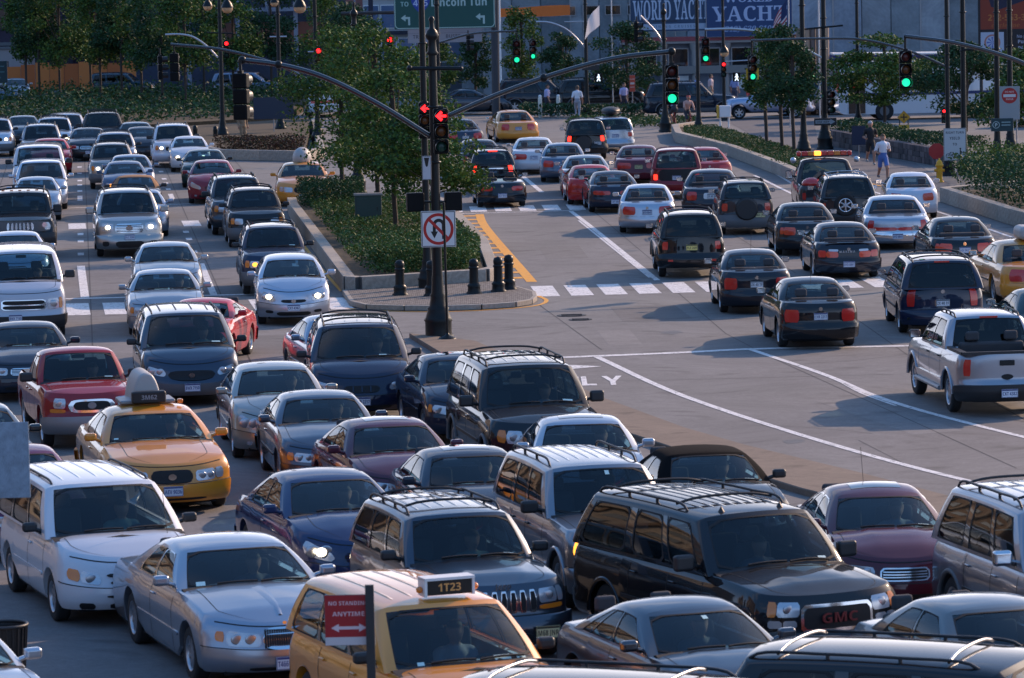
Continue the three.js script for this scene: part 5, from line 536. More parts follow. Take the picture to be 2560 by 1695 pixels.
function crownShape(w, h, y0, n, seed, size, tones, loose = 1) {
  const r = rng(seed), lobes = [], pts = [];
  for (let i = 0; i < 26; i++) { const t = r(), a = r() * 6.283, y = y0 + h * (0.06 + 0.9 * t), rad = w / 2 * Math.sqrt(Math.max(0.06, 1 - Math.pow(Math.abs(2 * t - 0.84), 2) * 0.85)) * (0.35 + 0.5 * r()); lobes.push([Math.cos(a) * rad, y, Math.sin(a) * rad, w * (0.13 + 0.13 * r()), h * (0.07 + 0.07 * r())]); }
  for (let i = 0; i < n; i++) { const l = lobes[Math.floor(r() * lobes.length)], u = r() * 2 - 1, a = r() * 6.283, s = Math.sqrt(1 - u * u), k = Math.pow(r(), 0.42) * (1 + 0.22 * loose * r() * r()); pts.push([l[0] + l[3] * k * s * Math.cos(a), l[1] + l[4] * k * u, l[2] + l[3] * k * s * Math.sin(a), 1]); }
  return [leaves(pts, size, r, tones), lobes];
}
const crowns = new Map();
function tree(name, label, x, z, h, w, y0, n, seed, size, tones, group, lean = 0) {
  const k = [h, w, y0, n, seed, size, tones.length].join(), r = rng(seed + 5); if (!crowns.has(k)) crowns.set(k, crownShape(w, h - y0, y0, n, seed, size, tones));
  const [g, lobes] = crowns.get(k), t = thing(name, label, 'tree', x, 0, z, r() * 0.001, group), tr = h > 4.5 ? 0.085 : 0.06;
  const limbs = [new THREE.TubeGeometry(new THREE.CatmullRomCurve3([V3(lean, 0.3, 0), V3(lean * 0.7, y0 * 0.5, 0.03), V3(0, y0, 0), V3(0.05, y0 + (h - y0) * 0.5, 0), V3(0, h * 0.9, 0)]), 10, tr, 7)];
  for (let i = 0; i < 9; i++) { const l = lobes[i * 2], y = lerp(y0, l[1], 0.35); limbs.push(bar(V3(0.02, y - 0.1, 0), V3(l[0] * 0.85, l[1], l[2] * 0.85), tr * 0.4, 5, tr * 0.15)); }
  mesh('trunk', merge(limbs), bark, t); mesh('crown', g, leafMat, t); return t;
}
// shrubs and hedges: clumps of leaves over an area
function hedgeGeo(pts, y0, y1, n, size, seed, tones, lump = 0.25) {
  pts = pts.map(([x, z]) => [x, z * ZK]); const r = rng(seed), out = [], xs = pts.map(p => p[0]), zs = pts.map(p => p[1]), inside = (x, z) => { let c = false; for (let i = 0, j = pts.length - 1; i < pts.length; j = i++) { const [xi, zi] = pts[i], [xj, zj] = pts[j]; if ((zi > z) !== (zj > z) && x < (xj - xi) * (z - zi) / (zj - zi) + xi) c = !c; } return c; };
  const x0 = Math.min(...xs), x1 = Math.max(...xs), z0 = Math.min(...zs), z1 = Math.max(...zs);
  let guard = 0; while (out.length < n && guard++ < n * 8) { const x = lerp(x0, x1, r()), z = lerp(z0, z1, r()); if (!inside(x, z)) continue; const top = y1 + lump * (nz.noise(x * 1.1, seed, z * 1.1) * 1.1 + nz.noise(x * 0.35, seed + 4, z * 0.35)); const y = lerp(y0, top, 1 - Math.pow(r(), 1.5)); out.push([x, y, z, 1]); }
  return leaves(out, size, r, tones);
}
function hedge(name, label, cat, pts, y0, y1, n, size, seed, tones, lump, kind) { const t = mesh(numbered(name), hedgeGeo(pts, y0, y1, n, size, seed, tones, lump), leafMat, scene); return tag(t, label, cat, null, kind); }
hedge('juniper_bed', 'low green juniper bed in the near planter', 'shrub', [[-7.6, -130], [-4.6, -103], [-3.9, -98.6], [-1.2, -99.6], [-1.2, -110], [-2.3, -122], [-3, -130]], 0.4, 0.72, 24000, 0.085, 31, JUNI, 0.3);
hedge('clipped_shrub', 'dense dark shrubs at the front of the near planter by the bollards', 'shrub', [[-3.9, -100.6], [-3.5, -98.5], [-1.1, -99.5], [-0.85, -101.6], [-1.0, -105], [-3.4, -105.5], [-4, -102.5]], 0.42, 1.15, 20000, 0.08, 32, JUNI, 0.3);
hedge('clipped_hedge', 'square clipped hedge at the back left of the near planter', 'hedge', [[-7.9, -130.5], [-7.4, -126], [-5.2, -126.2], [-5.4, -130.5]], 0.4, 1.3, 8000, 0.08, 33, DEEP, 0.1);
hedge('russet_hedge', 'low russet hedge in the far planter', 'hedge', [[-14.2, -169], [-13.2, -166.8], [-9.8, -164], [-9.6, -168]], 0.4, 1.0, 6000, 0.09, 34, RUSSET, 0.2);
hedge('ground_cover', 'mass of green ground cover below the far left trees', 'ground cover', [[-60, -198], [-22, -197.5], [-14, -204], [-13, -238], [-60, -258]], 0.3, 1.05, 40000, 0.2, 35, [...FRESH, ...DEEP], 0.8, 'stuff');
hedge('clipped_hedge', 'long clipped hedge on the rubble wall behind the jogger', 'hedge', [[15.3, -169], [16.9, -159], [18.7, -149.5], [20.6, -150], [18.4, -160], [17, -170]], 0.7, 1.15, 11000, 0.1, 36, DEEP, 0.12);
hedge('big_hedge', 'large leafy hedge above the granite wall at right edge', 'hedge', [[16.2, -128.2], [17.1, -117.2], [18.6, -106], [26, -106], [26, -130]], 0.42, 1.7, 38000, 0.11, 37, DEEP, 0.4);
hedge('hedge', 'leafy hedge left of the big hedge, around the yield sign', 'hedge', [[17.4, -140], [17.9, -131.5], [22, -131.5], [24, -146], [20, -146]], 0.2, 1.2, 12000, 0.1, 38, GREENS, 0.4);
hedge('grass_strip', 'grass in the strip with three slender trees', 'grass', [[11.5, -141.5], [10.7, -152], [10.1, -160], [9, -168], [8.7, -174], [9, -180], [10.6, -180], [12, -167], [12.9, -157], [12.3, -143]], 0.36, 0.5, 14000, 0.08, 39, FRESH, 0.06, 'stuff');
hedge('grass_strip', 'grass at the far end of the curved granite wall', 'grass', [[3, -192], [10, -186], [10.6, -196], [4, -200]], 0.05, 0.3, 2500, 0.16, 40, FRESH, 0.08, 'stuff');
hedge('low_hedge', 'low hedge along the far bend behind the yellow taxi', 'hedge', [[0.6, -203], [4.2, -201], [7.5, -197.5], [7.8, -199.5], [1, -206]], 0.1, 0.8, 2600, 0.16, 41, DEEP, 0.1);
// trees
const nearTrees = 'trees on the near island';
[[-6.1, -128.5, 6.9, 4.7, 2.0, 9000, 51, 'leftmost tree on the near island, by the clipped hedge'], [-4.55, -121.5, 7.0, 4.9, 1.9, 9200, 52, 'second tree on the near island, tallest of the four'], [-3.75, -114.5, 5.8, 4.3, 1.7, 8000, 53, 'third tree on the near island, above the green cabinet'], [-2.45, -112.2, 4.5, 4.2, 1.75, 8200, 54, 'lowest spreading tree on the near island, behind the arrow signal']].forEach(([x, z, h, w, y0, n, s, l]) => tree('street_tree', l, x, z, h, w, y0, n, s, 0.125, GREENS, nearTrees, 0.05));
const rowTrees = 'trees along the far left bank', ord = ['first', 'second', 'third', 'fourth', 'fifth', 'sixth', 'seventh', 'eighth', 'ninth', 'tenth', 'eleventh', 'twelfth'];
[[-33.5, -246], [-31.4, -237], [-29.9, -236], [-28.3, -240], [-26.6, -231], [-25.0, -229], [-23.4, -226], [-21.5, -220], [-19.6, -215], [-19.9, -232], [-17.2, -222], [-15.2, -228]].forEach(([x, z], i) => tree('street_tree', ord[i] + ' tree from the left in the far left row', x, z, 7.8 + (i * 37 % 5) * 0.3, 3.7 + (i % 3) * 0.4, 2.7 + (i % 2) * 0.3, 5200, 60 + i % 4, 0.19, i % 2 ? DEEP : GREENS, rowTrees));
[[12.0, -164, 5.6, 2.5, 2.2, 'farthest of the three slender trees in the grass strip'], [12.3, -158.6, 5.9, 2.8, 2.0, 'middle of the three slender trees in the grass strip'], [12.6, -155.7, 5.2, 2.4, 2.2, 'nearest of the three slender trees in the grass strip']].forEach(([x, z, h, w, y0, l], i) => tree('street_tree', l, x, z, h, w, y0, 5200, 71 + i, 0.13, i ? DEEP : GREENS, 'slender trees in the grass strip', 0.05));
[[19.6, -183, 4.7, 6.2, 1.2, 8200, 75, 'spreading tree in front of the white bus'], [22.4, -172, 4.6, 5.6, 1.1, 7600, 76, 'spreading tree behind the yield sign'], [23.8, -160, 4.6, 5.4, 1.0, 7600, 77, 'tree behind the red no entry sign'], [7.0, -206, 5.2, 4.4, 1.3, 4600, 78, 'round tree below the first yacht sign'], [0.9, -212, 6.6, 2.6, 1.6, 3000, 79, 'tall narrow tree beside the gantry post'], [-1.9, -214, 4.9, 2.4, 1.4, 2400, 80, 'small tree left of the gantry post'], [-4.2, -210, 4.8, 2.6, 1.4, 2600, 81, 'small tree under the white truck sign'], [3.4, -216, 4.6, 3, 1.3, 2600, 82, 'small tree right of the gantry post'], [-11.6, -222, 7.2, 4.4, 1.9, 3600, 83, 'tree right of the two lamp posts, behind the far planter'], [-9.4, -214, 6.6, 4.2, 1.8, 3600, 84, 'tree behind the left mast arm, nearest the island trees']].forEach(([x, z, h, w, y0, n, s, l]) => tree('street_tree', l, x, z, h, w, y0, Math.round(n * 1.5), s, 0.155, s % 2 ? GREENS : DEEP, 'trees in the background'));

// ---------- posts, signals, signs ----------
const postGeo = (h, s = 1) => merge([lathe([[0.36, 0], [0.36, 0.1], [0.31, 0.13], [0.31, 0.42], [0.34, 0.46], [0.3, 0.52], [0.24, 0.7], [0.26, 0.74], [0.2, 0.8], [0.17, 1.0], [0.19, 1.04], [0.15, 1.1], [0.13, 1.5]].map(([r, y]) => [r * s, y * s]), 16), lathe([[0.12 * s, 1.5 * s], [0.092 * s, h - 0.9], [0.09 * s, h - 0.9]], 12), lathe([[0.105, h - 0.95], [0.15, h - 0.9], [0.105, h - 0.84], [0.09, h - 0.6], [0.14, h - 0.54], [0.16, h - 0.46], [0.12, h - 0.36], [0.06, h - 0.3], [0.05, h - 0.14], [0.075, h - 0.08], [0.04, h - 0.02], [0, h]].map(([r, y]) => [r * s, y]), 12)]);
const posts = 'dark cast iron street posts';
function post(label, x, z, h, s = 1, cat = 'lamp post', name = 'lamp_post') { const t = thing(name, label, cat, x, 0, z, 0, posts); const g = postGeo(h, s); mesh('shaft', g, M.iron, t); for (const y of [h * 0.55, h * 0.72]) mesh('collar', new THREE.TorusGeometry(0.12 * s, 0.03 * s, 8, 16).rotateX(P).translate(0, y, 0), M.iron, t); return t; }
M.armGloss = phys([0.012, 0.014, 0.016], { roughness: 0.25, clearcoat: 1, clearcoatRoughness: 0.12 });
function arm(t, pts, r, m = M.armGloss, r2) { const o = t.position; return mesh('mast_arm', tube(pts.map(([x, y, z]) => V3(x - o.x, y, (z ?? o.z) - o.z)), r, 24, 8), m, t); }
function lampHead(t, x, y, s = 1) { const o = t.position; const n = mesh('lamp_head', merge([lathe([[0.05, 0.42], [0.1, 0.34], [0.2, 0.22], [0.27, 0.06], [0.28, 0]].map(([r, q]) => [r * s, q * s]), 16), bar(V3(0, 0.38 * s, 0), V3(0, 0.6 * s, 0), 0.03 * s, 6)]).translate(x - o.x, y, 0), M.iron, t); mesh('lamp_glass', lathe([[0.26, 0], [0.25, -0.1], [0.17, -0.22], [0, -0.26]].map(([r, q]) => [r * s, q * s]), 16).translate(x - o.x, y, 0), M.lampGlass, n); }
M.lampGlass = phys([0.85, 0.55, 0.3], { roughness: 0.25, transmission: 0.35, thickness: 0 });
const lensOff = { red: phys([0.1, 0.008, 0.006], { roughness: 0.3 }), amber: phys([0.16, 0.05, 0.006], { roughness: 0.3 }), green: phys([0.006, 0.06, 0.04], { roughness: 0.3 }) };
const lensOn = { red: glow([0.6, 0.02, 0.02], [1, 0.012, 0.015], 3), amber: glow([0.7, 0.3, 0.02], [1, 0.5, 0.03], 2.5), green: glow([0.05, 0.6, 0.4], [0.01, 0.8, 0.36], 1.0) };
M.housing = phys([0.006, 0.007, 0.008], { roughness: 0.5, specularIntensity: 0.25 });
const signals = 'traffic signals at the crossing';
function signal(label, x, y, z, turn, lit, o = {}) {       // y = top of the housing; turn 0 faces the camera
  const s = o.s ?? 1, t = thing('traffic_light', label, 'traffic light', x, y, z, turn * Math.PI / 180, signals);
  mesh('housing', merge([0, 1, 2].map(i => new RoundedBoxGeometry(0.36 * s, 0.355 * s, 0.22 * s, 2, 0.04 * s).translate(0, (-0.19 - 0.37 * i) * s, -0.1 * s))), M.housing, t);
  ['red', 'amber', 'green'].forEach((c, i) => { const cy = (-0.19 - 0.37 * i) * s; mesh('visor', new THREE.CylinderGeometry(0.155 * s, 0.155 * s, 0.26 * s, 18, 1, true, -Math.PI * 0.78, Math.PI * 1.56).rotateX(P).rotateZ(Math.PI).translate(0, cy, 0.13 * s), M.visor, t);
    if (lit === c && o.arrow) { mesh('lens_back', new THREE.CircleGeometry(0.145 * s, 20).translate(0, cy, 0.015), M.dark, t); const sh = new THREE.Shape([[-0.13, 0], [0, 0.125], [0.045, 0.08], [0, 0.03], [0.13, 0.03], [0.13, -0.03], [0, -0.03], [0.045, -0.08], [0, -0.125]].map(([a, b]) => new THREE.Vector2(a * s, b * s))); mesh('arrow_lens', new THREE.ShapeGeometry(sh).translate(0, cy, 0.03), lensOn[c], t); }
    else mesh(c + '_lens', new THREE.SphereGeometry(0.15 * s, 18, 8, 0, 6.283, 0, 0.9).rotateX(P).scale(1, 1, 0.45).translate(0, cy, -0.03 * s), lit === c ? lensOn[c] : lensOff[c], t); });
  mesh('hanger', merge([bar(V3(0, 0, -0.1 * s), V3(0, o.up ?? 0.3, -0.1 * s), 0.035, 6), box(0.12, 0.06, 0.12, 0, 0.02, -0.1 * s)]), M.iron, t);
  return t;
}
M.visor = std([0.008, 0.009, 0.01], 0.4, 0, BS);
// main post at the end of the median strip with two mast arms
{
  const t = post('big dark post at the end of the median with the no U-turn sign', -1.78, -85.2, 7.85, 1.04, 'signal post', 'signal_post');
  arm(t, [[-1.9, 4.96], [-3.17, 5.78], [-4.5, 6.46], [-5.46, 6.74], [-6.37, 6.88]], 0.065); arm(t, [[-1.6, 5.36], [-0.17, 5.94], [1.29, 6.42], [2.65, 6.74], [4.0, 6.87]], 0.06);
  mesh('cross_bar', merge([bar(V3(-0.55, 6.6, 0.15), V3(0.68, 6.57, 0.15), 0.05, 10), new THREE.SphereGeometry(0.075, 10, 8).translate(-0.55, 6.6, 0.15), new THREE.SphereGeometry(0.06, 10, 8).translate(0.68, 6.57, 0.15)]), M.iron, t);
  for (const [x, y] of [[-5.5, 6.75], [0.9, 6.3], [-6.37, 6.88], [4, 6.87]]) mesh('clamp', new THREE.SphereGeometry(0.1, 10, 8).translate(x + 1.78, y, 0), M.iron, t);
  signal('dark signal seen from behind at the end of the left mast arm', -6.38, 6.58, -85.2, 160, null, { up: 0.3, s: 1.03 });
  signal('green signal hanging from the right mast arm of the big post', 3.99, 6.56, -85.1, 2, 'green', { up: 0.3, s: 0.88 });
  signal('red left arrow signal on the front of the big post', -1.6, 5.64, -84.75, 4, 'red', { arrow: 1, up: 0.05 }); signal('red left arrow signal on the post behind the big post', -2.27, 5.3, -96.9, 4, 'red', { arrow: 1, up: 0.05, s: 0.9 });
  const p2 = post('tall dark post among the bollards on the cobbled island nose', -2.3, -97.3, 9.6, 0.85);
  const sp = thing('sign_post', 'thin steel post with round foot just in front of the big dark post', 'post', -1.55, 0.1, -84.3); mesh('post', merge([bar(V3(0, 0, 0), V3(-0.02, 3.3, 0), 0.03, 8)]), M.iron, sp); mesh('foot', lathe([[0.22, 0], [0.2, 0.05], [0.06, 0.1], [0.03, 0.16]], 16), M.iron, sp);
}
function canvasMat(w, h, draw, o) { return textMat(draw, w, h, o); }
function signBoard(label, x, y, z, w, h, m, turn = 0, o = {}) { const t = thing(o.name ?? 'road_sign', label, o.cat ?? 'sign', x, y, z, turn * Math.PI / 180, o.group); const g = new RoundedBoxGeometry(w, h, 0.02, 2, 0.008); mesh('panel', g, o.back ?? M.steel, t); mesh('face', new THREE.PlaneGeometry(w * 0.985, h * 0.985).translate(0, 0, 0.0125), m, t); if (o.post) mesh('post', bar(V3(o.px ?? 0, -y + 0.02, -0.05), V3(o.px ?? 0, h / 2, -0.05), 0.03, 8), o.postMat ?? M.steel, t); return t; }
const noU = canvasMat(512, 512, (g) => { g.fillStyle = '#d9dad8'; g.fillRect(0, 0, 512, 512); g.strokeStyle = '#151515'; g.lineWidth = 10; g.strokeRect(12, 12, 488, 488); g.lineWidth = 46; g.beginPath(); g.moveTo(330, 400); g.lineTo(330, 200); g.arc(262, 200, 68, 0, Math.PI, true); g.lineTo(194, 300); g.stroke(); g.fillStyle = '#151515'; g.beginPath(); g.moveTo(140, 290); g.lineTo(248, 290); g.lineTo(194, 390); g.fill(); g.strokeStyle = '#b8231c'; g.lineWidth = 44; g.beginPath(); g.arc(256, 256, 205, 0, 7); g.stroke(); g.beginPath(); g.moveTo(112, 112); g.lineTo(400, 400); g.stroke(); });
signBoard('square white no U-turn sign on the big dark post', -1.72, 2.72, -84.86, 0.84, 0.88, noU);
signBoard('small white sign with black funnel shape on the big dark post', -1.97, 4.2, -84.9, 0.22, 0.58, canvasMat(128, 340, (g) => { g.fillStyle = '#b9bcc0'; g.fillRect(0, 0, 128, 340); g.strokeStyle = '#1a1a1a'; g.lineWidth = 5; g.strokeRect(5, 5, 118, 330); g.fillStyle = '#0c0c0c'; g.beginPath(); g.moveTo(26, 24); g.lineTo(102, 24); g.lineTo(80, 140); g.quadraticCurveTo(64, 170, 48, 140); g.fill(); }));
for (const [dx, lab] of [[-0.5, 'left dark pedestrian signal on the big post'], [0.42, 'right dark pedestrian signal on the big post']]) { const t = thing('pedestrian_signal', lab, 'traffic light', -1.78 + dx, 3.0 + 0.35, -85.3, 0.2); mesh('housing', new RoundedBoxGeometry(0.42, 0.46, 0.22, 2, 0.03), M.housing, t); mesh('screen', box(0.34, 0.36, 0.01, 0, 0, -0.115), M.dark, t); mesh('bracket', bar(V3(0, 0, 0), V3(-dx, 0, 0.1), 0.03, 6), M.iron, t); }
// bollards
[[-3.01, -95.28, 'leftmost black bollard on the cobbled island nose'], [-2.15, -94.9, 'black bollard half hidden by the big dark post'], [-1.0, -95.26, 'black bollard right of the big dark post'], [-0.34, -95.69, 'front one of the two close black bollards'], [-0.05, -96.29, 'rear one of the two close black bollards']].forEach(([x, z, l]) => { const t = thing('bollard', l, 'bollard', x, 0.13, z, 0, 'black bollards on the island'); mesh('base', lathe([[0.22, 0], [0.22, 0.05], [0.18, 0.08], [0.17, 0.2], [0.19, 0.24], [0.14, 0.3]], 18), M.iron, t); mesh('shaft', lathe([[0.14, 0.28], [0.125, 0.35], [0.12, 0.68], [0.14, 0.7], [0.14, 0.74], [0.12, 0.76]], 18), M.iron, t); mesh('cap', lathe([[0.12, 0.76], [0.13, 0.82], [0.13, 0.88], [0.1, 0.95], [0, 0.98]], 18), M.iron, t); });
[[-17.0, -181], [-16.1, -181.5], [-14.95, -180.2], [-10.2, -183], [-8.6, -184], [-6.9, -184.5]].forEach(([x, z], i) => { const t = thing('bollard', ord[i] + ' black bollard from the left before the far planter', 'bollard', x, 0, z, 0, 'black bollards before the far planter'); mesh('shaft', lathe([[0.2, 0], [0.2, 0.08], [0.15, 0.24], [0.12, 0.35], [0.12, 0.7], [0.14, 0.74], [0.12, 0.78], [0.12, 0.9], [0, 0.98]], 12), M.iron, t); });
// cabinet on the island
{ const t = thing('utility_cabinet', 'dark green utility cabinet between the island trees', 'cabinet', -4.75, 0.4, -118.5, 0.05); const gm = std([0.03, 0.06, 0.055], 0.5); mesh('body', new RoundedBoxGeometry(0.9, 0.95, 0.5, 2, 0.03).translate(0, 0.48, 0), gm, t); mesh('roof', box(0.96, 0.06, 0.56, 0, 0.98, 0), M.steel, t); mesh('door', box(0.8, 0.8, 0.02, 0, 0.45, 0.257), gm, t); mesh('handle', box(0.03, 0.14, 0.03, 0.3, 0.5, 0.28), M.trim, t); }
// other posts with arms and signals
{
  let t = post('dark post with long left mast arm hidden by the island trees', -6.0, -140, 7.6, 1, 'signal post', 'signal_post'); arm(t, [[-6.0, 3.5], [-7.57, 4.36], [-8.97, 5.13], [-11.18, 5.8], [-13.3, 6.07]], 0.06);
  signal('dark signal seen from behind, nearest the far left lamp posts', -13.15, 5.72, -140, 175, null, { up: 0.3 }); signal('dark signal turned sideways beside the far left one', -13.75, 5.6, -141, 100, null, { up: 0.3, s: 0.85 });
  t = post('dark lamp post with curved pale bracket at far left', -14.7, -181.8, 9, 1); arm(t, [[-14.85, 4.4], [-15.4, 5.0], [-16.14, 5.51], [-16.8, 5.64], [-17.53, 5.64]], 0.05, M.alloy); mesh('bar', bar(V3(-0.7, 5.7, 0), V3(0.7, 5.62, 0), 0.04, 6), M.iron, t); lampHead(t, -15.3, 7.05, 0.9);
  t = post('dark lamp post right of the curved bracket, before the far planter', -12.05, -187, 9, 1); mesh('bar', bar(V3(-0.45, 5.3, 0), V3(0.45, 5.3, 0), 0.05, 6), M.alloy, t); lampHead(t, -12.2, 7.1, 0.85);
  t = post('dark lamp post with big lamp left of the red brick column', -9.6, -178, 9, 1); lampHead(t, -10.35, 6.95, 1.2); lampHead(t, -14.0, 7.0, 1.1); mesh('bracket', tube([V3(0, 7.9, 0), V3(-0.75, 8.1, 0), V3(-4.4, 7.9, 0)], 0.035, 16, 6), M.iron, t); mesh('bar', bar(V3(-0.4, 4.7, 0), V3(0.4, 4.68, 0), 0.04, 6), M.alloy, t);
  signal('small red signal in front of the far left trees', -15.2, 5.05, -192, 5, 'red', { up: 0.2, s: 0.85 }); signal('red signal at the edge of the island tree leaves', -9.35, 4.98, -176, 5, 'red', { up: 0.2, s: 1.0 }); signal('bright red signal left of the green motorway sign', -5.65, 5.55, -172, 5, 'red', { up: 0.2, s: 1.05 });
  t = post('dark post behind the big post carrying the far middle arm', -3.2, -165, 8, 1, 'signal post', 'signal_post'); arm(t, [[-3.2, 5.3], [-1.57, 5.71], [0.49, 5.8]], 0.05); signal('green signal on the far middle arm', 0.5, 5.38, -165, 0, 'green', { up: 0.35, s: 1.0 }); signal('green signal just right of the far middle arm', 1.3, 5.25, -170, 12, 'green', { up: 0.2, s: 0.85 }); signal('green signal peeking out beside the big post', -3.55, 4.75, -172, 8, 'green', { up: 0.2, s: 0.75 });
  signal('dark signal turned away above the silver wagon', -2.0, 5.05, -196, 100, null, { up: 0.2, s: 0.85 });
  t = post('lamp post with flag and curved bracket on the far bend', 4.58, -202, 9, 0.9); arm(t, [[4.58, 3.94], [3.7, 4.9], [3.12, 5.27], [2.4, 5.5], [1.75, 5.53]], 0.05, M.alloy); mesh('bar', bar(V3(-1.2, 5.5, 0), V3(0.5, 5.5, 0), 0.035, 6), M.alloy, t); mesh('one_way_plate', box(1.0, 0.28, 0.02, 0.25, 2.85, 0.14), M.trim, t);
  t = post('dark post with slanting pale bracket above the round tree', 8.22, -183.4, 6.7, 1, 'signal post', 'signal_post'); arm(t, [[8.25, 4.5], [7.81, 5.22], [7.03, 6.06]], 0.05, M.alloy); signal('dark signal turned sideways under the first yacht sign', 6.9, 5.75, -183.4, 75, null, { up: 0.3, s: 0.95 });
  t = post('tall dark lamp post in the grass strip with slender trees', 13.15, -156.5, 9.5, 1.05);
  t = post('dark post with sunlit mast arm beside the slender trees', 14.8, -164.3, 8.5, 1.1, 'signal post', 'signal_post'); arm(t, [[14.7, 4.27], [12.76, 5.29], [10.9, 5.67], [9.27, 5.7]], 0.06, M.alloy); mesh('bar', bar(V3(-1.1, 5.6, 0.1), V3(0.9, 5.75, 0.1), 0.05, 6), M.iron, t); signal('green signal at the end of the sunlit mast arm', 9.3, 5.3, -164.3, 0, 'green', { up: 0.35, s: 1.02 }); signal('green signal beside the post with the sunlit arm', 14.25, 4.2, -164.6, 10, 'green', { up: 0.1, s: 0.85 }); signal('unlit signal low on the post with the sunlit arm', 15.05, 2.75, -163.7, 15, null, { up: 0.05, s: 0.95 });
  t = post('thin dark lamp post behind the white bus front', 18.3, -183.8, 9, 0.8); t = post('thin dark lamp post left of the second yacht sign', 9.76, -179.9, 9, 0.85); t = post('thin dark lamp post below the word yacht', 12.0, -194.8, 7.6, 0.8); lampHead(t, 12.05, 3.75, 0.95); mesh('bar', bar(V3(0, 3.25, 0), V3(1.4, 3.3, 0), 0.04, 6), M.alloy, t);
  t = post('twin dark posts with dark mast arm at right, left one', 17.9, -143.2, 9, 0.85, 'signal post', 'signal_post'); arm(t, [[18.02, 4.37], [16.46, 5.07], [14.52, 5.6], [12.74, 5.68], [9.95, 5.66]], 0.05); signal('green signal with amber back plate on the dark mast arm', 10.0, 5.05, -143.2, 10, 'green', { up: 0.6, s: 0.92 });
  const bp = thing('back_plate', 'yellow plate behind the green lens on the dark mast arm', 'sign', 10.0, 4.3, -143.36, 0.17); mesh('plate', box(0.52, 0.45, 0.02, 0, 0, 0), std([0.6, 0.4, 0.02], 0.5), bp);
  t = post('twin dark posts with dark mast arm at right, right one', 18.6, -143.6, 9.2, 1, 'signal post', 'signal_post'); mesh('bar', bar(V3(0, 5.1, 0.1), V3(0.55, 5.1, 0.1), 0.05, 6), M.iron, t);
  t = post('dark lamp post left of the no entry sign', 20.75, -149.2, 9, 1); t = post('dark lamp post right of the no entry sign', 21.9, -153.4, 9, 1.05);
  t = post('dark post out at the right with the near right mast arm', 16.4, -100, 8, 1.1, 'signal post', 'signal_post'); arm(t, [[16.4, 4.8], [15.8, 5.26], [14.67, 5.93], [12.86, 6.51], [11.31, 6.76]], 0.06); signal('large green signal on the near right mast arm', 11.33, 6.36, -100, 2, 'green', { up: 0.42, s: 0.98 });
  signal('small red signal above the dark SUV in the far cross street', 11.9, 3.3, -193, 5, 'red', { up: 0.2, s: 0.75 }); signal('small red signal below the right twin posts', 18.6, 2.42, -150, 5, 'red', { up: 0.1, s: 0.55 });
  for (const [x, y, z, l] of [[5.25, 2.3, -201, 'lit walking man signal on the flag lamp post'], [12.6, 2.45, -193, 'lit walking man signal by the red signal in the far street']]) { const w = thing('pedestrian_signal', l, 'traffic light', x, y, z); mesh('housing', new RoundedBoxGeometry(0.42, 0.5, 0.2, 2, 0.03).translate(0, 0, -0.11), M.housing, w); const sh = new THREE.Shape([[0, 0.2], [0.06, 0.16], [0.03, 0.1], [0.1, 0.0], [0.06, -0.02], [0.03, 0.04], [0.04, -0.05], [0.11, -0.2], [0.06, -0.2], [0, -0.1], [-0.06, -0.2], [-0.12, -0.2], [-0.04, -0.05], [-0.04, 0.03], [-0.09, -0.03], [-0.11, 0.01], [-0.03, 0.1], [-0.05, 0.16]].map(([a, b]) => new THREE.Vector2(a, b))); mesh('walking_man', new THREE.ShapeGeometry(sh).translate(0, 0, 0.0), glow([0.9, 0.95, 1], [0.8, 0.92, 1], 1.1), w); }
}
// signs at the right
const txt = (g, s, x, y, f, c, a = 'center', mw) => { g.font = f; g.fillStyle = c; g.textAlign = a; g.fillText(s, x, y, mw); };
signBoard('white sign reading right turn yield to bicycles and walkers', 17.76, 1.45, -139.9, 0.9, 1.3, canvasMat(360, 520, (g) => { g.fillStyle = '#b4b8bb'; g.fillRect(0, 0, 360, 520); g.strokeStyle = '#333'; g.lineWidth = 6; g.strokeRect(6, 6, 348, 508); txt(g, 'RIGHT TURN', 180, 85, 'bold 52px sans-serif', '#333b44', 'center', 300); txt(g, 'YIELD', 180, 180, 'bold 62px sans-serif', '#333b44'); txt(g, 'TO', 180, 275, 'bold 56px sans-serif', '#333b44'); g.strokeStyle = '#222a33'; g.lineWidth = 8; for (const x of [70, 175]) { g.beginPath(); g.arc(x, 440, 34, 0, 7); g.stroke(); } g.beginPath(); g.moveTo(70, 440); g.lineTo(105, 385); g.lineTo(155, 385); g.lineTo(175, 440); g.moveTo(105, 385); g.lineTo(125, 440); g.lineTo(155, 385); g.stroke(); g.fillStyle = '#15191f'; g.beginPath(); g.arc(268, 330, 15, 0, 7); g.fill(); g.lineWidth = 20; g.strokeStyle = '#15191f'; g.beginPath(); g.moveTo(268, 350); g.lineTo(268, 415); g.lineTo(250, 490); g.moveTo(268, 415); g.lineTo(292, 490); g.moveTo(268, 365); g.lineTo(300, 400); g.stroke(); }), 0, { post: 1, px: 0.1 });
signBoard('white no entry sign with red disc and white bar', 21.25, 2.65, -149.0, 0.86, 1.42, canvasMat(360, 600, (g) => { g.fillStyle = '#8d9396'; g.fillRect(0, 0, 360, 600); g.fillStyle = '#a31f1f'; g.beginPath(); g.arc(180, 165, 142, 0, 7); g.fill(); g.fillStyle = '#c3c5c6'; g.fillRect(70, 140, 220, 52); txt(g, 'DO NOT', 180, 112, 'bold 44px sans-serif', '#c8b9b5'); txt(g, 'ENTER', 180, 245, 'bold 44px sans-serif', '#c8b9b5'); }), 0, { post: 1, px: 0.3 });
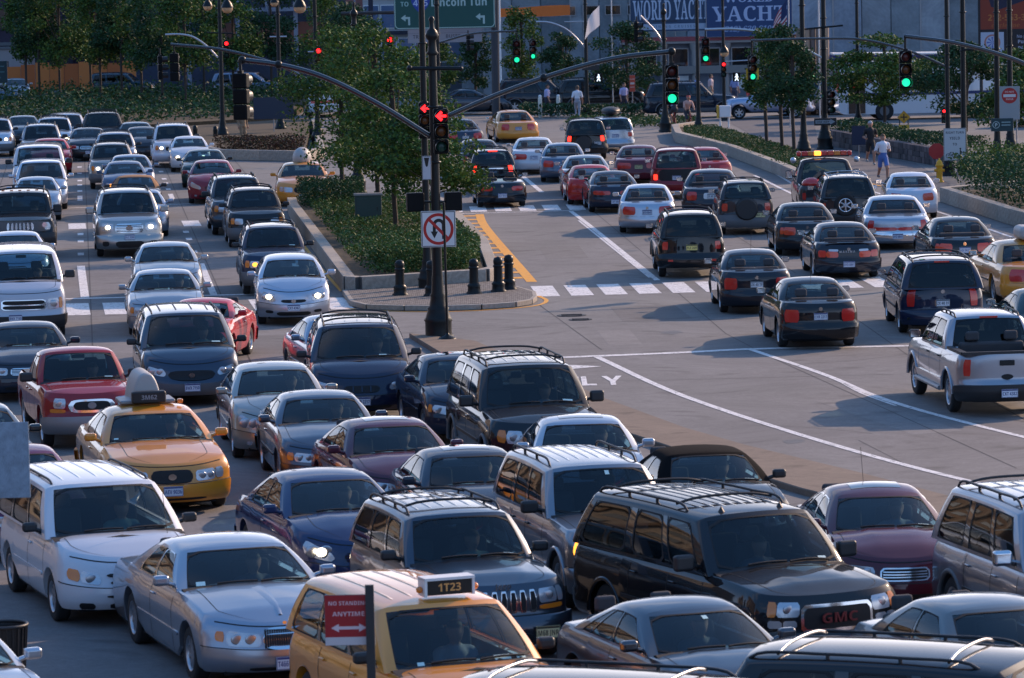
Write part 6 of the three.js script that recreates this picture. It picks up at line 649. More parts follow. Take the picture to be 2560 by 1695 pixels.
signBoard('dark green parking sign below the no entry sign', 20.9, 1.75, -148.8, 0.95, 0.55, canvasMat(320, 190, (g) => { g.fillStyle = '#12343a'; g.fillRect(0, 0, 320, 190); g.strokeStyle = '#9fb0ae'; g.lineWidth = 9; g.beginPath(); g.arc(72, 95, 48, 0, 7); g.stroke(); txt(g, 'P', 72, 122, 'bold 74px sans-serif', '#aebcb9'); g.fillStyle = '#7f9a9c'; g.fillRect(150, 50, 130, 16); g.fillRect(150, 92, 130, 16); }), 0, {});
{ const t = thing('road_sign', 'yellow diamond crossroads sign behind the clipped hedge', 'sign', 18.55, 1.4, -164.8); const m = canvasMat(256, 256, (g) => { g.fillStyle = '#b98a1c'; g.fillRect(0, 0, 256, 256); g.strokeStyle = '#221b0c'; g.lineWidth = 34; g.translate(128, 128); g.rotate(Math.PI / 4); g.beginPath(); g.moveTo(-92, 0); g.lineTo(92, 0); g.moveTo(0, -92); g.lineTo(0, 92); g.stroke(); }); mesh('panel', box(0.44, 0.44, 0.02, 0, 0, 0).rotateZ(Math.PI / 4), M.steel, t); mesh('face', new THREE.PlaneGeometry(0.43, 0.43).rotateZ(Math.PI / 4).translate(0, 0, 0.0125), m, t); mesh('plate', box(0.5, 0.18, 0.02, 0, -0.45, 0), std([0.48, 0.32, 0.03], 0.5), t); for (const x of [-0.2, 0.2]) mesh('post', bar(V3(x, -1.4, -0.03), V3(x, 0, -0.03), 0.03, 6), M.trim, t); }
signBoard('black one way arrow plate low on the post with the sunlit arm', 14.8, 1.3, -164.0, 1.05, 0.34, canvasMat(360, 116, (g) => { g.fillStyle = '#15181c'; g.fillRect(0, 0, 360, 116); g.fillStyle = '#8d98a0'; g.beginPath(); g.moveTo(20, 30); g.lineTo(260, 30); g.lineTo(260, 12); g.lineTo(340, 58); g.lineTo(260, 104); g.lineTo(260, 86); g.lineTo(20, 86); g.fill(); txt(g, 'ONE WAY', 140, 76, 'bold 46px sans-serif', '#15181c'); }), 0);
signBoard('back of a dark panel on a thin post behind the tow truck', 15.55, 1.05, -156, 0.62, 0.85, std([0.012, 0.018, 0.05], 0.6), 0, { post: 1, back: M.trim });
signBoard('orange and white do not enter sign among the far walkers', 7.2, 1.9, -202, 0.32, 0.95, canvasMat(110, 330, (g) => { g.fillStyle = '#b5452f'; g.fillRect(0, 0, 110, 330); g.fillStyle = '#c9b9b0'; g.fillRect(15, 145, 80, 40); txt(g, 'DO NOT', 55, 90, 'bold 26px sans-serif', '#d9c9c0'); txt(g, 'ENTER', 55, 250, 'bold 26px sans-serif', '#d9c9c0'); }), 0, { post: 1 });
{ const t = thing('road_sign', 'red stop sign half hidden behind the white yield sign', 'sign', 17.35, 1.05, -142.5); mesh('panel', new THREE.CylinderGeometry(0.34, 0.34, 0.02, 8).rotateY(Math.PI / 8).rotateX(P), std([0.35, 0.02, 0.02], 0.5), t); mesh('post', bar(V3(0, -1.05, -0.03), V3(0, 0.3, -0.03), 0.03, 6), M.steel, t); }
// hydrant
{ const t = thing('fire_hydrant', 'yellow fire hydrant beside the white yield sign', 'hydrant', 17.05, 0, -139.2); const m = std([0.75, 0.36, 0.015], 0.5); mesh('barrel', lathe([[0.17, 0], [0.17, 0.06], [0.12, 0.08], [0.12, 0.62], [0.16, 0.64], [0.16, 0.7], [0.13, 0.72]], 16), m, t); mesh('bonnet', lathe([[0.13, 0.72], [0.12, 0.8], [0.07, 0.88], [0.03, 0.9], [0.03, 0.96], [0, 0.96]], 16), m, t); for (const sg of [1, -1]) mesh('outlet', bar(V3(0, 0.48, 0), V3(sg * 0.2, 0.48, 0), 0.06, 10), m, t); mesh('outlet', bar(V3(0, 0.45, 0), V3(0, 0.45, 0.2), 0.07, 10), m, t); }
// near the camera
{
  const rm = canvasMat(320, 420, (g) => { g.fillStyle = '#a01019'; g.fillRect(0, 0, 320, 420); txt(g, 'NO STANDING', 160, 84, 'bold 46px sans-serif', '#d8b6b8', 'center', 276); txt(g, 'ANYTIME', 160, 176, 'bold 52px sans-serif', '#d8b6b8', 'center', 220); g.fillStyle = '#d9c0c2'; g.fillRect(80, 262, 160, 26); g.beginPath(); g.moveTo(40, 275); g.lineTo(92, 240); g.lineTo(92, 310); g.fill(); g.beginPath(); g.moveTo(280, 275); g.lineTo(228, 240); g.lineTo(228, 310); g.fill(); g.fillStyle = '#c6bcbc'; g.fillRect(0, 352, 320, 68); });
  const t = signBoard('red no standing anytime sign in front of the yellow minivan taxi', -1.65, 2.8, -34, 0.47, 0.5, rm, 0, { back: M.grey }); mesh('post', box(0.085, 3.1, 0.05, 0.21, -1.2, 0.06), M.trim, t);
  const b = thing('sign_board', 'blurred blue grey board at the left edge close to the camera', 'sign', -5.62, 3.88, -38); mesh('panel', new RoundedBoxGeometry(0.7, 0.83, 0.02, 2, 0.008), sheet(noiseTex(256, (u, v) => { const k = 1 + tile(u, v, 8, 3) * 0.12 + tile(u * 3, v, 30, 6) * 0.1 - Math.max(0, tile(u * 6, v, 20, 12) - 0.35) * 0.6 + (R1() - 0.5) * 0.05; return [124 * k, 142 * k, 158 * k]; }), 0.55), b); for (const [bx, by] of [[-0.2, 0.3], [-0.2, -0.3]]) mesh('bolt', new THREE.CylinderGeometry(0.018, 0.018, 0.02, 8).rotateX(P).translate(bx, by, 0.015), M.steel, b); mesh('post', bar(V3(-0.2, -3.88, -0.05), V3(-0.2, 0.3, -0.05), 0.03, 8), M.steel, b);
  const c = thing('litter_bin', 'black litter bin at the left edge in front of the silver sedan', 'bin', -6.5, 0, -44); mesh('basket', lathe([[0.22, 0], [0.24, 0.02], [0.29, 0.9], [0.3, 0.94]], 24), std([0.012, 0.012, 0.013], 0.5, 0, BS), c); mesh('rim', new THREE.TorusGeometry(0.3, 0.022, 8, 28).rotateX(P).translate(0, 0.95, 0), M.trim, c); for (let i = 0; i < 24; i++) { const a = i / 24 * 6.283; mesh('slat', bar(V3(Math.cos(a) * 0.235, 0.03, Math.sin(a) * 0.235), V3(Math.cos(a) * 0.302, 0.93, Math.sin(a) * 0.302), 0.01, 5), M.trim, c); }
}

// ---------- background ----------
const shedMat = (rgb, seed) => { const r = rng(seed); return sheet(noiseTex(256, (u, v) => { const b = Math.floor(u * 16), k = 1 + (Math.sin(b * 12.9898 + seed) * 0.5) * 0.1 + tile(u, v, 9, seed) * 0.12 + tile(u, v, 40, seed) * 0.07 + (r() - 0.5) * 0.06; return [rgb[0] * k, rgb[1] * k, rgb[2] * k]; }), 0.8); };
const wallUV = (g, s = 0.12) => uvBox(g, s);
{
  // the long pier shed behind the right half, clad in upright metal panels
  const t = thing('pier_shed', 'long grey blue metal clad pier building behind the yacht signs', 'building', 0, 0, -236); const mats = [[142, 146, 150], [124, 130, 134], [150, 156, 166], [112, 118, 122]].map((c, i) => shedMat(c, 5 + i)), r = rng(4);
  mesh('wall', wallUV(box(60, 14, 8, 27, 7, -4.3)), mats[1], t);
  for (let i = 0; i < 30; i++) { const x = -1.5 + i * 1.95, w = 1.9, tone = i > 6 && i < 13 ? 2 : [0, 1, 3, 0, 1][i % 5]; mesh('panel', wallUV(box(w, 13.6, 0.12, x + w / 2, 6.9, 0.0 + (i % 3) * 0.03)), mats[tone], t); if (i % 3 === 0) mesh('mullion', box(0.1, 13.8, 0.22, x, 6.9, 0.05), M.steel, t); }
  for (let i = 0; i < 9; i++) { const f = mesh('window', box(1.1, 0.7, 0.05, 1.2 + i * 1.5, 5.6, 0.13), M.steel, t); mesh('pane', box(0.95, 0.56, 0.02, 1.2 + i * 1.5, 5.6, 0.165), M.darkGloss, f); }
  for (let i = 0; i < 5; i++) mesh('pipe', bar(V3(5.2 + i * 6.1, 0, 0.4), V3(5.2 + i * 6.1, 8, 0.4), 0.07, 8), M.steel, t);
  mesh('roof', box(61, 0.4, 9, 27, 14.2, -4.3), M.steel, t);
}
{
  // terminal house carrying the two yacht signs
  const t = thing('yacht_terminal', 'low terminal building with columns under the yacht signs', 'building', 13.3, 0, -228.5); const wm = std([0.16, 0.18, 0.22], 0.8), cm = std([0.28, 0.26, 0.25], 0.8);
  mesh('wall', box(12, 3.6, 3, 0, 1.8, -1.9), wm, t); mesh('fascia', box(11.6, 0.28, 0.5, 0, 3.75, 0.1), std([0.26, 0.05, 0.06], 0.6), t); mesh('eave', box(11.8, 0.16, 3.4, 0, 3.54, -1.4), cm, t);
  for (let i = 0; i < 6; i++) { const x = -5.2 + i * 2.05; mesh('column', merge([lathe([[0.34, 3.45], [0.3, 3.2], [0.2, 2.9], [0.18, 0.3], [0.26, 0.2], [0.26, 0]], 14).translate(x, 0, 0.1)]), cm, t); if (i < 5) { const f = mesh('window', box(1.35, 1.5, 0.06, x + 1.02, 2.4, -0.38), M.steel, t); mesh('pane', box(1.2, 1.36, 0.02, x + 1.02, 2.4, -0.34), M.darkGloss, f); const d = mesh('lower_panel', box(1.3, 0.9, 0.05, x + 1.02, 0.9, -0.38), i % 2 ? M.white : wm, t); } }
  mesh('balcony_rail', box(11.4, 0.5, 0.08, 0, 1.75, 0.35), std([0.2, 0.19, 0.18], 0.7), t);
  const s1 = signBoard('navy board with tall white letters reading world yacht', 10.7, 5.6, -228.1, 5.3, 2.7, canvasMat(640, 330, (g) => { g.fillStyle = '#1d3a57'; g.fillRect(0, 0, 640, 330); g.save(); g.scale(1, 2.25); txt(g, 'WORLD YACHT', 320, 105, 'bold 96px serif', '#a9b7cc', 'center', 600); g.restore(); g.fillStyle = '#16283a'; g.fillRect(180, 244, 190, 10); g.fillStyle = '#93a3b8'; g.fillRect(60, 270, 560, 46); txt(g, 'D I N I N G   C R U I S E S', 340, 303, 'bold 30px sans-serif', '#5d7186', 'center', 520); }), 0, { name: 'advertising_board' });
  const s2 = signBoard('large navy board with white serif letters reading yacht and phone number', 15.75, 5.2, -228.0, 5.6, 2.75, canvasMat(680, 340, (g) => { g.fillStyle = '#173a66'; g.fillRect(0, 0, 680, 340); txt(g, 'WORLD', 340, 62, 'bold 100px serif', '#a6b3d0', 'center', 520); txt(g, 'YACHT', 345, 216, 'bold 168px serif', '#a6b3d0', 'center', 600); txt(g, '(212) 630-8100', 330, 300, 'italic bold 62px serif', '#8ea0c2', 'center', 520); }), 0, { name: 'advertising_board' });
}
// orange banner and flags
{ const o = thing('banner', 'bright orange banner stretched beside the white flagpole', 'banner', 1.55, 5.75, -226); const g = new THREE.PlaneGeometry(5.2, 0.62, 30, 3), p = g.attributes.position; for (let i = 0; i < p.count; i++) { const x = p.getX(i); p.setZ(i, Math.sin(x * 2.3) * 0.06); p.setY(i, p.getY(i) * (1 + 0.12 * Math.sin(x * 1.1)) + 0.02 * x); } g.computeVertexNormals(); const m = phys([0.85, 0.2, 0.03], { roughness: 0.9, transmission: 0.45, thickness: 0, side: THREE.DoubleSide }); mesh('cloth', g, m, o);
  const fp = thing('flagpole', 'pale flagpole crossing the orange banner', 'flagpole', -0.15 - 0.25, 0, -224); mesh('pole', bar(V3(0, 0, 0), V3(0, 10, 0), 0.11, 10), M.white, fp); }
function flag(label, x, y, z, w, h, m, px) { const t = thing('flag', label, 'flag', x, y, z); const g = new THREE.PlaneGeometry(w, h, 16, 10), p = g.attributes.position; for (let i = 0; i < p.count; i++) { const u = p.getX(i) / w + 0.5, v = p.getY(i); p.setZ(i, Math.sin(u * 7 + v * 2) * 0.14 * (1 - u) + 0.02); p.setY(i, v - (1 - u) * h * 0.75 + Math.sin(u * 5) * 0.06); p.setX(i, p.getX(i) * 0.8 + (1 - u) * v * 0.18); } g.computeVertexNormals(); mesh('cloth', g, m, t); return t; }
const cloth = rgb => phys(rgb, { roughness: 0.9, transmission: 0.35, thickness: 0, side: THREE.DoubleSide });
{ const st = textMat((g, w, h) => { for (let i = 0; i < 13; i++) { g.fillStyle = i % 2 ? '#c9c2c4' : '#9c3a44'; g.fillRect(0, i * h / 13, w, h / 13 + 1); } g.fillStyle = '#27365c'; g.fillRect(w * 0.6, 0, w * 0.4, h * 0.54); }, 256, 160, { roughness: 0.9, side: THREE.DoubleSide }); flag('white flag on the lamp post at the far bend', 5.0, 5.9, -201.6, 0.95, 1.15, cloth([0.72, 0.7, 0.72])); flag('striped flag hanging in front of the word yacht', 14.35, 6.05, -185, 1.0, 1.55, st); const fp = thing('flagpole', 'thin flagpole with the striped flag', 'flagpole', 14.85, 0, -185); mesh('pole', bar(V3(0, 0, 0), V3(0, 9, 0), 0.035, 8), M.alloy, fp); const fq = thing('flagpole', 'thin pale flagpole right of the striped flag', 'flagpole', 16.6, 0, -187); mesh('pole', bar(V3(0, 0, 0), V3(0, 9, 0), 0.045, 8), M.alloy, fq); const fr = thing('flagpole', 'thin flagpole just right of the white flag', 'flagpole', 6.2, 0, -206); mesh('pole', bar(V3(0, 0, 0), V3(0, 9, 0), 0.04, 8), M.alloy, fr); }
// motorway sign on its gantry
{
  const gm = canvasMat(1024, 576, (g) => { g.fillStyle = '#0d4a44'; g.fillRect(0, 0, 1024, 576); g.strokeStyle = '#9fb8ae'; g.lineWidth = 9; g.beginPath(); g.roundRect(8, 8, 1008, 560, 40); g.stroke(); txt(g, 'TO', 108, 345, 'bold 66px sans-serif', '#8fb0aa'); txt(g, 'Lincoln Tun', 660, 350, 'bold 112px sans-serif', '#a3bcb6', 'center', 580); g.fillStyle = '#1c3b8f'; g.beginPath(); g.moveTo(180, 215); g.quadraticCurveTo(270, 240, 360, 215); g.quadraticCurveTo(395, 330, 270, 420); g.quadraticCurveTo(145, 330, 180, 215); g.fill(); g.fillStyle = '#8d2f3a'; g.fillRect(185, 218, 170, 40); txt(g, '495', 270, 345, 'bold 92px sans-serif', '#a6b4d4'); g.fillStyle = '#a3bcb6'; for (const x of [140, 900]) { g.fillRect(x, 452, 20, 84); g.fillRect(x - 40, 452, 50, 22); g.beginPath(); g.moveTo(x - 74, 463); g.lineTo(x - 26, 428); g.lineTo(x - 26, 498); g.fill(); } });
  const t = thing('motorway_sign', 'big green sign to the Lincoln Tunnel on a dark gantry', 'sign', -3.5, 0, -204); mesh('panel', new RoundedBoxGeometry(5.85, 3.3, 0.06, 2, 0.02).translate(0, 6.86, 0), M.steel, t); mesh('face', new THREE.PlaneGeometry(5.82, 3.27).translate(0, 6.86, 0.034), gm, t);
  mesh('gantry_post', bar(V3(2.85, 0, -0.6), V3(2.95, 11, -0.6), 0.24, 14), std([0.03, 0.035, 0.045], 0.5), t); mesh('gantry_beam', merge([bar(V3(-6, 6.2, -0.5), V3(3, 6.2, -0.5), 0.1, 8), bar(V3(-6, 7.6, -0.5), V3(3, 7.6, -0.5), 0.1, 8)]), M.trim, t);
  signBoard('white sign for trucks and buses under the green sign', -3.55, 4.78, -206.5, 4.35, 0.85, canvasMat(640, 125, (g) => { g.fillStyle = '#8e98a8'; g.fillRect(0, 0, 640, 125); g.fillStyle = '#78818f'; g.fillRect(0, 40, 640, 4); txt(g, 'TRUCKS', 120, 88, 'bold 44px sans-serif', '#4a5566'); txt(g, 'BUSES', 390, 88, 'bold 44px sans-serif', '#4a5566'); }), 0, {});
}
// buildings at the left and middle
{
  let t = thing('dark_warehouse', 'dark plum brick building behind the far left trees', 'building', -42, 0, -268); const bm = shedMat([62, 50, 66], 22), dm = shedMat([40, 34, 48], 23);
  mesh('wall', wallUV(box(46, 16, 10, 0, 8, -5)), bm, t); for (let i = 0; i < 12; i++) { mesh('pier', wallUV(box(0.7, 15.6, 0.5, -20 + i * 3.6, 7.8, 0.2)), dm, t); const f = mesh('window', box(2.1, 1.7, 0.12, -18.2 + i * 3.6, 5.4, 0.04), M.trim, t); mesh('pane', box(1.9, 1.5, 0.02, -18.2 + i * 3.6, 5.4, 0.11), M.darkGloss, f); const d = mesh('loading_door', box(2.4, 3.0, 0.1, -18.2 + i * 3.6, 1.5, 0.03), i % 3 ? dm : M.steel, t); }
  mesh('ledge', box(46, 0.25, 0.7, 0, 3.5, 0.3), M.grey, t); mesh('roof', box(46.5, 0.4, 11, 0, 16.1, -5), M.grey, t);
  t = thing('blue_frame_structure', 'grey steel frame with diagonal braces behind the middle trees', 'building', -14, 0, -256); const sm = std([0.2, 0.24, 0.31], 0.6); mesh('wall', wallUV(box(26, 14, 6, 0, 7, -4.5)), shedMat([58, 66, 84], 25), t); for (const x of [-9, -5.4, -1.2, 3.2, 8]) mesh('column', box(0.3, 12, 0.3, x, 6, 0), sm, t); mesh('beam', box(20, 0.28, 0.3, -1, 5.85, 0.3), sm, t); for (const [a, b] of [[-7.6, -6.6], [-3.8, -2.7]]) mesh('brace', beam(V3(a, 8, 0.5), V3(b, 4.4, 0.5), 0.35, 0.2), sm, t); mesh('brick_band', wallUV(box(8, 1.6, 0.4, -3.5, 4.1, -1.1)), std([0.2, 0.085, 0.06], 0.9), t);
  t = thing('brick_columns', 'tall red brown columns beside the far lamp posts', 'building', -9.5, 0, -230); for (const [x, w, m] of [[-0.6, 0.5, [0.24, 0.1, 0.09]], [0.0, 0.45, [0.2, 0.085, 0.08]], [0.75, 0.3, [0.03, 0.03, 0.05]]]) mesh('column', box(w, 12, 0.5, x, 6, 0), std(m, 0.85), t);
  t = thing('glass_office', 'pale building with blue window panels left of the green sign', 'building', -6.2, 0, -240); const wm = std([0.42, 0.42, 0.42], 0.8), gl = phys([0.12, 0.2, 0.36], { roughness: 0.12, metalness: 0.3, clearcoat: 1 }); mesh('wall', box(7, 12, 4, 0, 6, -2.2), wm, t); for (let i = 0; i < 6; i++) { for (const [y, h] of [[5.4, 1.5], [7.2, 1.2], [3.2, 1.4]]) { const f = mesh('window_frame', box(1.05, h + 0.12, 0.06, -2.9 + i * 1.15, y, -0.18), M.white, t); mesh('pane', box(0.95, h, 0.02, -2.9 + i * 1.15, y, -0.14), gl, f); } } mesh('ledge', box(7, 0.25, 0.4, 0, 4.3, 0), std([0.03, 0.03, 0.05], 0.7), t); mesh('wall_base', box(7, 2.2, 0.3, 0, 1.1, -0.05), std([0.1, 0.11, 0.13], 0.8), t);
  // orange work site
  t = thing('site_hoarding', 'orange site hoarding glowing between the far left trunks', 'fence', -31.2, 0, -252); const om = [std([0.6, 0.17, 0.04], 0.8), std([0.5, 0.13, 0.035], 0.8), std([0.66, 0.2, 0.05], 0.8)]; for (let i = 0; i < 9; i++) mesh('board', box(1.0, 1.7 + (i % 3) * 0.25, 0.06, -4 + i * 1.03, 1.35, (i % 2) * 0.04), om[i % 3], t); for (let i = 0; i < 5; i++) mesh('post', bar(V3(-4.4 + i * 2.1, 0, -0.1), V3(-4.4 + i * 2.1, 2.6, -0.1), 0.05, 6), M.trim, t);
  t = thing('hut', 'pale concrete hut between the far left trunks', 'building', -35.6, 0, -256); mesh('wall', box(2.6, 3.4, 2, 0, 1.7, 0), std([0.3, 0.27, 0.27], 0.85), t); mesh('door', box(0.8, 2, 0.06, 0.3, 1, 1.02), M.grey, t); mesh('roof', box(2.8, 0.15, 2.2, 0, 3.46, 0), M.grey, t);
  signBoard('dark teal direction sign at the far left edge', -34.6, 2.2, -240, 1.3, 1.5, canvasMat(200, 230, (g) => { g.fillStyle = '#0e3138'; g.fillRect(0, 0, 200, 230); g.fillStyle = '#4d7276'; g.fillRect(30, 50, 140, 10); g.fillRect(30, 110, 140, 10); g.fillRect(30, 170, 100, 10); }), 0, { post: 1 });
  signBoard('dark blue grey board behind the hanging left signal', -12.2, 1.65, -184, 2.1, 1.15, std([0.025, 0.035, 0.06], 0.6), 0, { post: 1, back: M.trim });
}
// right: awning, boards, bus shelter band
{
  let t = thing('ferry_awning', 'long navy awning band with white edge at right behind the bus', 'awning', 27, 0, -201); const nb = std([0.008, 0.016, 0.12], 0.6); mesh('band', new RoundedBoxGeometry(17, 0.75, 2.4, 2, 0.05).rotateZ(-0.012).translate(0, 2.85, 0), nb, t); mesh('edge', box(17, 0.09, 2.46, 0, 3.28, 0).rotateZ(-0.012), M.white, t); mesh('wall', box(17, 2.45, 0.2, 0, 1.22, -1), std([0.36, 0.4, 0.48], 0.8), t); for (let i = 0; i < 8; i++) mesh('post', bar(V3(-8 + i * 2.3, 0, 1), V3(-8 + i * 2.3, 2.5, 1), 0.05, 8), M.white, t);
  mesh('lettering', new THREE.PlaneGeometry(1.7, 0.5).translate(-1.6, 2.86, 1.215), canvasMat(256, 76, (g) => { g.fillStyle = '#0c1140'; g.fillRect(0, 0, 256, 76); txt(g, 'EXIT', 128, 58, 'bold 56px sans-serif', '#36406a'); }), t); mesh('lettering', new THREE.PlaneGeometry(1.9, 0.5).translate(-4.2, 2.9, 1.215), canvasMat(256, 76, (g) => { g.fillStyle = '#0c1140'; g.fillRect(0, 0, 256, 76); txt(g, 'PIER 81', 128, 58, 'bold 52px sans-serif', '#36406a'); }), t);
  const ring = (g, x, y, r, c1, c2) => { g.strokeStyle = c1; g.lineWidth = r * 0.22; g.beginPath(); g.arc(x, y, r, 0, 7); g.stroke(); g.fillStyle = c2; for (let i = 0; i < 8; i++) { const a = i * Math.PI / 4; g.beginPath(); g.moveTo(x, y); g.lineTo(x + Math.cos(a - 0.16) * r * 0.78, y + Math.sin(a - 0.16) * r * 0.78); g.lineTo(x + Math.cos(a + 0.16) * r * 0.78, y + Math.sin(a + 0.16) * r * 0.78); g.fill(); } };
  t = signBoard('dark billboard with orange red panel and yellow phone number at top right', 27.4, 5.4, -190, 3.9, 4.2, canvasMat(512, 552, (g) => { g.fillStyle = '#0d0a14'; g.fillRect(0, 0, 512, 552); const gr = '#7c2a10'; g.fillStyle = gr; g.fillRect(14, 30, 484, 322); g.fillStyle = '#0e1233'; g.beginPath(); g.moveTo(14, 30); g.lineTo(330, 30); g.lineTo(330, 150); g.lineTo(150, 210); g.lineTo(90, 190); g.lineTo(70, 120); g.fill(); txt(g, '212-563-3200', 250, 290, 'bold 60px sans-serif', '#a8662a', 'center', 440); txt(g, 'circle line', 190, 338, 'italic bold 40px serif', '#97531f'); ring(g, 440, 200, 44, '#8a8fa6', '#3a4a8c'); g.fillStyle = '#a3aec0'; g.fillRect(14, 372, 166, 150); ring(g, 97, 446, 52, '#a06a62', '#4a5aa0'); txt(g, 'No parking', 350, 416, 'bold 30px sans-serif', '#8f94a6'); txt(g, 'Public', 330, 456, 'bold 36px sans-serif', '#a2a7b8'); txt(g, 'parking', 345, 496, 'bold 36px sans-serif', '#a2a7b8'); }), -4, { name: 'advertising_board', back: M.trim });
  for (const x of [-1.8, 1.8]) mesh('post', bar(V3(x, -5.4, -0.1), V3(x, 0, -0.1), 0.09, 8), M.trim, t);
  t = thing('wooden_pile', 'weathered cluster of timber piles behind the sunlit mast arm', 'pile', 17.4, 0, -200); for (let i = 0; i < 5; i++) mesh('timber', bar(V3(-0.75 + i * 0.37, 0, (i % 2) * 0.2), V3(-0.75 + i * 0.37, 4.9, (i % 2) * 0.2), 0.19, 9), std([[0.2, 0.15, 0.12], [0.3, 0.22, 0.16], [0.16, 0.13, 0.12]][i % 3], 0.9), t);
}
// a white coach
{
  const t = thing('coach_bus', 'white coach with navy stripe behind the clipped hedge at right', 'bus', 24, 0, -192.5, Math.PI / 2 + 0.06); const wm = paint([0.6, 0.62, 0.66], 0.05, 0.4), st = std([0.02, 0.04, 0.14], 0.5);
  const prof = new THREE.Shape(); prof.moveTo(-1.25, 0.35); prof.lineTo(1.25, 0.35); prof.lineTo(1.27, 1.6); prof.lineTo(1.2, 2.8); prof.quadraticCurveTo(1.15, 3.15, 0.8, 3.2); prof.lineTo(-0.8, 3.2); prof.quadraticCurveTo(-1.15, 3.15, -1.2, 2.8); prof.lineTo(-1.27, 1.6);
  const body = new THREE.ExtrudeGeometry(prof, { depth: 11.4, bevelEnabled: true, bevelSize: 0.25, bevelThickness: 0.35, bevelSegments: 4, bevelOffset: -0.25 }).translate(0, 0, -5.7); mesh('body', body, wm, t);
  for (const sg of [1, -1]) { mesh('stripe', box(0.02, 0.16, 10.8, sg * 1.285, 1.42, 0), st, t); for (let i = 0; i < 7; i++) mesh('side_window', box(0.03, 0.95, 1.3, sg * 1.262, 2.15, -4.6 + i * 1.5).rotateZ(sg * 0.03), M.darkGloss, t); }
  mesh('windshield', box(2.1, 1.2, 0.05, 0, 2.1, -6.06), M.darkGloss, t); mesh('rear_window', box(1.9, 0.9, 0.05, 0, 2.2, 6.06), M.darkGloss, t); mesh('door', box(0.03, 2.2, 0.9, -1.28, 1.5, -5.1), M.darkGloss, t); mesh('red_notice', box(0.02, 0.7, 0.25, -1.3, 2.1, -5.2), M.red, t);
  for (const z of [-3.6, 3.4]) for (const sg of [1, -1]) { const w = new THREE.Group(); w.name = 'wheel'; w.position.set(sg * 1.12, 0.5, z); t.add(w); mesh('tyre', new THREE.CylinderGeometry(0.5, 0.5, 0.3, 24).rotateZ(P), M.tyre, w); mesh('rim', new THREE.CylinderGeometry(0.26, 0.26, 0.31, 20).rotateZ(P), M.grey, w); }
  for (const sg of [1, -1]) mesh('mirror', box(0.12, 0.35, 0.2, sg * 1.4, 2.2, -6.2, 0.04), M.trim, t);
}
// city side, out of the frame at left and behind: what the flanks of the cars mirror
{
  const r = rng(91), walls = [[112, 92, 74], [128, 112, 94], [92, 80, 72], [150, 138, 122]].map((c, i) => shedMat(c, 41 + i));
  const names = ['pale stone', 'tan brick', 'grey stucco', 'cream brick', 'sand stone'];
  for (let b = 0; b < 5; b++) { const t = thing('city_building', names[b] + ' street building out of frame at left', 'building', -44, 0, 14 - b * 34, Math.PI / 2), h = 13 + (b * 7 % 5) * 2.2; mesh('wall', wallUV(box(32, h, 10, 0, h / 2, -5)), walls[b % 4], t); const n = 8; for (let f = 0; f < Math.floor(h / 3.4); f++) for (let i = 0; i < n; i++) { const w = mesh('window', box(1.7, 1.9, 0.1, -14 + i * 4, 2 + f * 3.4, 0.02), M.trim, t); mesh('pane', box(1.5, 1.7, 0.02, -14 + i * 4, 2 + f * 3.4, 0.085), M.darkGloss, w); } mesh('cornice', box(32.4, 0.6, 0.8, 0, h - 0.4, 0.3), walls[3], t); mesh('awning', box(30, 0.2, 1.6, 0, 3.3, 0.8), walls[(b + 2) % 4], t); for (let i = 0; i < 9; i++) mesh('pilaster', box(0.5, h - 1, 0.35, -16 + i * 4, h / 2, 0.12), walls[(b + 1) % 4], t); }
}

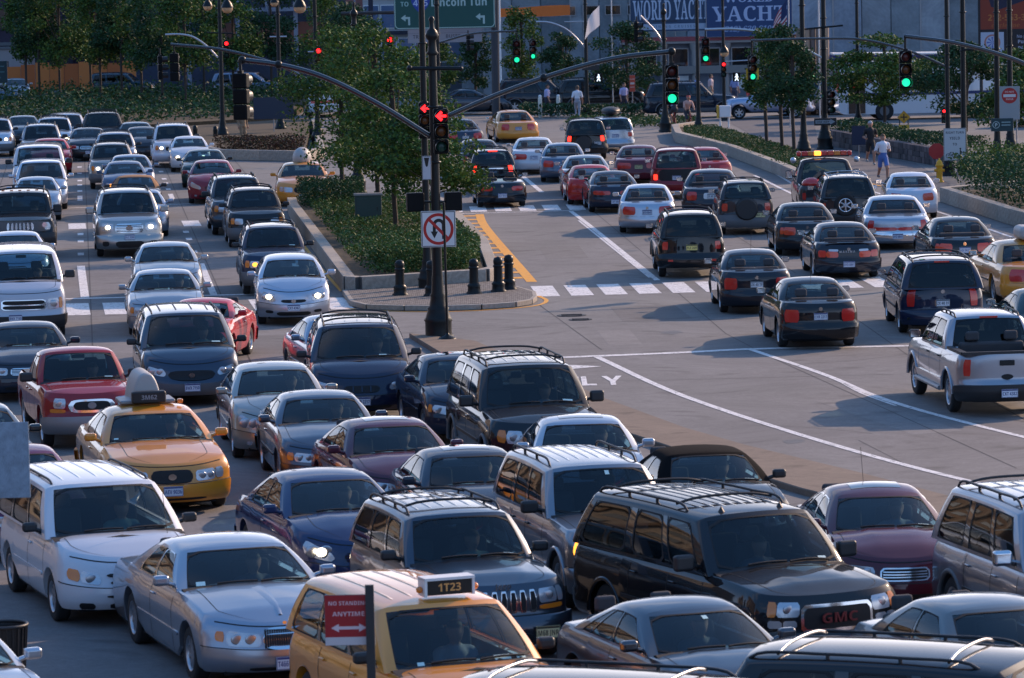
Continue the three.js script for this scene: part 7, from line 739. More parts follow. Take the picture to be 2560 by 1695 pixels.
// ---------- people: one continuous body from tapered bones ----------
function figureGeo(bones, hair, res, size, centre, hands) {
  const mc = new MarchingCubes(res, new THREE.MeshStandardMaterial(), false, false, 60000); mc.isolation = 0; const n = mc.size, half = n / 2;
  const B = bones.map(([a, b, ra, rb, c]) => ({ a: V3(...a), d: V3(...b).sub(V3(...a)), ra, rb, c })); const dist = (b, p) => { const t = clamp(p.clone().sub(b.a).dot(b.d) / Math.max(1e-6, b.d.lengthSq()), 0, 1); return p.distanceTo(b.a.clone().addScaledVector(b.d, t)) - lerp(b.ra, b.rb, t); };
  const p = V3();
  for (let z = 0; z < n; z++) for (let y = 0; y < n; y++) for (let x = 0; x < n; x++) { p.set((x - half) / half * size + centre[0], (y - half) / half * size + centre[1], (z - half) / half * size + centre[2]); let d = 9; for (const b of B) { const e = dist(b, p), k = 0.035, h = clamp(0.5 + 0.5 * (d - e) / k, 0, 1); d = lerp(d, e, h) - k * h * (1 - h); if (d < -0.2) break; } mc.field[z * n * n + y * n + x] = -d; }
  mc.update(); const c = mc.count, pos = new Float32Array(c * 3), col = new Float32Array(c * 3);
  for (let i = 0; i < c; i++) { p.set(mc.positionArray[i * 3] * size + centre[0], mc.positionArray[i * 3 + 1] * size + centre[1], mc.positionArray[i * 3 + 2] * size + centre[2]); pos.set([p.x, p.y, p.z], i * 3); let best = 9, k = null; for (const b of B) { const e = dist(b, p); if (e < best) { best = e; k = b; } } const q = k.c === 'head' ? (hair(p) ? hair.rgb : SKIN) : k.c; col.set(q, i * 3); }
  let g = new THREE.BufferGeometry(); g.setAttribute('position', new THREE.BufferAttribute(pos, 3)); g.setAttribute('normal', new THREE.BufferAttribute(mc.normalArray.slice(0, c * 3), 3)); g.setAttribute('color', new THREE.BufferAttribute(col, 3));
  const fs = [g]; for (const [w, dir] of hands ?? []) { const d = V3(...dir).normalize(), s = Math.abs(d.y) > 0.9 ? V3(1, 0, 0) : V3(0, 1, 0), u = d.clone().cross(s).normalize(); for (let i = 0; i < 5; i++) { const o = V3(...w).addScaledVector(u, (i - 1.5) * 0.019), e = i === 4 ? o.clone().addScaledVector(u, 0.04).addScaledVector(d, 0.03) : o.clone().addScaledVector(d, 0.085 - Math.abs(i - 1.3) * 0.012); const f = plain(bar(o, e, 0.009, 5, 0.007)); f.setAttribute('color', new THREE.Float32BufferAttribute(Array(f.attributes.position.count).fill(SKIN).flat(), 3)); fs.push(f); } }
  return mergeGeometries(fs.map(f => f.index ? f.toNonIndexed() : f));
}
const SKIN = [0.42, 0.22, 0.15], skinMat = std([1, 1, 1], 0.75, 0, { vertexColors: true });
const headBones = (x, y, z) => [[[x, y, z], [x, y + 0.07, z - 0.01], 0.085, 0.098, 'head'], [[x, y - 0.03, z + 0.04], [x, y + 0.02, z + 0.06], 0.05, 0.055, 'head'], [[x, y + 0.02, z + 0.09], [x, y + 0.0, z + 0.115], 0.014, 0.018, 'head'], [[x - 0.085, y + 0.02, z - 0.01], [x - 0.095, y + 0.05, z - 0.015], 0.018, 0.016, 'head'], [[x + 0.085, y + 0.02, z - 0.01], [x + 0.095, y + 0.05, z - 0.015], 0.018, 0.016, 'head']];
function standing({ top, low, shoe = [0.3, 0.3, 0.3], hair = [0.05, 0.035, 0.025], sleeve = 0.5, legLen = 0.45, stride = 0, bent = 0, cap }) {   // stride in metres, bent = elbows folded
  const s = stride, hy = 0.93, shin = legLen < 1 ? SKIN : low, b = [];
  b.push([[0, hy, 0], [0, 1.12, 0.01], 0.15, 0.14, low], [[0, 1.12, 0.01], [0, 1.36, 0.02], 0.145, 0.165, top], [[-0.15, 1.41, 0.01], [0.15, 1.41, 0.01], 0.075, 0.075, top], [[0, 1.42, 0.01], [0, 1.55, 0.03], 0.055, 0.052, SKIN], ...headBones(0, 1.62, 0.03));
  for (const sg of [1, -1]) { const f = sg * s, knee = [sg * 0.1, f > 0 ? 0.52 : 0.5, f * 0.55 + (f > 0 ? 0.12 : 0.04)], ank = [sg * 0.1, f > 0 ? 0.1 : 0.1 - f * 0.5, f - (f < 0 ? 0.12 : 0)]; const mid = [0, 1, 2].map(i => lerp([sg * 0.09, hy - 0.03, 0][i], knee[i], 0.75));
    b.push([[sg * 0.09, hy - 0.03, 0], mid, 0.1, 0.082, low], [mid, knee, 0.078, 0.06, legLen < 1 ? SKIN : low], [knee, ank, 0.062, 0.042, shin], [[ank[0], ank[1] - 0.04, ank[2] - 0.02], [ank[0], ank[1] - 0.05, ank[2] + 0.15], 0.045, 0.038, shoe]);
    const el = bent ? [sg * 0.28, 1.14, -0.06 - f * 0.25] : [sg * 0.26, 1.13, -0.02 - f * 0.3], ha = bent ? [sg * 0.2, 1.12 + 0.06 * sg * Math.sign(s || 1), 0.18 - f * 0.3] : [sg * 0.27, 0.88, 0.04 - f * 0.5], m2 = [0, 1, 2].map(i => lerp([sg * 0.2, 1.4, 0][i], el[i], 0.8));
    b.push([[sg * 0.2, 1.4, 0.01], m2, 0.062, 0.056, top], [m2, el, 0.045, 0.04, sleeve < 1 ? SKIN : top], [el, ha, 0.042, 0.03, sleeve < 1 ? SKIN : top], [ha, [ha[0], ha[1] + (bent ? 0.02 : -0.07), ha[2] + (bent ? 0.05 : 0.01)], 0.034, 0.03, SKIN]); }
  const h = p => p.y > 1.7 || (p.z < 0.01 && p.y > 1.58); h.rgb = cap ?? hair; return figureGeo(b, h, 64, 1.0, [0, 0.92, 0], [1, -1].map(sg => bent ? [[sg * 0.2, 1.14 + 0.06 * sg * Math.sign(s || 1), 0.22 - sg * s * 0.3], [0, 0.5, 1]] : [[sg * 0.27, 0.83, 0.05 - sg * s * 0.5], [0, -1, 0.2]]));
}
function seated({ top, low = [0.03, 0.03, 0.05], hair = [0.04, 0.03, 0.02] }) {
  const b = [[[0, 0.1, 0], [0, 0.28, -0.06], 0.15, 0.14, low], [[0, 0.28, -0.06], [0, 0.48, -0.12], 0.15, 0.16, top], [[-0.15, 0.54, -0.13], [0.15, 0.54, -0.13], 0.075, 0.075, top], [[0, 0.56, -0.13], [0, 0.68, -0.11], 0.055, 0.05, SKIN], ...headBones(0, 0.74, -0.1)];
  for (const sg of [1, -1]) b.push([[sg * 0.09, 0.1, 0.02], [sg * 0.12, 0.14, 0.44], 0.095, 0.07, low], [[sg * 0.12, 0.14, 0.44], [sg * 0.11, -0.2, 0.52], 0.06, 0.045, low], [[sg * 0.2, 0.53, -0.12], [sg * 0.25, 0.3, 0.06], 0.062, 0.05, top], [[sg * 0.25, 0.3, 0.06], [sg * 0.17, 0.4, 0.3], 0.045, 0.032, SKIN], [[sg * 0.17, 0.4, 0.3], [sg * 0.15, 0.42, 0.36], 0.034, 0.03, SKIN]);
  const h = p => p.y > 0.83 || (p.z < -0.12 && p.y > 0.7); h.rgb = hair; return figureGeo(b, h, 44, 0.7, [0, 0.33, 0.1], [1, -1].map(sg => [[sg * 0.15, 0.42, 0.36], [-sg * 0.3, 0.5, 0.8]]));
}
function person(label, geo, x, y, z, turn, group) { const o = mesh(numbered('person'), geo, skinMat, scene); o.position.set(x, y, z * ZK); o.rotation.y = turn * Math.PI / 180; o.scale.setScalar(CAR); return tag(o, label, 'person', group); }
const W_ = [0.75, 0.73, 0.76], LAV = [0.42, 0.4, 0.62];
person('jogger in white T-shirt and blue shorts running towards the camera', standing({ top: W_, low: [0.08, 0.16, 0.42], shoe: [0.12, 0.12, 0.14], hair: [0.12, 0.06, 0.03], stride: 0.26, bent: 1, legLen: 0.4 }), 14.95, 0, -140.4, 8);
person('jogger in dark clothes behind the jogger in white', standing({ top: [0.012, 0.012, 0.016], low: [0.015, 0.015, 0.02], cap: [0.4, 0.4, 0.42], stride: 0.22, bent: 1 }), 15.6, 0, -151.5, 5);
const walkerA = standing({ top: W_, low: [0.32, 0.32, 0.36], hair: [0.1, 0.07, 0.05], stride: 0.15, legLen: 1 }), walkerB = standing({ top: LAV, low: [0.03, 0.03, 0.05], stride: 0.2, legLen: 1 }), walkerC = standing({ top: [0.24, 0.3, 0.55], low: [0.05, 0.06, 0.1], legLen: 1, hair: [0.02, 0.015, 0.01] }), walkerD = standing({ top: [0.55, 0.42, 0.42], low: [0.35, 0.3, 0.24], legLen: 1, stride: 0.1 }), walkerE = standing({ top: [0.3, 0.2, 0.12], low: [0.3, 0.2, 0.12], legLen: 1, sleeve: 1, hair: [0.5, 0.42, 0.34] });
person('walker in white T-shirt seen from behind beside the flag lamp post', walkerA, 4.0, 0, -200.5, 175); person('walker in lavender shirt near the orange no entry sign', walkerB, 6.75, 0, -203.5, 30); person('person in tan coat standing by the far left bollards', walkerE, -13.5, 0, -179.5, 40); person('walker bending by the white barrels near the gantry post', walkerB, 2.3, 0, -203.5, 90);
person('person in orange red coat far beyond the slender trees', standing({ top: [0.7, 0.06, 0.05], low: [0.6, 0.05, 0.05], legLen: 1, sleeve: 1 }), 14.3, 0, -206, 160);
const crowd = 'people waiting below the yacht signs', cl = ['lavender', 'white', 'blue', 'pink'];
[[9.9, 'B'], [11.1, 'C'], [12.0, 'D'], [13.3, 'C'], [14.6, 'C']].forEach(([x, k], i) => person(ord[i] + ' from the left in the crowd below the yacht signs', { A: walkerA, B: walkerB, C: walkerC, D: walkerD }[k], x + 0.4, 0.0, -212 - (i % 3) * 1.3, i * 47 % 360, crowd));
// cyclists beyond the curved wall
function bicycle(label, x, z, turn) { const t = thing('bicycle', label, 'bicycle', x, 0, z, turn * Math.PI / 180, 'bicycles beyond the curved wall'); const m = std([0.25, 0.03, 0.03], 0.4, 0.4); mesh('frame', merge([bar(V3(0, 0.34, -0.52), V3(0, 0.3, -0.05), 0.02), bar(V3(0, 0.3, -0.05), V3(0, 0.85, -0.2), 0.02), bar(V3(0, 0.78, -0.18), V3(0, 0.8, 0.36), 0.02), bar(V3(0, 0.3, -0.05), V3(0, 0.72, 0.38), 0.02), bar(V3(0, 0.34, 0.54), V3(0, 0.98, 0.34), 0.02)]), m, t); for (const z2 of [-0.52, 0.54]) mesh('wheel', new THREE.TorusGeometry(0.32, 0.022, 6, 22).rotateY(P).translate(0, 0.34, z2), M.tyre, t); mesh('handlebar', bar(V3(-0.26, 1.0, 0.36), V3(0.26, 1.0, 0.36), 0.016), M.trim, t); mesh('saddle', box(0.14, 0.06, 0.26, 0, 0.9, -0.22, 0.02), M.trim, t); return t; }
function rider(label, top, x, z, turn) { const b = [[[0, 0.95, -0.2], [0, 1.1, -0.12], 0.13, 0.13, [0.03, 0.03, 0.04]], [[0, 1.1, -0.12], [0, 1.36, 0.06], 0.13, 0.15, top], [[-0.15, 1.4, 0.08], [0.15, 1.4, 0.08], 0.07, 0.07, top], [[0, 1.42, 0.09], [0, 1.53, 0.14], 0.055, 0.05, SKIN], ...headBones(0, 1.6, 0.15)]; for (const sg of [1, -1]) b.push([[sg * 0.09, 0.95, -0.18], [sg * 0.1, sg > 0 ? 0.72 : 0.6, 0.2], 0.09, 0.062, [0.03, 0.03, 0.04]], [[sg * 0.1, sg > 0 ? 0.72 : 0.6, 0.2], [sg * 0.1, sg > 0 ? 0.36 : 0.2, 0.0], 0.06, 0.04, SKIN], [[sg * 0.1, sg > 0 ? 0.32 : 0.16, -0.02], [sg * 0.1, sg > 0 ? 0.3 : 0.14, 0.14], 0.04, 0.035, [0.2, 0.2, 0.2]], [[sg * 0.19, 1.38, 0.08], [sg * 0.24, 1.16, 0.2], 0.06, 0.05, top], [[sg * 0.24, 1.16, 0.2], [sg * 0.22, 1.04, 0.36], 0.042, 0.032, SKIN]); const h = p => p.y > 1.66; h.rgb = [0.5, 0.1, 0.08]; return person(label, figureGeo(b, h, 56, 0.95, [0, 0.85, 0.05], [1, -1].map(sg => [[sg * 0.22, 1.03, 0.38], [0, -0.3, 1]])), x, 0, z, turn, 'cyclists beyond the curved wall'); }
for (const [l, top, x, z, a] of [['left cyclist beyond the curved wall', LAV, 8.85, -187.5, 195], ['right cyclist beyond the curved wall', [0.6, 0.34, 0.28], 9.45, -184.5, 15]]) { bicycle('bicycle under the ' + l, x, z, a); rider(l + ', riding', top, x, z, a); }
// barrels on legs by the path
[[11.45, -187, [0.6, 0.36, 0.05], 'yellow and white'], [1.9, -203, [0.75, 0.68, 0.58], 'white'], [2.95, -203, [0.72, 0.66, 0.56], 'cream']].forEach(([x, z, c, l], i) => { const t = thing('barrier_drum', l + (i ? ' upright post by the far bend' : ' box standing at the end of the grass strip'), 'barrier', x, 0, z); if (i) { mesh('shaft', lathe([[0.12, 0], [0.12, 1.1], [0.09, 1.18], [0, 1.2]], 14), std(c, 0.6), t); mesh('cap', new THREE.SphereGeometry(0.1, 10, 8).translate(0, 1.22, 0), M.white, t); } else { mesh('box', new RoundedBoxGeometry(0.62, 0.62, 0.4, 2, 0.05).translate(0.1, 0.85, 0), M.white, t); mesh('side_plate', box(0.1, 0.66, 0.42, -0.28, 0.85, 0), std(c, 0.6), t); for (const sx of [-0.15, 0.3]) mesh('leg', bar(V3(sx, 0, 0), V3(sx, 0.6, 0), 0.05, 8), M.white, t); } });

// ---------- the traffic: [name, category, kind, colour, label, x, z, heading, group, options] ----------
const IN = 'vehicles driving towards the camera', OUT = 'vehicles driving away from the camera';
const TRAFFIC = [
  ['sedan_car', 'car', 'towncar', [0.36, 0.38, 0.43], 'silver stretched luxury sedan with vertical chrome grille, nearest the litter bin', -3.85, -54.57, 18.2, IN, {drv: 'b', id: 'lincoln'}],
  ['minivan', 'minivan', 'caravan', [0.6, 0.61, 0.64], 'white minivan with black mirrors behind the silver luxury sedan, at left edge', -6.1, -59.4, 18.2, IN, {metal: 0.05, drv: 'a', id: 'caravan'}],
  ['taxi_minivan', 'taxi', 'taxivan', [0.74, 0.27, 0.02], 'yellow minivan taxi with roof sign 1T23, in front of the grey jeep', -1.1, -47.9, 20.8, IN, {metal: 0.05, drv: 'c', id: 'taxivan'}],
  ['sedan_car', 'car', 'compact', [0.085, 0.088, 0.1], 'charcoal grey sedan between the yellow minivan taxi and the long black SUV', 1.98, -48.73, 19.8, IN, {drv: 'b', id: 'greysedan'}],
  ['sedan_car', 'car', 'bmw', [0.16, 0.15, 0.14], 'dark bronze sedan cut off by the bottom right edge', 5.6, -48.15, 18, IN, {id: 'rsedan'}],
  ['suv_car', 'SUV', 'rackwagon', [0.008, 0.008, 0.01], 'black SUV seen side on with roof rack, bottom right corner', 4.67, -41.83, 65, IN, {swap: {'roof_bar': 'alloy'}, id: 'botsuv'}],
  ['station_wagon', 'car', 'rackwagon', [0.008, 0.008, 0.01], 'black wagon showing only roof and rack bars at bottom edge', 1.62, -40.4, 66, IN, {swap: {'roof_bar': 'alloy'}, id: 'botsuv2'}],
  ['suv_car', 'SUV', 'yukon', [0.008, 0.008, 0.01], 'long black SUV with chrome framed grille reading GMC', 2.79, -53.65, 24.8, IN, {swap: {'indicator_lamp0': 'amber'}, drv: 'b', id: 'yukon'}],
  ['sedan_car', 'car', 'passat', [0.1, 0.012, 0.022], 'maroon sedan between the long black SUV and the silver SUV', 5.16, -58.65, 4.5, IN, {swap: {}, drv: 'c', id: 'passat'}],
  ['suv_car', 'SUV', 'bigsuv', [0.26, 0.28, 0.32], 'silver grey SUV with chrome mirror cut off by right edge', 7.19, -53.43, 13, IN, {swap: {'side_mirror': 'chrome'}, id: 'navi'}],
  ['suv_car', 'SUV', 'cherokee', [0.055, 0.065, 0.085], 'grey blue jeep with slotted grille behind the yellow minivan taxi', -0.85, -55.23, 17, IN, {drv: 'a', id: 'jeep'}],
  ['suv_car', 'SUV', 'explorer', [0.26, 0.26, 0.28], 'silver SUV with ribbed roof behind the grey blue jeep', 1.09, -59.66, 14, IN, {swap: {'indicator_lamp1': 'amberOn'}, drv: 'b', id: 'explorer'}],
  ['sedan_car', 'car', 'camry', [0.02, 0.035, 0.1], 'dark blue sedan with lit headlight behind the silver luxury sedan', -2.86, -61.4, 15.5, IN, {swap: {'headlight1': 'lampOn'}, drv: 'b', id: 'camryblue'}],
  ['convertible_car', 'car', 'soft', [0.008, 0.008, 0.01], 'black convertible with closed black canvas top', 2.95, -64.03, 9, IN, {drv: 'c', id: 'soft'}],
  ['sedan_car', 'car', 'sedanS', [0.03, 0.035, 0.05], 'dark sedan just behind the grey blue jeep roof rack', -0.76, -64.36, 11.2, IN, {drv: 'b', id: 'dk19'}],
  ['sedan_car', 'car', 'sedanS', [0.09, 0.02, 0.035], 'maroon sedan in the middle of the queue, behind the dark blue sedan', -2.14, -68.73, 13.5, IN, {drv: 'b', id: 'maroon20'}],
  ['sedan_car', 'car', 'bmw', [0.075, 0.08, 0.105], 'dark silver sedan between the beige and the maroon sedan', -3.48, -73.34, 9.2, IN, {drv: 'c', id: 'bmw21'}],
  ['sedan_car', 'car', 'sedanS', [0.42, 0.43, 0.47], 'silver sedan with sunroof in front of the black SUV', 1.12, -68.46, 5, IN, {drv: 'c', id: 'sun22'}],
  ['suv_car', 'SUV', 'bigsuv', [0.008, 0.008, 0.01], 'black SUV with high roof rack beside the ONLY lane marking', 0.18, -73.59, 10, IN, {drv: 'c', id: 'exped'}],
  ['sedan_car', 'car', 'sedanS', [0.015, 0.02, 0.04], 'midnight blue sedan left of the black SUV with high roof rack', -1.09, -79.98, 10.2, IN, {drv: 'c', id: 'dk24'}],
  ['sedan_car', 'car', 'camry', [0.36, 0.33, 0.29], 'beige silver sedan right of the taxi with cone roof sign', -4.59, -78.3, 8, IN, {drv: 'c', id: 'camrysilver'}],
  ['taxi_sedan', 'taxi', 'crownvic', [0.74, 0.27, 0.02], 'yellow taxi sedan with tall cone roof sign numbered 3M62', -6.34, -71.31, 12.2, IN, {metal: 0.05, drv: 'c', id: 'taxi3m'}],
  ['minivan', 'minivan', 'plymouth', [0.012, 0.018, 0.045], 'navy minivan nearest the big lamp post, in front of the island', -3.18, -84.33, 3.8, IN, {drv: 'b', id: 'plym'}],
  ['sedan_car', 'car', 'sedanS', [0.3, 0.33, 0.4], 'pale blue sedan mostly hidden behind the navy minivan', -3.78, -89.32, 12, IN, {swap: {'indicator_lamp1': 'amberOn'}, id: 'small28'}],
  ['pickup_truck', 'truck', 'pickup', [0.3, 0.014, 0.018], 'red pickup truck with chrome winged grille at left', -8.62, -80.76, 13, IN, {drv: 'c', id: 'redpick'}],
  ['minivan', 'minivan', 'townvan', [0.035, 0.045, 0.07], 'dark slate minivan with oval black grille behind the red pickup', -7.03, -87.98, 7.8, IN, {drv: 'a', id: 'townvan'}],
  ['coupe_car', 'car', 'coupe', [0.5, 0.02, 0.03], 'bright red coupe tucked behind the dark slate minivan', -7.18, -95.83, -6, IN, {id: 'redcar31'}],
  ['sedan_car', 'car', 'nineties', [0.02, 0.025, 0.04], 'dark sedan at the left edge behind the red pickup', -10.67, -89.74, 9, IN, {drv: 'a', id: 'dk32'}],
  ['passenger_van', 'van', 'ramvan', [0.5, 0.51, 0.55], 'white full size van with crosshair grille at left edge', -12.48, -104.59, 8, IN, {metal: 0.05, drv: 'c', id: 'ram'}],
  ['sedan_car', 'car', 'nineties', [0.34, 0.34, 0.36], 'silver sedan on the crosswalk behind the dark slate minivan', -8.82, -104.49, 6, IN, {drv: 'b', id: 'sable'}],
  ['sedan_car', 'car', 'sedan', [0.4, 0.41, 0.42], 'silver sedan directly behind the other silver sedan at the stop line', -9.56, -114.1, 5.8, IN, {drv: 'c', id: 'silver35'}],
  ['hatchback_car', 'car', 'matrix', [0.5, 0.52, 0.58], 'silver hatchback with lit headlights entering the crosswalk beside the island', -5.71, -106.63, 4.5, IN, {swap: {'headlight': 'lampOn'}, drv: 'c', id: 'matrix'}],
  ['suv_car', 'SUV', 'escape', [0.012, 0.02, 0.05], 'dark blue SUV with one amber lamp lit behind the silver hatchback', -6.73, -116.33, 5.5, IN, {swap: {'headlight1': 'amberOn'}, id: 'dksuv37'}],
  ['suv_car', 'SUV', 'escape', [0.008, 0.008, 0.01], 'black SUV second behind the silver hatchback, beside the planter wall', -8.43, -135.62, 6.2, IN, {lod: 0.5, id: 'escape'}],
  ['suv_car', 'SUV', 'explorer', [0.05, 0.055, 0.065], 'dark grey SUV third behind the silver hatchback', -9.44, -142.25, 6.8, IN, {lod: 0.5, id: 'greysuv39'}],
  ['sedan_car', 'car', 'camry', [0.25, 0.02, 0.03], 'dark red sedan in the right lane of the far queue', -11.59, -160.86, 4.2, IN, {lod: 0.5, id: 'taurus'}],
  ['sedan_car', 'car', 'nineties', [0.01, 0.03, 0.028], 'dark green sedan behind the dark red sedan', -12.72, -172.42, 4.5, IN, {lod: 0.5, id: 'green41'}],
  ['taxi_sedan', 'taxi', 'crownvic', [0.74, 0.27, 0.02], 'yellow taxi sedan with white dome roof sign beside the far planter', -7.91, -158.09, 3.2, IN, {metal: 0.05, lod: 0.5, id: 'taxi42'}],
  ['suv_car', 'SUV', 'escalade', [0.4, 0.38, 0.36], 'silver beige SUV with broad egg crate grille in left queue', -12.36, -132.8, 7, IN, {swap: {'headlight': 'lampOn'}, lod: 0.5, drv: 'b', id: 'escalade'}],
  ['sedan_car', 'car', 'compact', [0.35, 0.38, 0.46], 'pale blue sedan half hidden beside the silver beige SUV', -12.69, -141.83, 6, IN, {lod: 0.5, id: 'silver44'}],
  ['suv_car', 'SUV', 'hummer', [0.008, 0.008, 0.01], 'black boxy off road vehicle with slotted grille at left edge', -15.65, -131.8, 6, IN, {swap: {}, lod: 0.5, drv: 'c', id: 'hummer'}],
  ['sedan_car', 'car', 'compact', [0.4, 0.43, 0.48], 'silver sedan just behind the black boxy off road vehicle', -17.43, -151.97, 6, IN, {lod: 0.5, id: 'light46'}],
  ['minivan', 'minivan', 'silvervan', [0.55, 0.57, 0.62], 'silver minivan second behind the black boxy off road vehicle', -18.02, -158.8, 6, IN, {lod: 0.5, id: 'mini47'}],
  ['passenger_van', 'van', 'ramvan', [0.62, 0.63, 0.66], 'white van third behind the black boxy off road vehicle', -18.86, -165.61, 6, IN, {metal: 0.05, lod: 0.5, id: 'van48'}],
  ['sedan_car', 'car', 'sedan', [0.42, 0.012, 0.015], 'red sedan half hidden behind the far white van', -20.61, -185.63, 6, IN, {lod: 0.5, id: 'red48'}],
  ['sedan_car', 'car', 'compact', [0.6, 0.61, 0.64], 'white sedan with bright lamps at the head of the far right lane', -14.36, -185.49, 6, IN, {metal: 0.05, swap: {'headlight': 'lampOn'}, lod: 0.5, id: 'white49'}],
  ['suv_car', 'SUV', 'explorer', [0.6, 0.61, 0.64], 'white SUV with one lamp lit behind the white sedan', -15.46, -190.18, 6, IN, {metal: 0.05, swap: {'headlight1': 'lampOn'}, lod: 0.5, id: 'white50'}],
  ['convertible_car', 'car', 'soft', [0.1, 0.09, 0.1], 'convertible with tan canvas top behind the silver beige SUV', -13.81, -152.21, 6, IN, {swap: {'soft_top': 'canvasTan'}, lod: 0.5, id: 'tan51'}],
  ['sedan_car', 'car', 'compact', [0.08, 0.12, 0.2], 'grey blue sedan with one amber lamp in left queue', -15.19, -162.87, 6, IN, {swap: {'headlight1': 'amberOn'}, lod: 0.5, id: 'blue52'}],
  ['sedan_car', 'car', 'sedan', [0.2, 0.23, 0.3], 'pale grey sedan half hidden behind the grey blue sedan', -15.41, -167.87, 6, IN, {lod: 0.5, id: 'blue52b'}],
  ['suv_car', 'SUV', 'escape', [0.25, 0.22, 0.19], 'tan SUV with one lamp lit in left queue', -16.65, -172.75, 6, IN, {swap: {'headlight1': 'lampOn'}, lod: 0.5, id: 'tan53'}],
  ['suv_car', 'SUV', 'escape', [0.4, 0.41, 0.43], 'silver SUV behind the tan SUV in left queue', -17.53, -183.91, 6, IN, {lod: 0.5, id: 'silver54'}],
  ['sedan_car', 'car', 'nineties', [0.02, 0.022, 0.028], 'black sedan left of the silver SUV in far queue', -20.17, -198.13, 6, IN, {lod: 0.5, id: 'dk55'}],
  ['sedan_car', 'car', 'compact', [0.025, 0.03, 0.04], 'black sedan right of the silver SUV in far queue', -17.52, -197.37, 6, IN, {lod: 0.5, id: 'dk56'}],
  ['sedan_car', 'car', 'sedan', [0.04, 0.045, 0.06], 'dark grey sedan behind the right black sedan in far queue', -18.34, -203.03, 6, IN, {lod: 0.5, id: 'dk56b'}],
  ['suv_car', 'SUV', 'bigsuv', [0.008, 0.008, 0.01], 'black SUV farthest back in the left queue', -20.11, -204.68, 6, IN, {lod: 0.5, id: 'blk57'}],
  ['minivan', 'minivan', 'silvervan', [0.5, 0.51, 0.55], 'silver minivan left of the farthest black SUV', -22.44, -209.4, 6, IN, {lod: 0.5, id: 'silver58'}],
  ['suv_car', 'SUV', 'cherokee', [0.6, 0.6, 0.62], 'white jeep with lit lamps in far left queue', -22.45, -204.04, 6, IN, {swap: {'headlight': 'lampOn'}, lod: 0.5, id: 'white59'}],
  ['sedan_car', 'car', 'sedan', [0.05, 0.055, 0.065], 'dark sedan with one amber lamp left of the white jeep', -25.3, -215.17, 6, IN, {swap: {'headlight1': 'amberOn'}, lod: 0.5, id: 'dk60'}],
  ['suv_car', 'SUV', 'escape', [0.6, 0.61, 0.64], 'white SUV cut off by the left edge in far queue', -25.39, -204.1, 6, IN, {swap: {'headlight': 'lampOn'}, lod: 0.5, id: 'white61'}],
  ['suv_car', 'SUV', 'explorer', [0.3, 0.31, 0.33], 'grey SUV between the far white van and the white jeep', -21.88, -193.32, 6, IN, {lod: 0.5, id: 'van62'}],
  ['sedan_car', 'car', 'sedan', [0.5, 0.52, 0.58], 'silver sedan showing its roof between the van and the boxy off road vehicle', -14.45, -120.12, 7, IN, {id: 'white63'}],
  ['sedan_car', 'car', 'sedan', [0.12, 0.02, 0.06], 'plum sedan mostly hidden behind the grey sign board at left', -8.07, -65.85, 14, IN, {id: 'maroon64'}],
  ['sedan_car', 'car', 'sedan', [0.05, 0.055, 0.06], 'dark sedan with its mirror showing above the grey sign board at left', -9.6, -72.46, 13, IN, {id: 'edge64'}],
  ['sedan_car', 'car', 'sedan', [0.5, 0.53, 0.58], 'silver car at the bottom left corner beside the litter bin', -6.99, -48.3, 24, IN, {id: 'edge1'}],
  ['sedan_car', 'car', 'jetta', [0.008, 0.008, 0.01], 'black compact sedan crossing the stop line, nearest the lane arrows', 7.03, -97.41, 183.5, OUT, {drv: 'b', id: 'jetta'}],
  ['sedan_car', 'car', 'jetta', [0.012, 0.013, 0.02], 'black compact sedan just ahead, on the crosswalk', 6.22, -107.11, 181.5, OUT, {id: 'jetta2'}],
  ['minivan', 'minivan', 'quest', [0.012, 0.018, 0.045], 'navy minivan with tall red tail lights beside the silver pickup', 10.31, -100.6, 180.2, OUT, {id: 'quest'}],
  ['pickup_truck', 'truck', 'sporttrac', [0.33, 0.33, 0.36], 'silver four door pickup with black bed rails at right edge', 9.45, -83.32, 185.8, OUT, {id: 'sport'}],
  ['taxi_sedan', 'taxi', 'crownvic', [0.74, 0.27, 0.02], 'yellow taxi sedan leaving at the right edge', 13.46, -108.23, 184, OUT, {metal: 0.05, id: 'taxi69'}],
  ['sedan_car', 'car', 'altima', [0.01, 0.012, 0.02], 'black sedan with rear spoiler and wide orange tail lights', 9.43, -117.66, 181.5, OUT, {id: 'altima'}],
  ['sedan_car', 'car', 'bmw', [0.008, 0.008, 0.01], 'black sedan in front of the navy minivan with tall tail lights', 12.82, -118.65, 181, OUT, {swap: {'tail_light': 'orangeTail'}, id: 'civic'}],
  ['suv_car', 'SUV', 'pathfinder', [0.008, 0.008, 0.01], 'black SUV with yellow number plate by the crosswalk', 5.14, -119.38, 180.8, OUT, {id: 'pathf'}],
  ['sedan_car', 'car', 'bmw', [0.012, 0.012, 0.015], 'black sedan with orange tail lights behind the long silver sedan', 9.01, -127, 180.2, OUT, {swap: {'tail_light': 'orangeTail'}, id: 'bmw73'}],
  ['sedan_car', 'car', 'marquis', [0.42, 0.43, 0.47], 'long silver sedan with full width red tail light and chrome bumper', 12.02, -129.17, 178, OUT, {id: 'marquis'}],
  ['suv_car', 'SUV', 'rav4', [0.03, 0.032, 0.04], 'small grey SUV with covered spare wheel on its tailgate', 7.76, -136.67, 180, OUT, {lod: 0.5, id: 'rav4'}],
  ['suv_car', 'SUV', 'blazer', [0.02, 0.025, 0.035], 'black SUV with bright alloy spare wheel beside the tow truck', 11.14, -137.01, 179.2, OUT, {lod: 0.5, id: 'blazer'}],
  ['tow_truck', 'truck', 'towtruck', [0.03, 0.025, 0.028], 'black tow truck with red and amber light bar', 10.94, -142.46, 179, OUT, {lod: 0.5, id: 'tow'}],
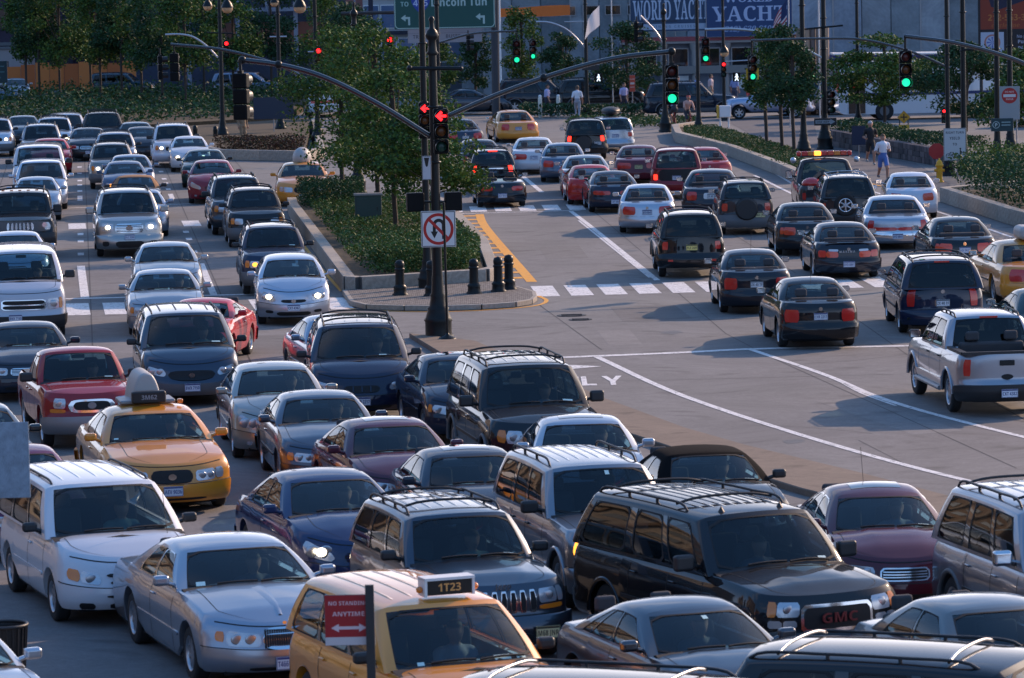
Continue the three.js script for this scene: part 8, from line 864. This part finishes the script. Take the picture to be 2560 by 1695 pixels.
  ['sedan_car', 'car', 'compact', [0.62, 0.63, 0.68], 'white sedan with one amber tail light beside the jogger', 13.89, -142.91, 177.2, OUT, {metal: 0.15, swap: {'tail_light1': 'orangeTail'}, lod: 0.5, id: 'corolla'}],
  ['sedan_car', 'car', 'sedan', [0.5, 0.5, 0.54], 'silver sedan behind the dark coupe at the far crosswalk', 4.64, -138.62, 178.2, OUT, {lod: 0.5, id: 'silver79'}],
  ['coupe_car', 'car', 'coupe', [0.02, 0.022, 0.04], 'dark coupe with narrow tail lights on the far crosswalk', 3.7, -149.92, 182.8, OUT, {lod: 0.5, id: 'coupe80'}],
  ['coupe_car', 'car', 'coupe', [0.5, 0.02, 0.015], 'bright red coupe leaving beside the dark coupe', 3.02, -154.69, 182.5, OUT, {lod: 0.5, id: 'redcoupe'}],
  ['sedan_car', 'car', 'nineties', [0.3, 0.29, 0.28], 'tan grey sedan just ahead of the bright red coupe', 2.98, -160.67, 180.2, OUT, {lod: 0.5, id: 'tan82'}],
  ['sedan_car', 'car', 'police', [0.015, 0.017, 0.03], 'dark sedan with white decal on its boot lid', 7.23, -146.88, 177.5, OUT, {lod: 0.5, id: 'police'}],
  ['suv_car', 'SUV', 'redsuv', [0.22, 0.012, 0.015], 'dark red boxy SUV with black tailgate panel', 6.41, -157.42, 178, OUT, {swap: {'tail_light': 'brakeOn'}, lod: 0.5, id: 'redsuv'}],
  ['sedan_car', 'car', 'sedan', [0.35, 0.02, 0.02], 'red sedan half hidden beside the dark red boxy SUV', 7.7, -164.45, 185, OUT, {lod: 0.5, id: 'red85'}],
  ['sedan_car', 'car', 'nineties', [0.13, 0.012, 0.02], 'maroon sedan leaving left of the dark red boxy SUV', 5.31, -168.23, 178.5, OUT, {lod: 0.5, id: 'maroon86'}],
  ['convertible_car', 'car', 'open', [0.008, 0.009, 0.014], 'black open roadster with its roof down on the far crosswalk', -0.39, -154.26, 184, OUT, {lod: 0.5, id: 'z3'}],
  ['suv_car', 'SUV', 'smallsuv', [0.012, 0.013, 0.02], 'small black SUV with lit brake lights ahead of the open roadster', -0.77, -163.2, 184, OUT, {lod: 0.5, id: 'small88'}],
  ['suv_car', 'SUV', 'jeepspare', [0.008, 0.008, 0.01], 'black SUV with dark spare wheel in the far distance', 3.56, -188.91, 179.5, OUT, {lod: 0.5, id: 'jeep89'}],
  ['station_wagon', 'car', 'wagon', [0.4, 0.42, 0.46], 'silver wagon with dark roof box in the far distance', 4.82, -195.86, 186, OUT, {lod: 0.5, id: 'wagon'}],
  ['sedan_car', 'car', 'nineties', [0.6, 0.61, 0.64], 'white sedan leaving behind the grey blue one in the far lane', 1.1, -177.63, 180, OUT, {metal: 0.1, lod: 0.5, id: 'lexus'}],
  ['sedan_car', 'car', 'sedan', [0.12, 0.14, 0.19], 'slate blue sedan leaving beside the white sedan', 2.26, -170.82, 179.5, OUT, {lod: 0.5, id: 'blue92'}],
  ['taxi_sedan', 'taxi', 'crownvic', [0.74, 0.27, 0.02], 'yellow taxi sedan farthest away on the bend', 0.21, -208.16, 186.8, OUT, {metal: 0.05, lod: 0.5, id: 'fartaxi'}],
  ['sedan_car', 'car', 'sedan', [0.03, 0.04, 0.07], 'dark blue sedan on the far bend beside the tree leaves', -2.44, -199.11, 190, OUT, {lod: 0.5, id: 'dk94'}],
  ['sedan_car', 'car', 'sedan', [0.02, 0.025, 0.035], 'black sedan peeking out from behind the tree leaves', -1.31, -175.83, 185, OUT, {lod: 0.5, id: 'dk94b'}],
  ['sedan_car', 'car', 'sedan', [0.01, 0.03, 0.028], 'dark green car just showing at the right edge ahead of the pickup', 12.04, -92.95, 184, OUT, {id: 'edge96'}],
];
M.redDull = std([0.2, 0.02, 0.02], 0.5);
const drivers = { a: seated({ top: [0.16, 0.3, 0.28] }), b: seated({ top: [0.1, 0.11, 0.14] }), c: seated({ top: [0.34, 0.36, 0.4], hair: [0.08, 0.05, 0.03] }) };
const EXTRA = {
  taxi3m: (t, m) => { const y = m.roofY(0, m.zh - 0.5) - 0.01, z = m.zh - 0.55; const sh = new THREE.Shape(); sh.moveTo(-0.2, 0); sh.lineTo(0.2, 0); sh.quadraticCurveTo(0.16, 0.26, 0.08, 0.36); sh.quadraticCurveTo(0, 0.42, -0.08, 0.36); sh.quadraticCurveTo(-0.16, 0.26, -0.2, 0); mesh('advert_topper', new THREE.ExtrudeGeometry(sh, { depth: 0.9, bevelEnabled: true, bevelSize: 0.04, bevelThickness: 0.08, bevelSegments: 3 }).translate(0, y + 0.08, z - 1.15), M.cream, t); mesh('topper_base', box(0.9, 0.06, 0.7, 0, y + 0.05, z - 0.4, 0.02), M.steel, t); const b = mesh('roof_sign', new RoundedBoxGeometry(0.56, 0.2, 0.18, 2, 0.04).translate(0, y + 0.14, z + 0.06), M.trim, t); mesh('number', new THREE.PlaneGeometry(0.5, 0.15).translate(0, y + 0.14, z + 0.153), canvasMat(256, 76, g => { g.fillStyle = '#15161a'; g.fillRect(0, 0, 256, 76); txt(g, '\u25B2 3M62 \u25B2', 128, 56, 'bold 52px sans-serif', '#8d9096', 'center', 230); }), b); for (const sg of [1]) mesh('off_duty_lamp', new RoundedBoxGeometry(0.09, 0.07, 0.07, 2, 0.02).translate(0.52, y + 0.05, z), M.amber, t); },
  taxi42: (t, m) => { const y = m.roofY(0, m.zh - 0.5); mesh('advert_topper', new THREE.SphereGeometry(0.34, 16, 12, 0, 6.283, 0, 1.9).scale(1, 1.15, 1.6).translate(0, y + 0.12, m.zh - 0.8), M.cream, t); },
  taxi69: (t, m) => { const y = m.roofY(0, m.zh - 0.5); mesh('advert_topper', new RoundedBoxGeometry(0.42, 0.34, 1.0, 3, 0.14).translate(0, y + 0.17, m.zh - 0.9), M.cream, t); },
  taxivan: (t, m) => { const z = m.zh - 0.28, y = m.roofY(0, z); const b = mesh('roof_sign', new RoundedBoxGeometry(0.52, 0.17, 0.2, 2, 0.02).translate(0.12, y + 0.12, z), M.trim, t); mesh('frame', merge([box(0.58, 0.03, 0.24, 0.12, y + 0.215, z), box(0.03, 0.19, 0.22, -0.155, y + 0.12, z), box(0.03, 0.19, 0.22, 0.395, y + 0.12, z)]), M.white, b); mesh('number', new THREE.PlaneGeometry(0.48, 0.14).translate(0.12, y + 0.12, z + 0.103), canvasMat(256, 76, g => { g.fillStyle = '#14110f'; g.fillRect(0, 0, 256, 76); txt(g, '1T23', 128, 62, 'bold 66px sans-serif', '#e3a25a'); }), b); for (const x of [-0.2, 0.44]) mesh('off_duty_lamp', new THREE.SphereGeometry(0.04, 10, 8).translate(x, y + 0.1, z + 0.02), M.amber, t); },
  yukon: (t, m) => { const g = new TextGeometry('GMC', { font: fontBold, size: 0.115, depth: 0.015, curveSegments: 3 }); g.computeBoundingBox(); const w = g.boundingBox.max.x, p = m.S(0, 0.63, 0.05); mesh('lettering', g.scale(1.35, 1, 1).translate(-w * 1.35 / 2, p.y - 0.01, p.z), M.redDull, t); for (const sg of [1, -1]) mesh('roof_marker', new THREE.ConeGeometry(0.05, 0.08, 8).translate(sg * 0.4, m.roofY(0.4, m.zh - 0.2) + 0.03, m.zh - 0.2), M.trim, t); },
  jeep: (t, m) => { const g = new TextGeometry('Jeep', { font: fontBold, size: 0.07, depth: 0.01, curveSegments: 2 }), p = m.S(0, 0.955, 0.03); mesh('lettering', g.translate(-0.1, p.y - 0.03, p.z), M.chrome, t); },
  altima: (t, m) => { const g = new TextGeometry('M A X I M A', { font: fontBold, size: 0.055, depth: 0.006, curveSegments: 2 }), p = m.S(3, 0.74, 0.012); mesh('lettering', g.rotateY(Math.PI).translate(0.25, p.y, p.z), M.alloy, t); },
  rav4: (t, m) => {},
};
for (const [name, cat, kind, col, label, x, z, a, grp, o] of TRAFFIC) {
  const [t, m] = vehicle(name, cat, kind, col, label, x, z, a, grp, o); EXTRA[o.id]?.(t, m);
  if (o.drv) { const r = a * Math.PI / 180, d = m.driver.clone().multiplyScalar(CAR), px = x + Math.cos(r) * d.x + Math.sin(r) * d.z, pz = z - Math.sin(r) * d.x + Math.cos(r) * d.z; person('driver of the ' + label.split(' ').slice(0, 12).join(' ').replace(/,$/, ''), drivers[o.drv], px, d.y - 0.12 * CAR, pz / ZK, a, 'drivers behind the windshields'); }
}
// vehicles of the cross street and beyond the bank
const FAR = 'vehicles in the far cross street';
[['suv_car', 'SUV', 'bigsuv', [0.012, 0.016, 0.03], 'dark SUV crossing side on below the yacht signs', 10.4, -199.5, 90], ['pickup_truck', 'truck', 'pickup', [0.34, 0.4, 0.55], 'pale blue pickup crossing side on behind the slender trees', 14.6, -196.5, 270], ['suv_car', 'SUV', 'explorer', [0.16, 0.17, 0.2], 'grey SUV behind the post with the sunlit arm', 17.3, -199.4, 270], ['suv_car', 'SUV', 'bigsuv', [0.01, 0.01, 0.012], 'black SUV parked behind the silver wagon with roof box', 5.6, -209, 90], ['suv_car', 'SUV', 'bigsuv', [0.012, 0.012, 0.02], 'black SUV parked left of the flag lamp post', 2.0, -209.5, 90], ['sedan_car', 'car', 'sedan', [0.05, 0.055, 0.07], 'grey sedan parked left of the gantry post', -2.2, -209, 90], ['suv_car', 'SUV', 'explorer', [0.6, 0.62, 0.66], 'white SUV at the far right edge behind the no entry sign', 27.9, -181, 250], ['sedan_car', 'car', 'sedan', [0.1, 0.16, 0.24], 'blue sedan behind the ground cover at far left', -34.6, -236, 80], ['suv_car', 'SUV', 'escape', [0.02, 0.05, 0.07], 'teal SUV behind the ground cover between the far left trunks', -26.5, -245, 80], ['minivan', 'minivan', 'silvervan', [0.16, 0.19, 0.26], 'slate minivan behind the ground cover right of the trunks', -17.6, -241, 85], ['sedan_car', 'car', 'sedan', [0.6, 0.6, 0.62], 'white sedan glinting beside the dark teal direction sign', -34.4, -247, 10]].forEach(([n, c, k, col, l, x, z, a]) => vehicle(n, c, k, col, l, x, z * ZK, a, FAR, { lod: 0.5 }));
{ const [t, m] = vehicle('passenger_van', 'van', 'ramvan', [0.6, 0.61, 0.64], 'white van with red stripe seen from behind at the far planter', -11.0, -211 * ZK, 186, FAR, { lod: 0.5, metal: 0.05 }); mesh('red_stripe', rearPatch(m, -0.52, 0.52, 0.5, 0.66, { off: 0.01, nu: 12, nv: 1, flat: 1 }), M.red, t); }
renderer.render(scene, camera);
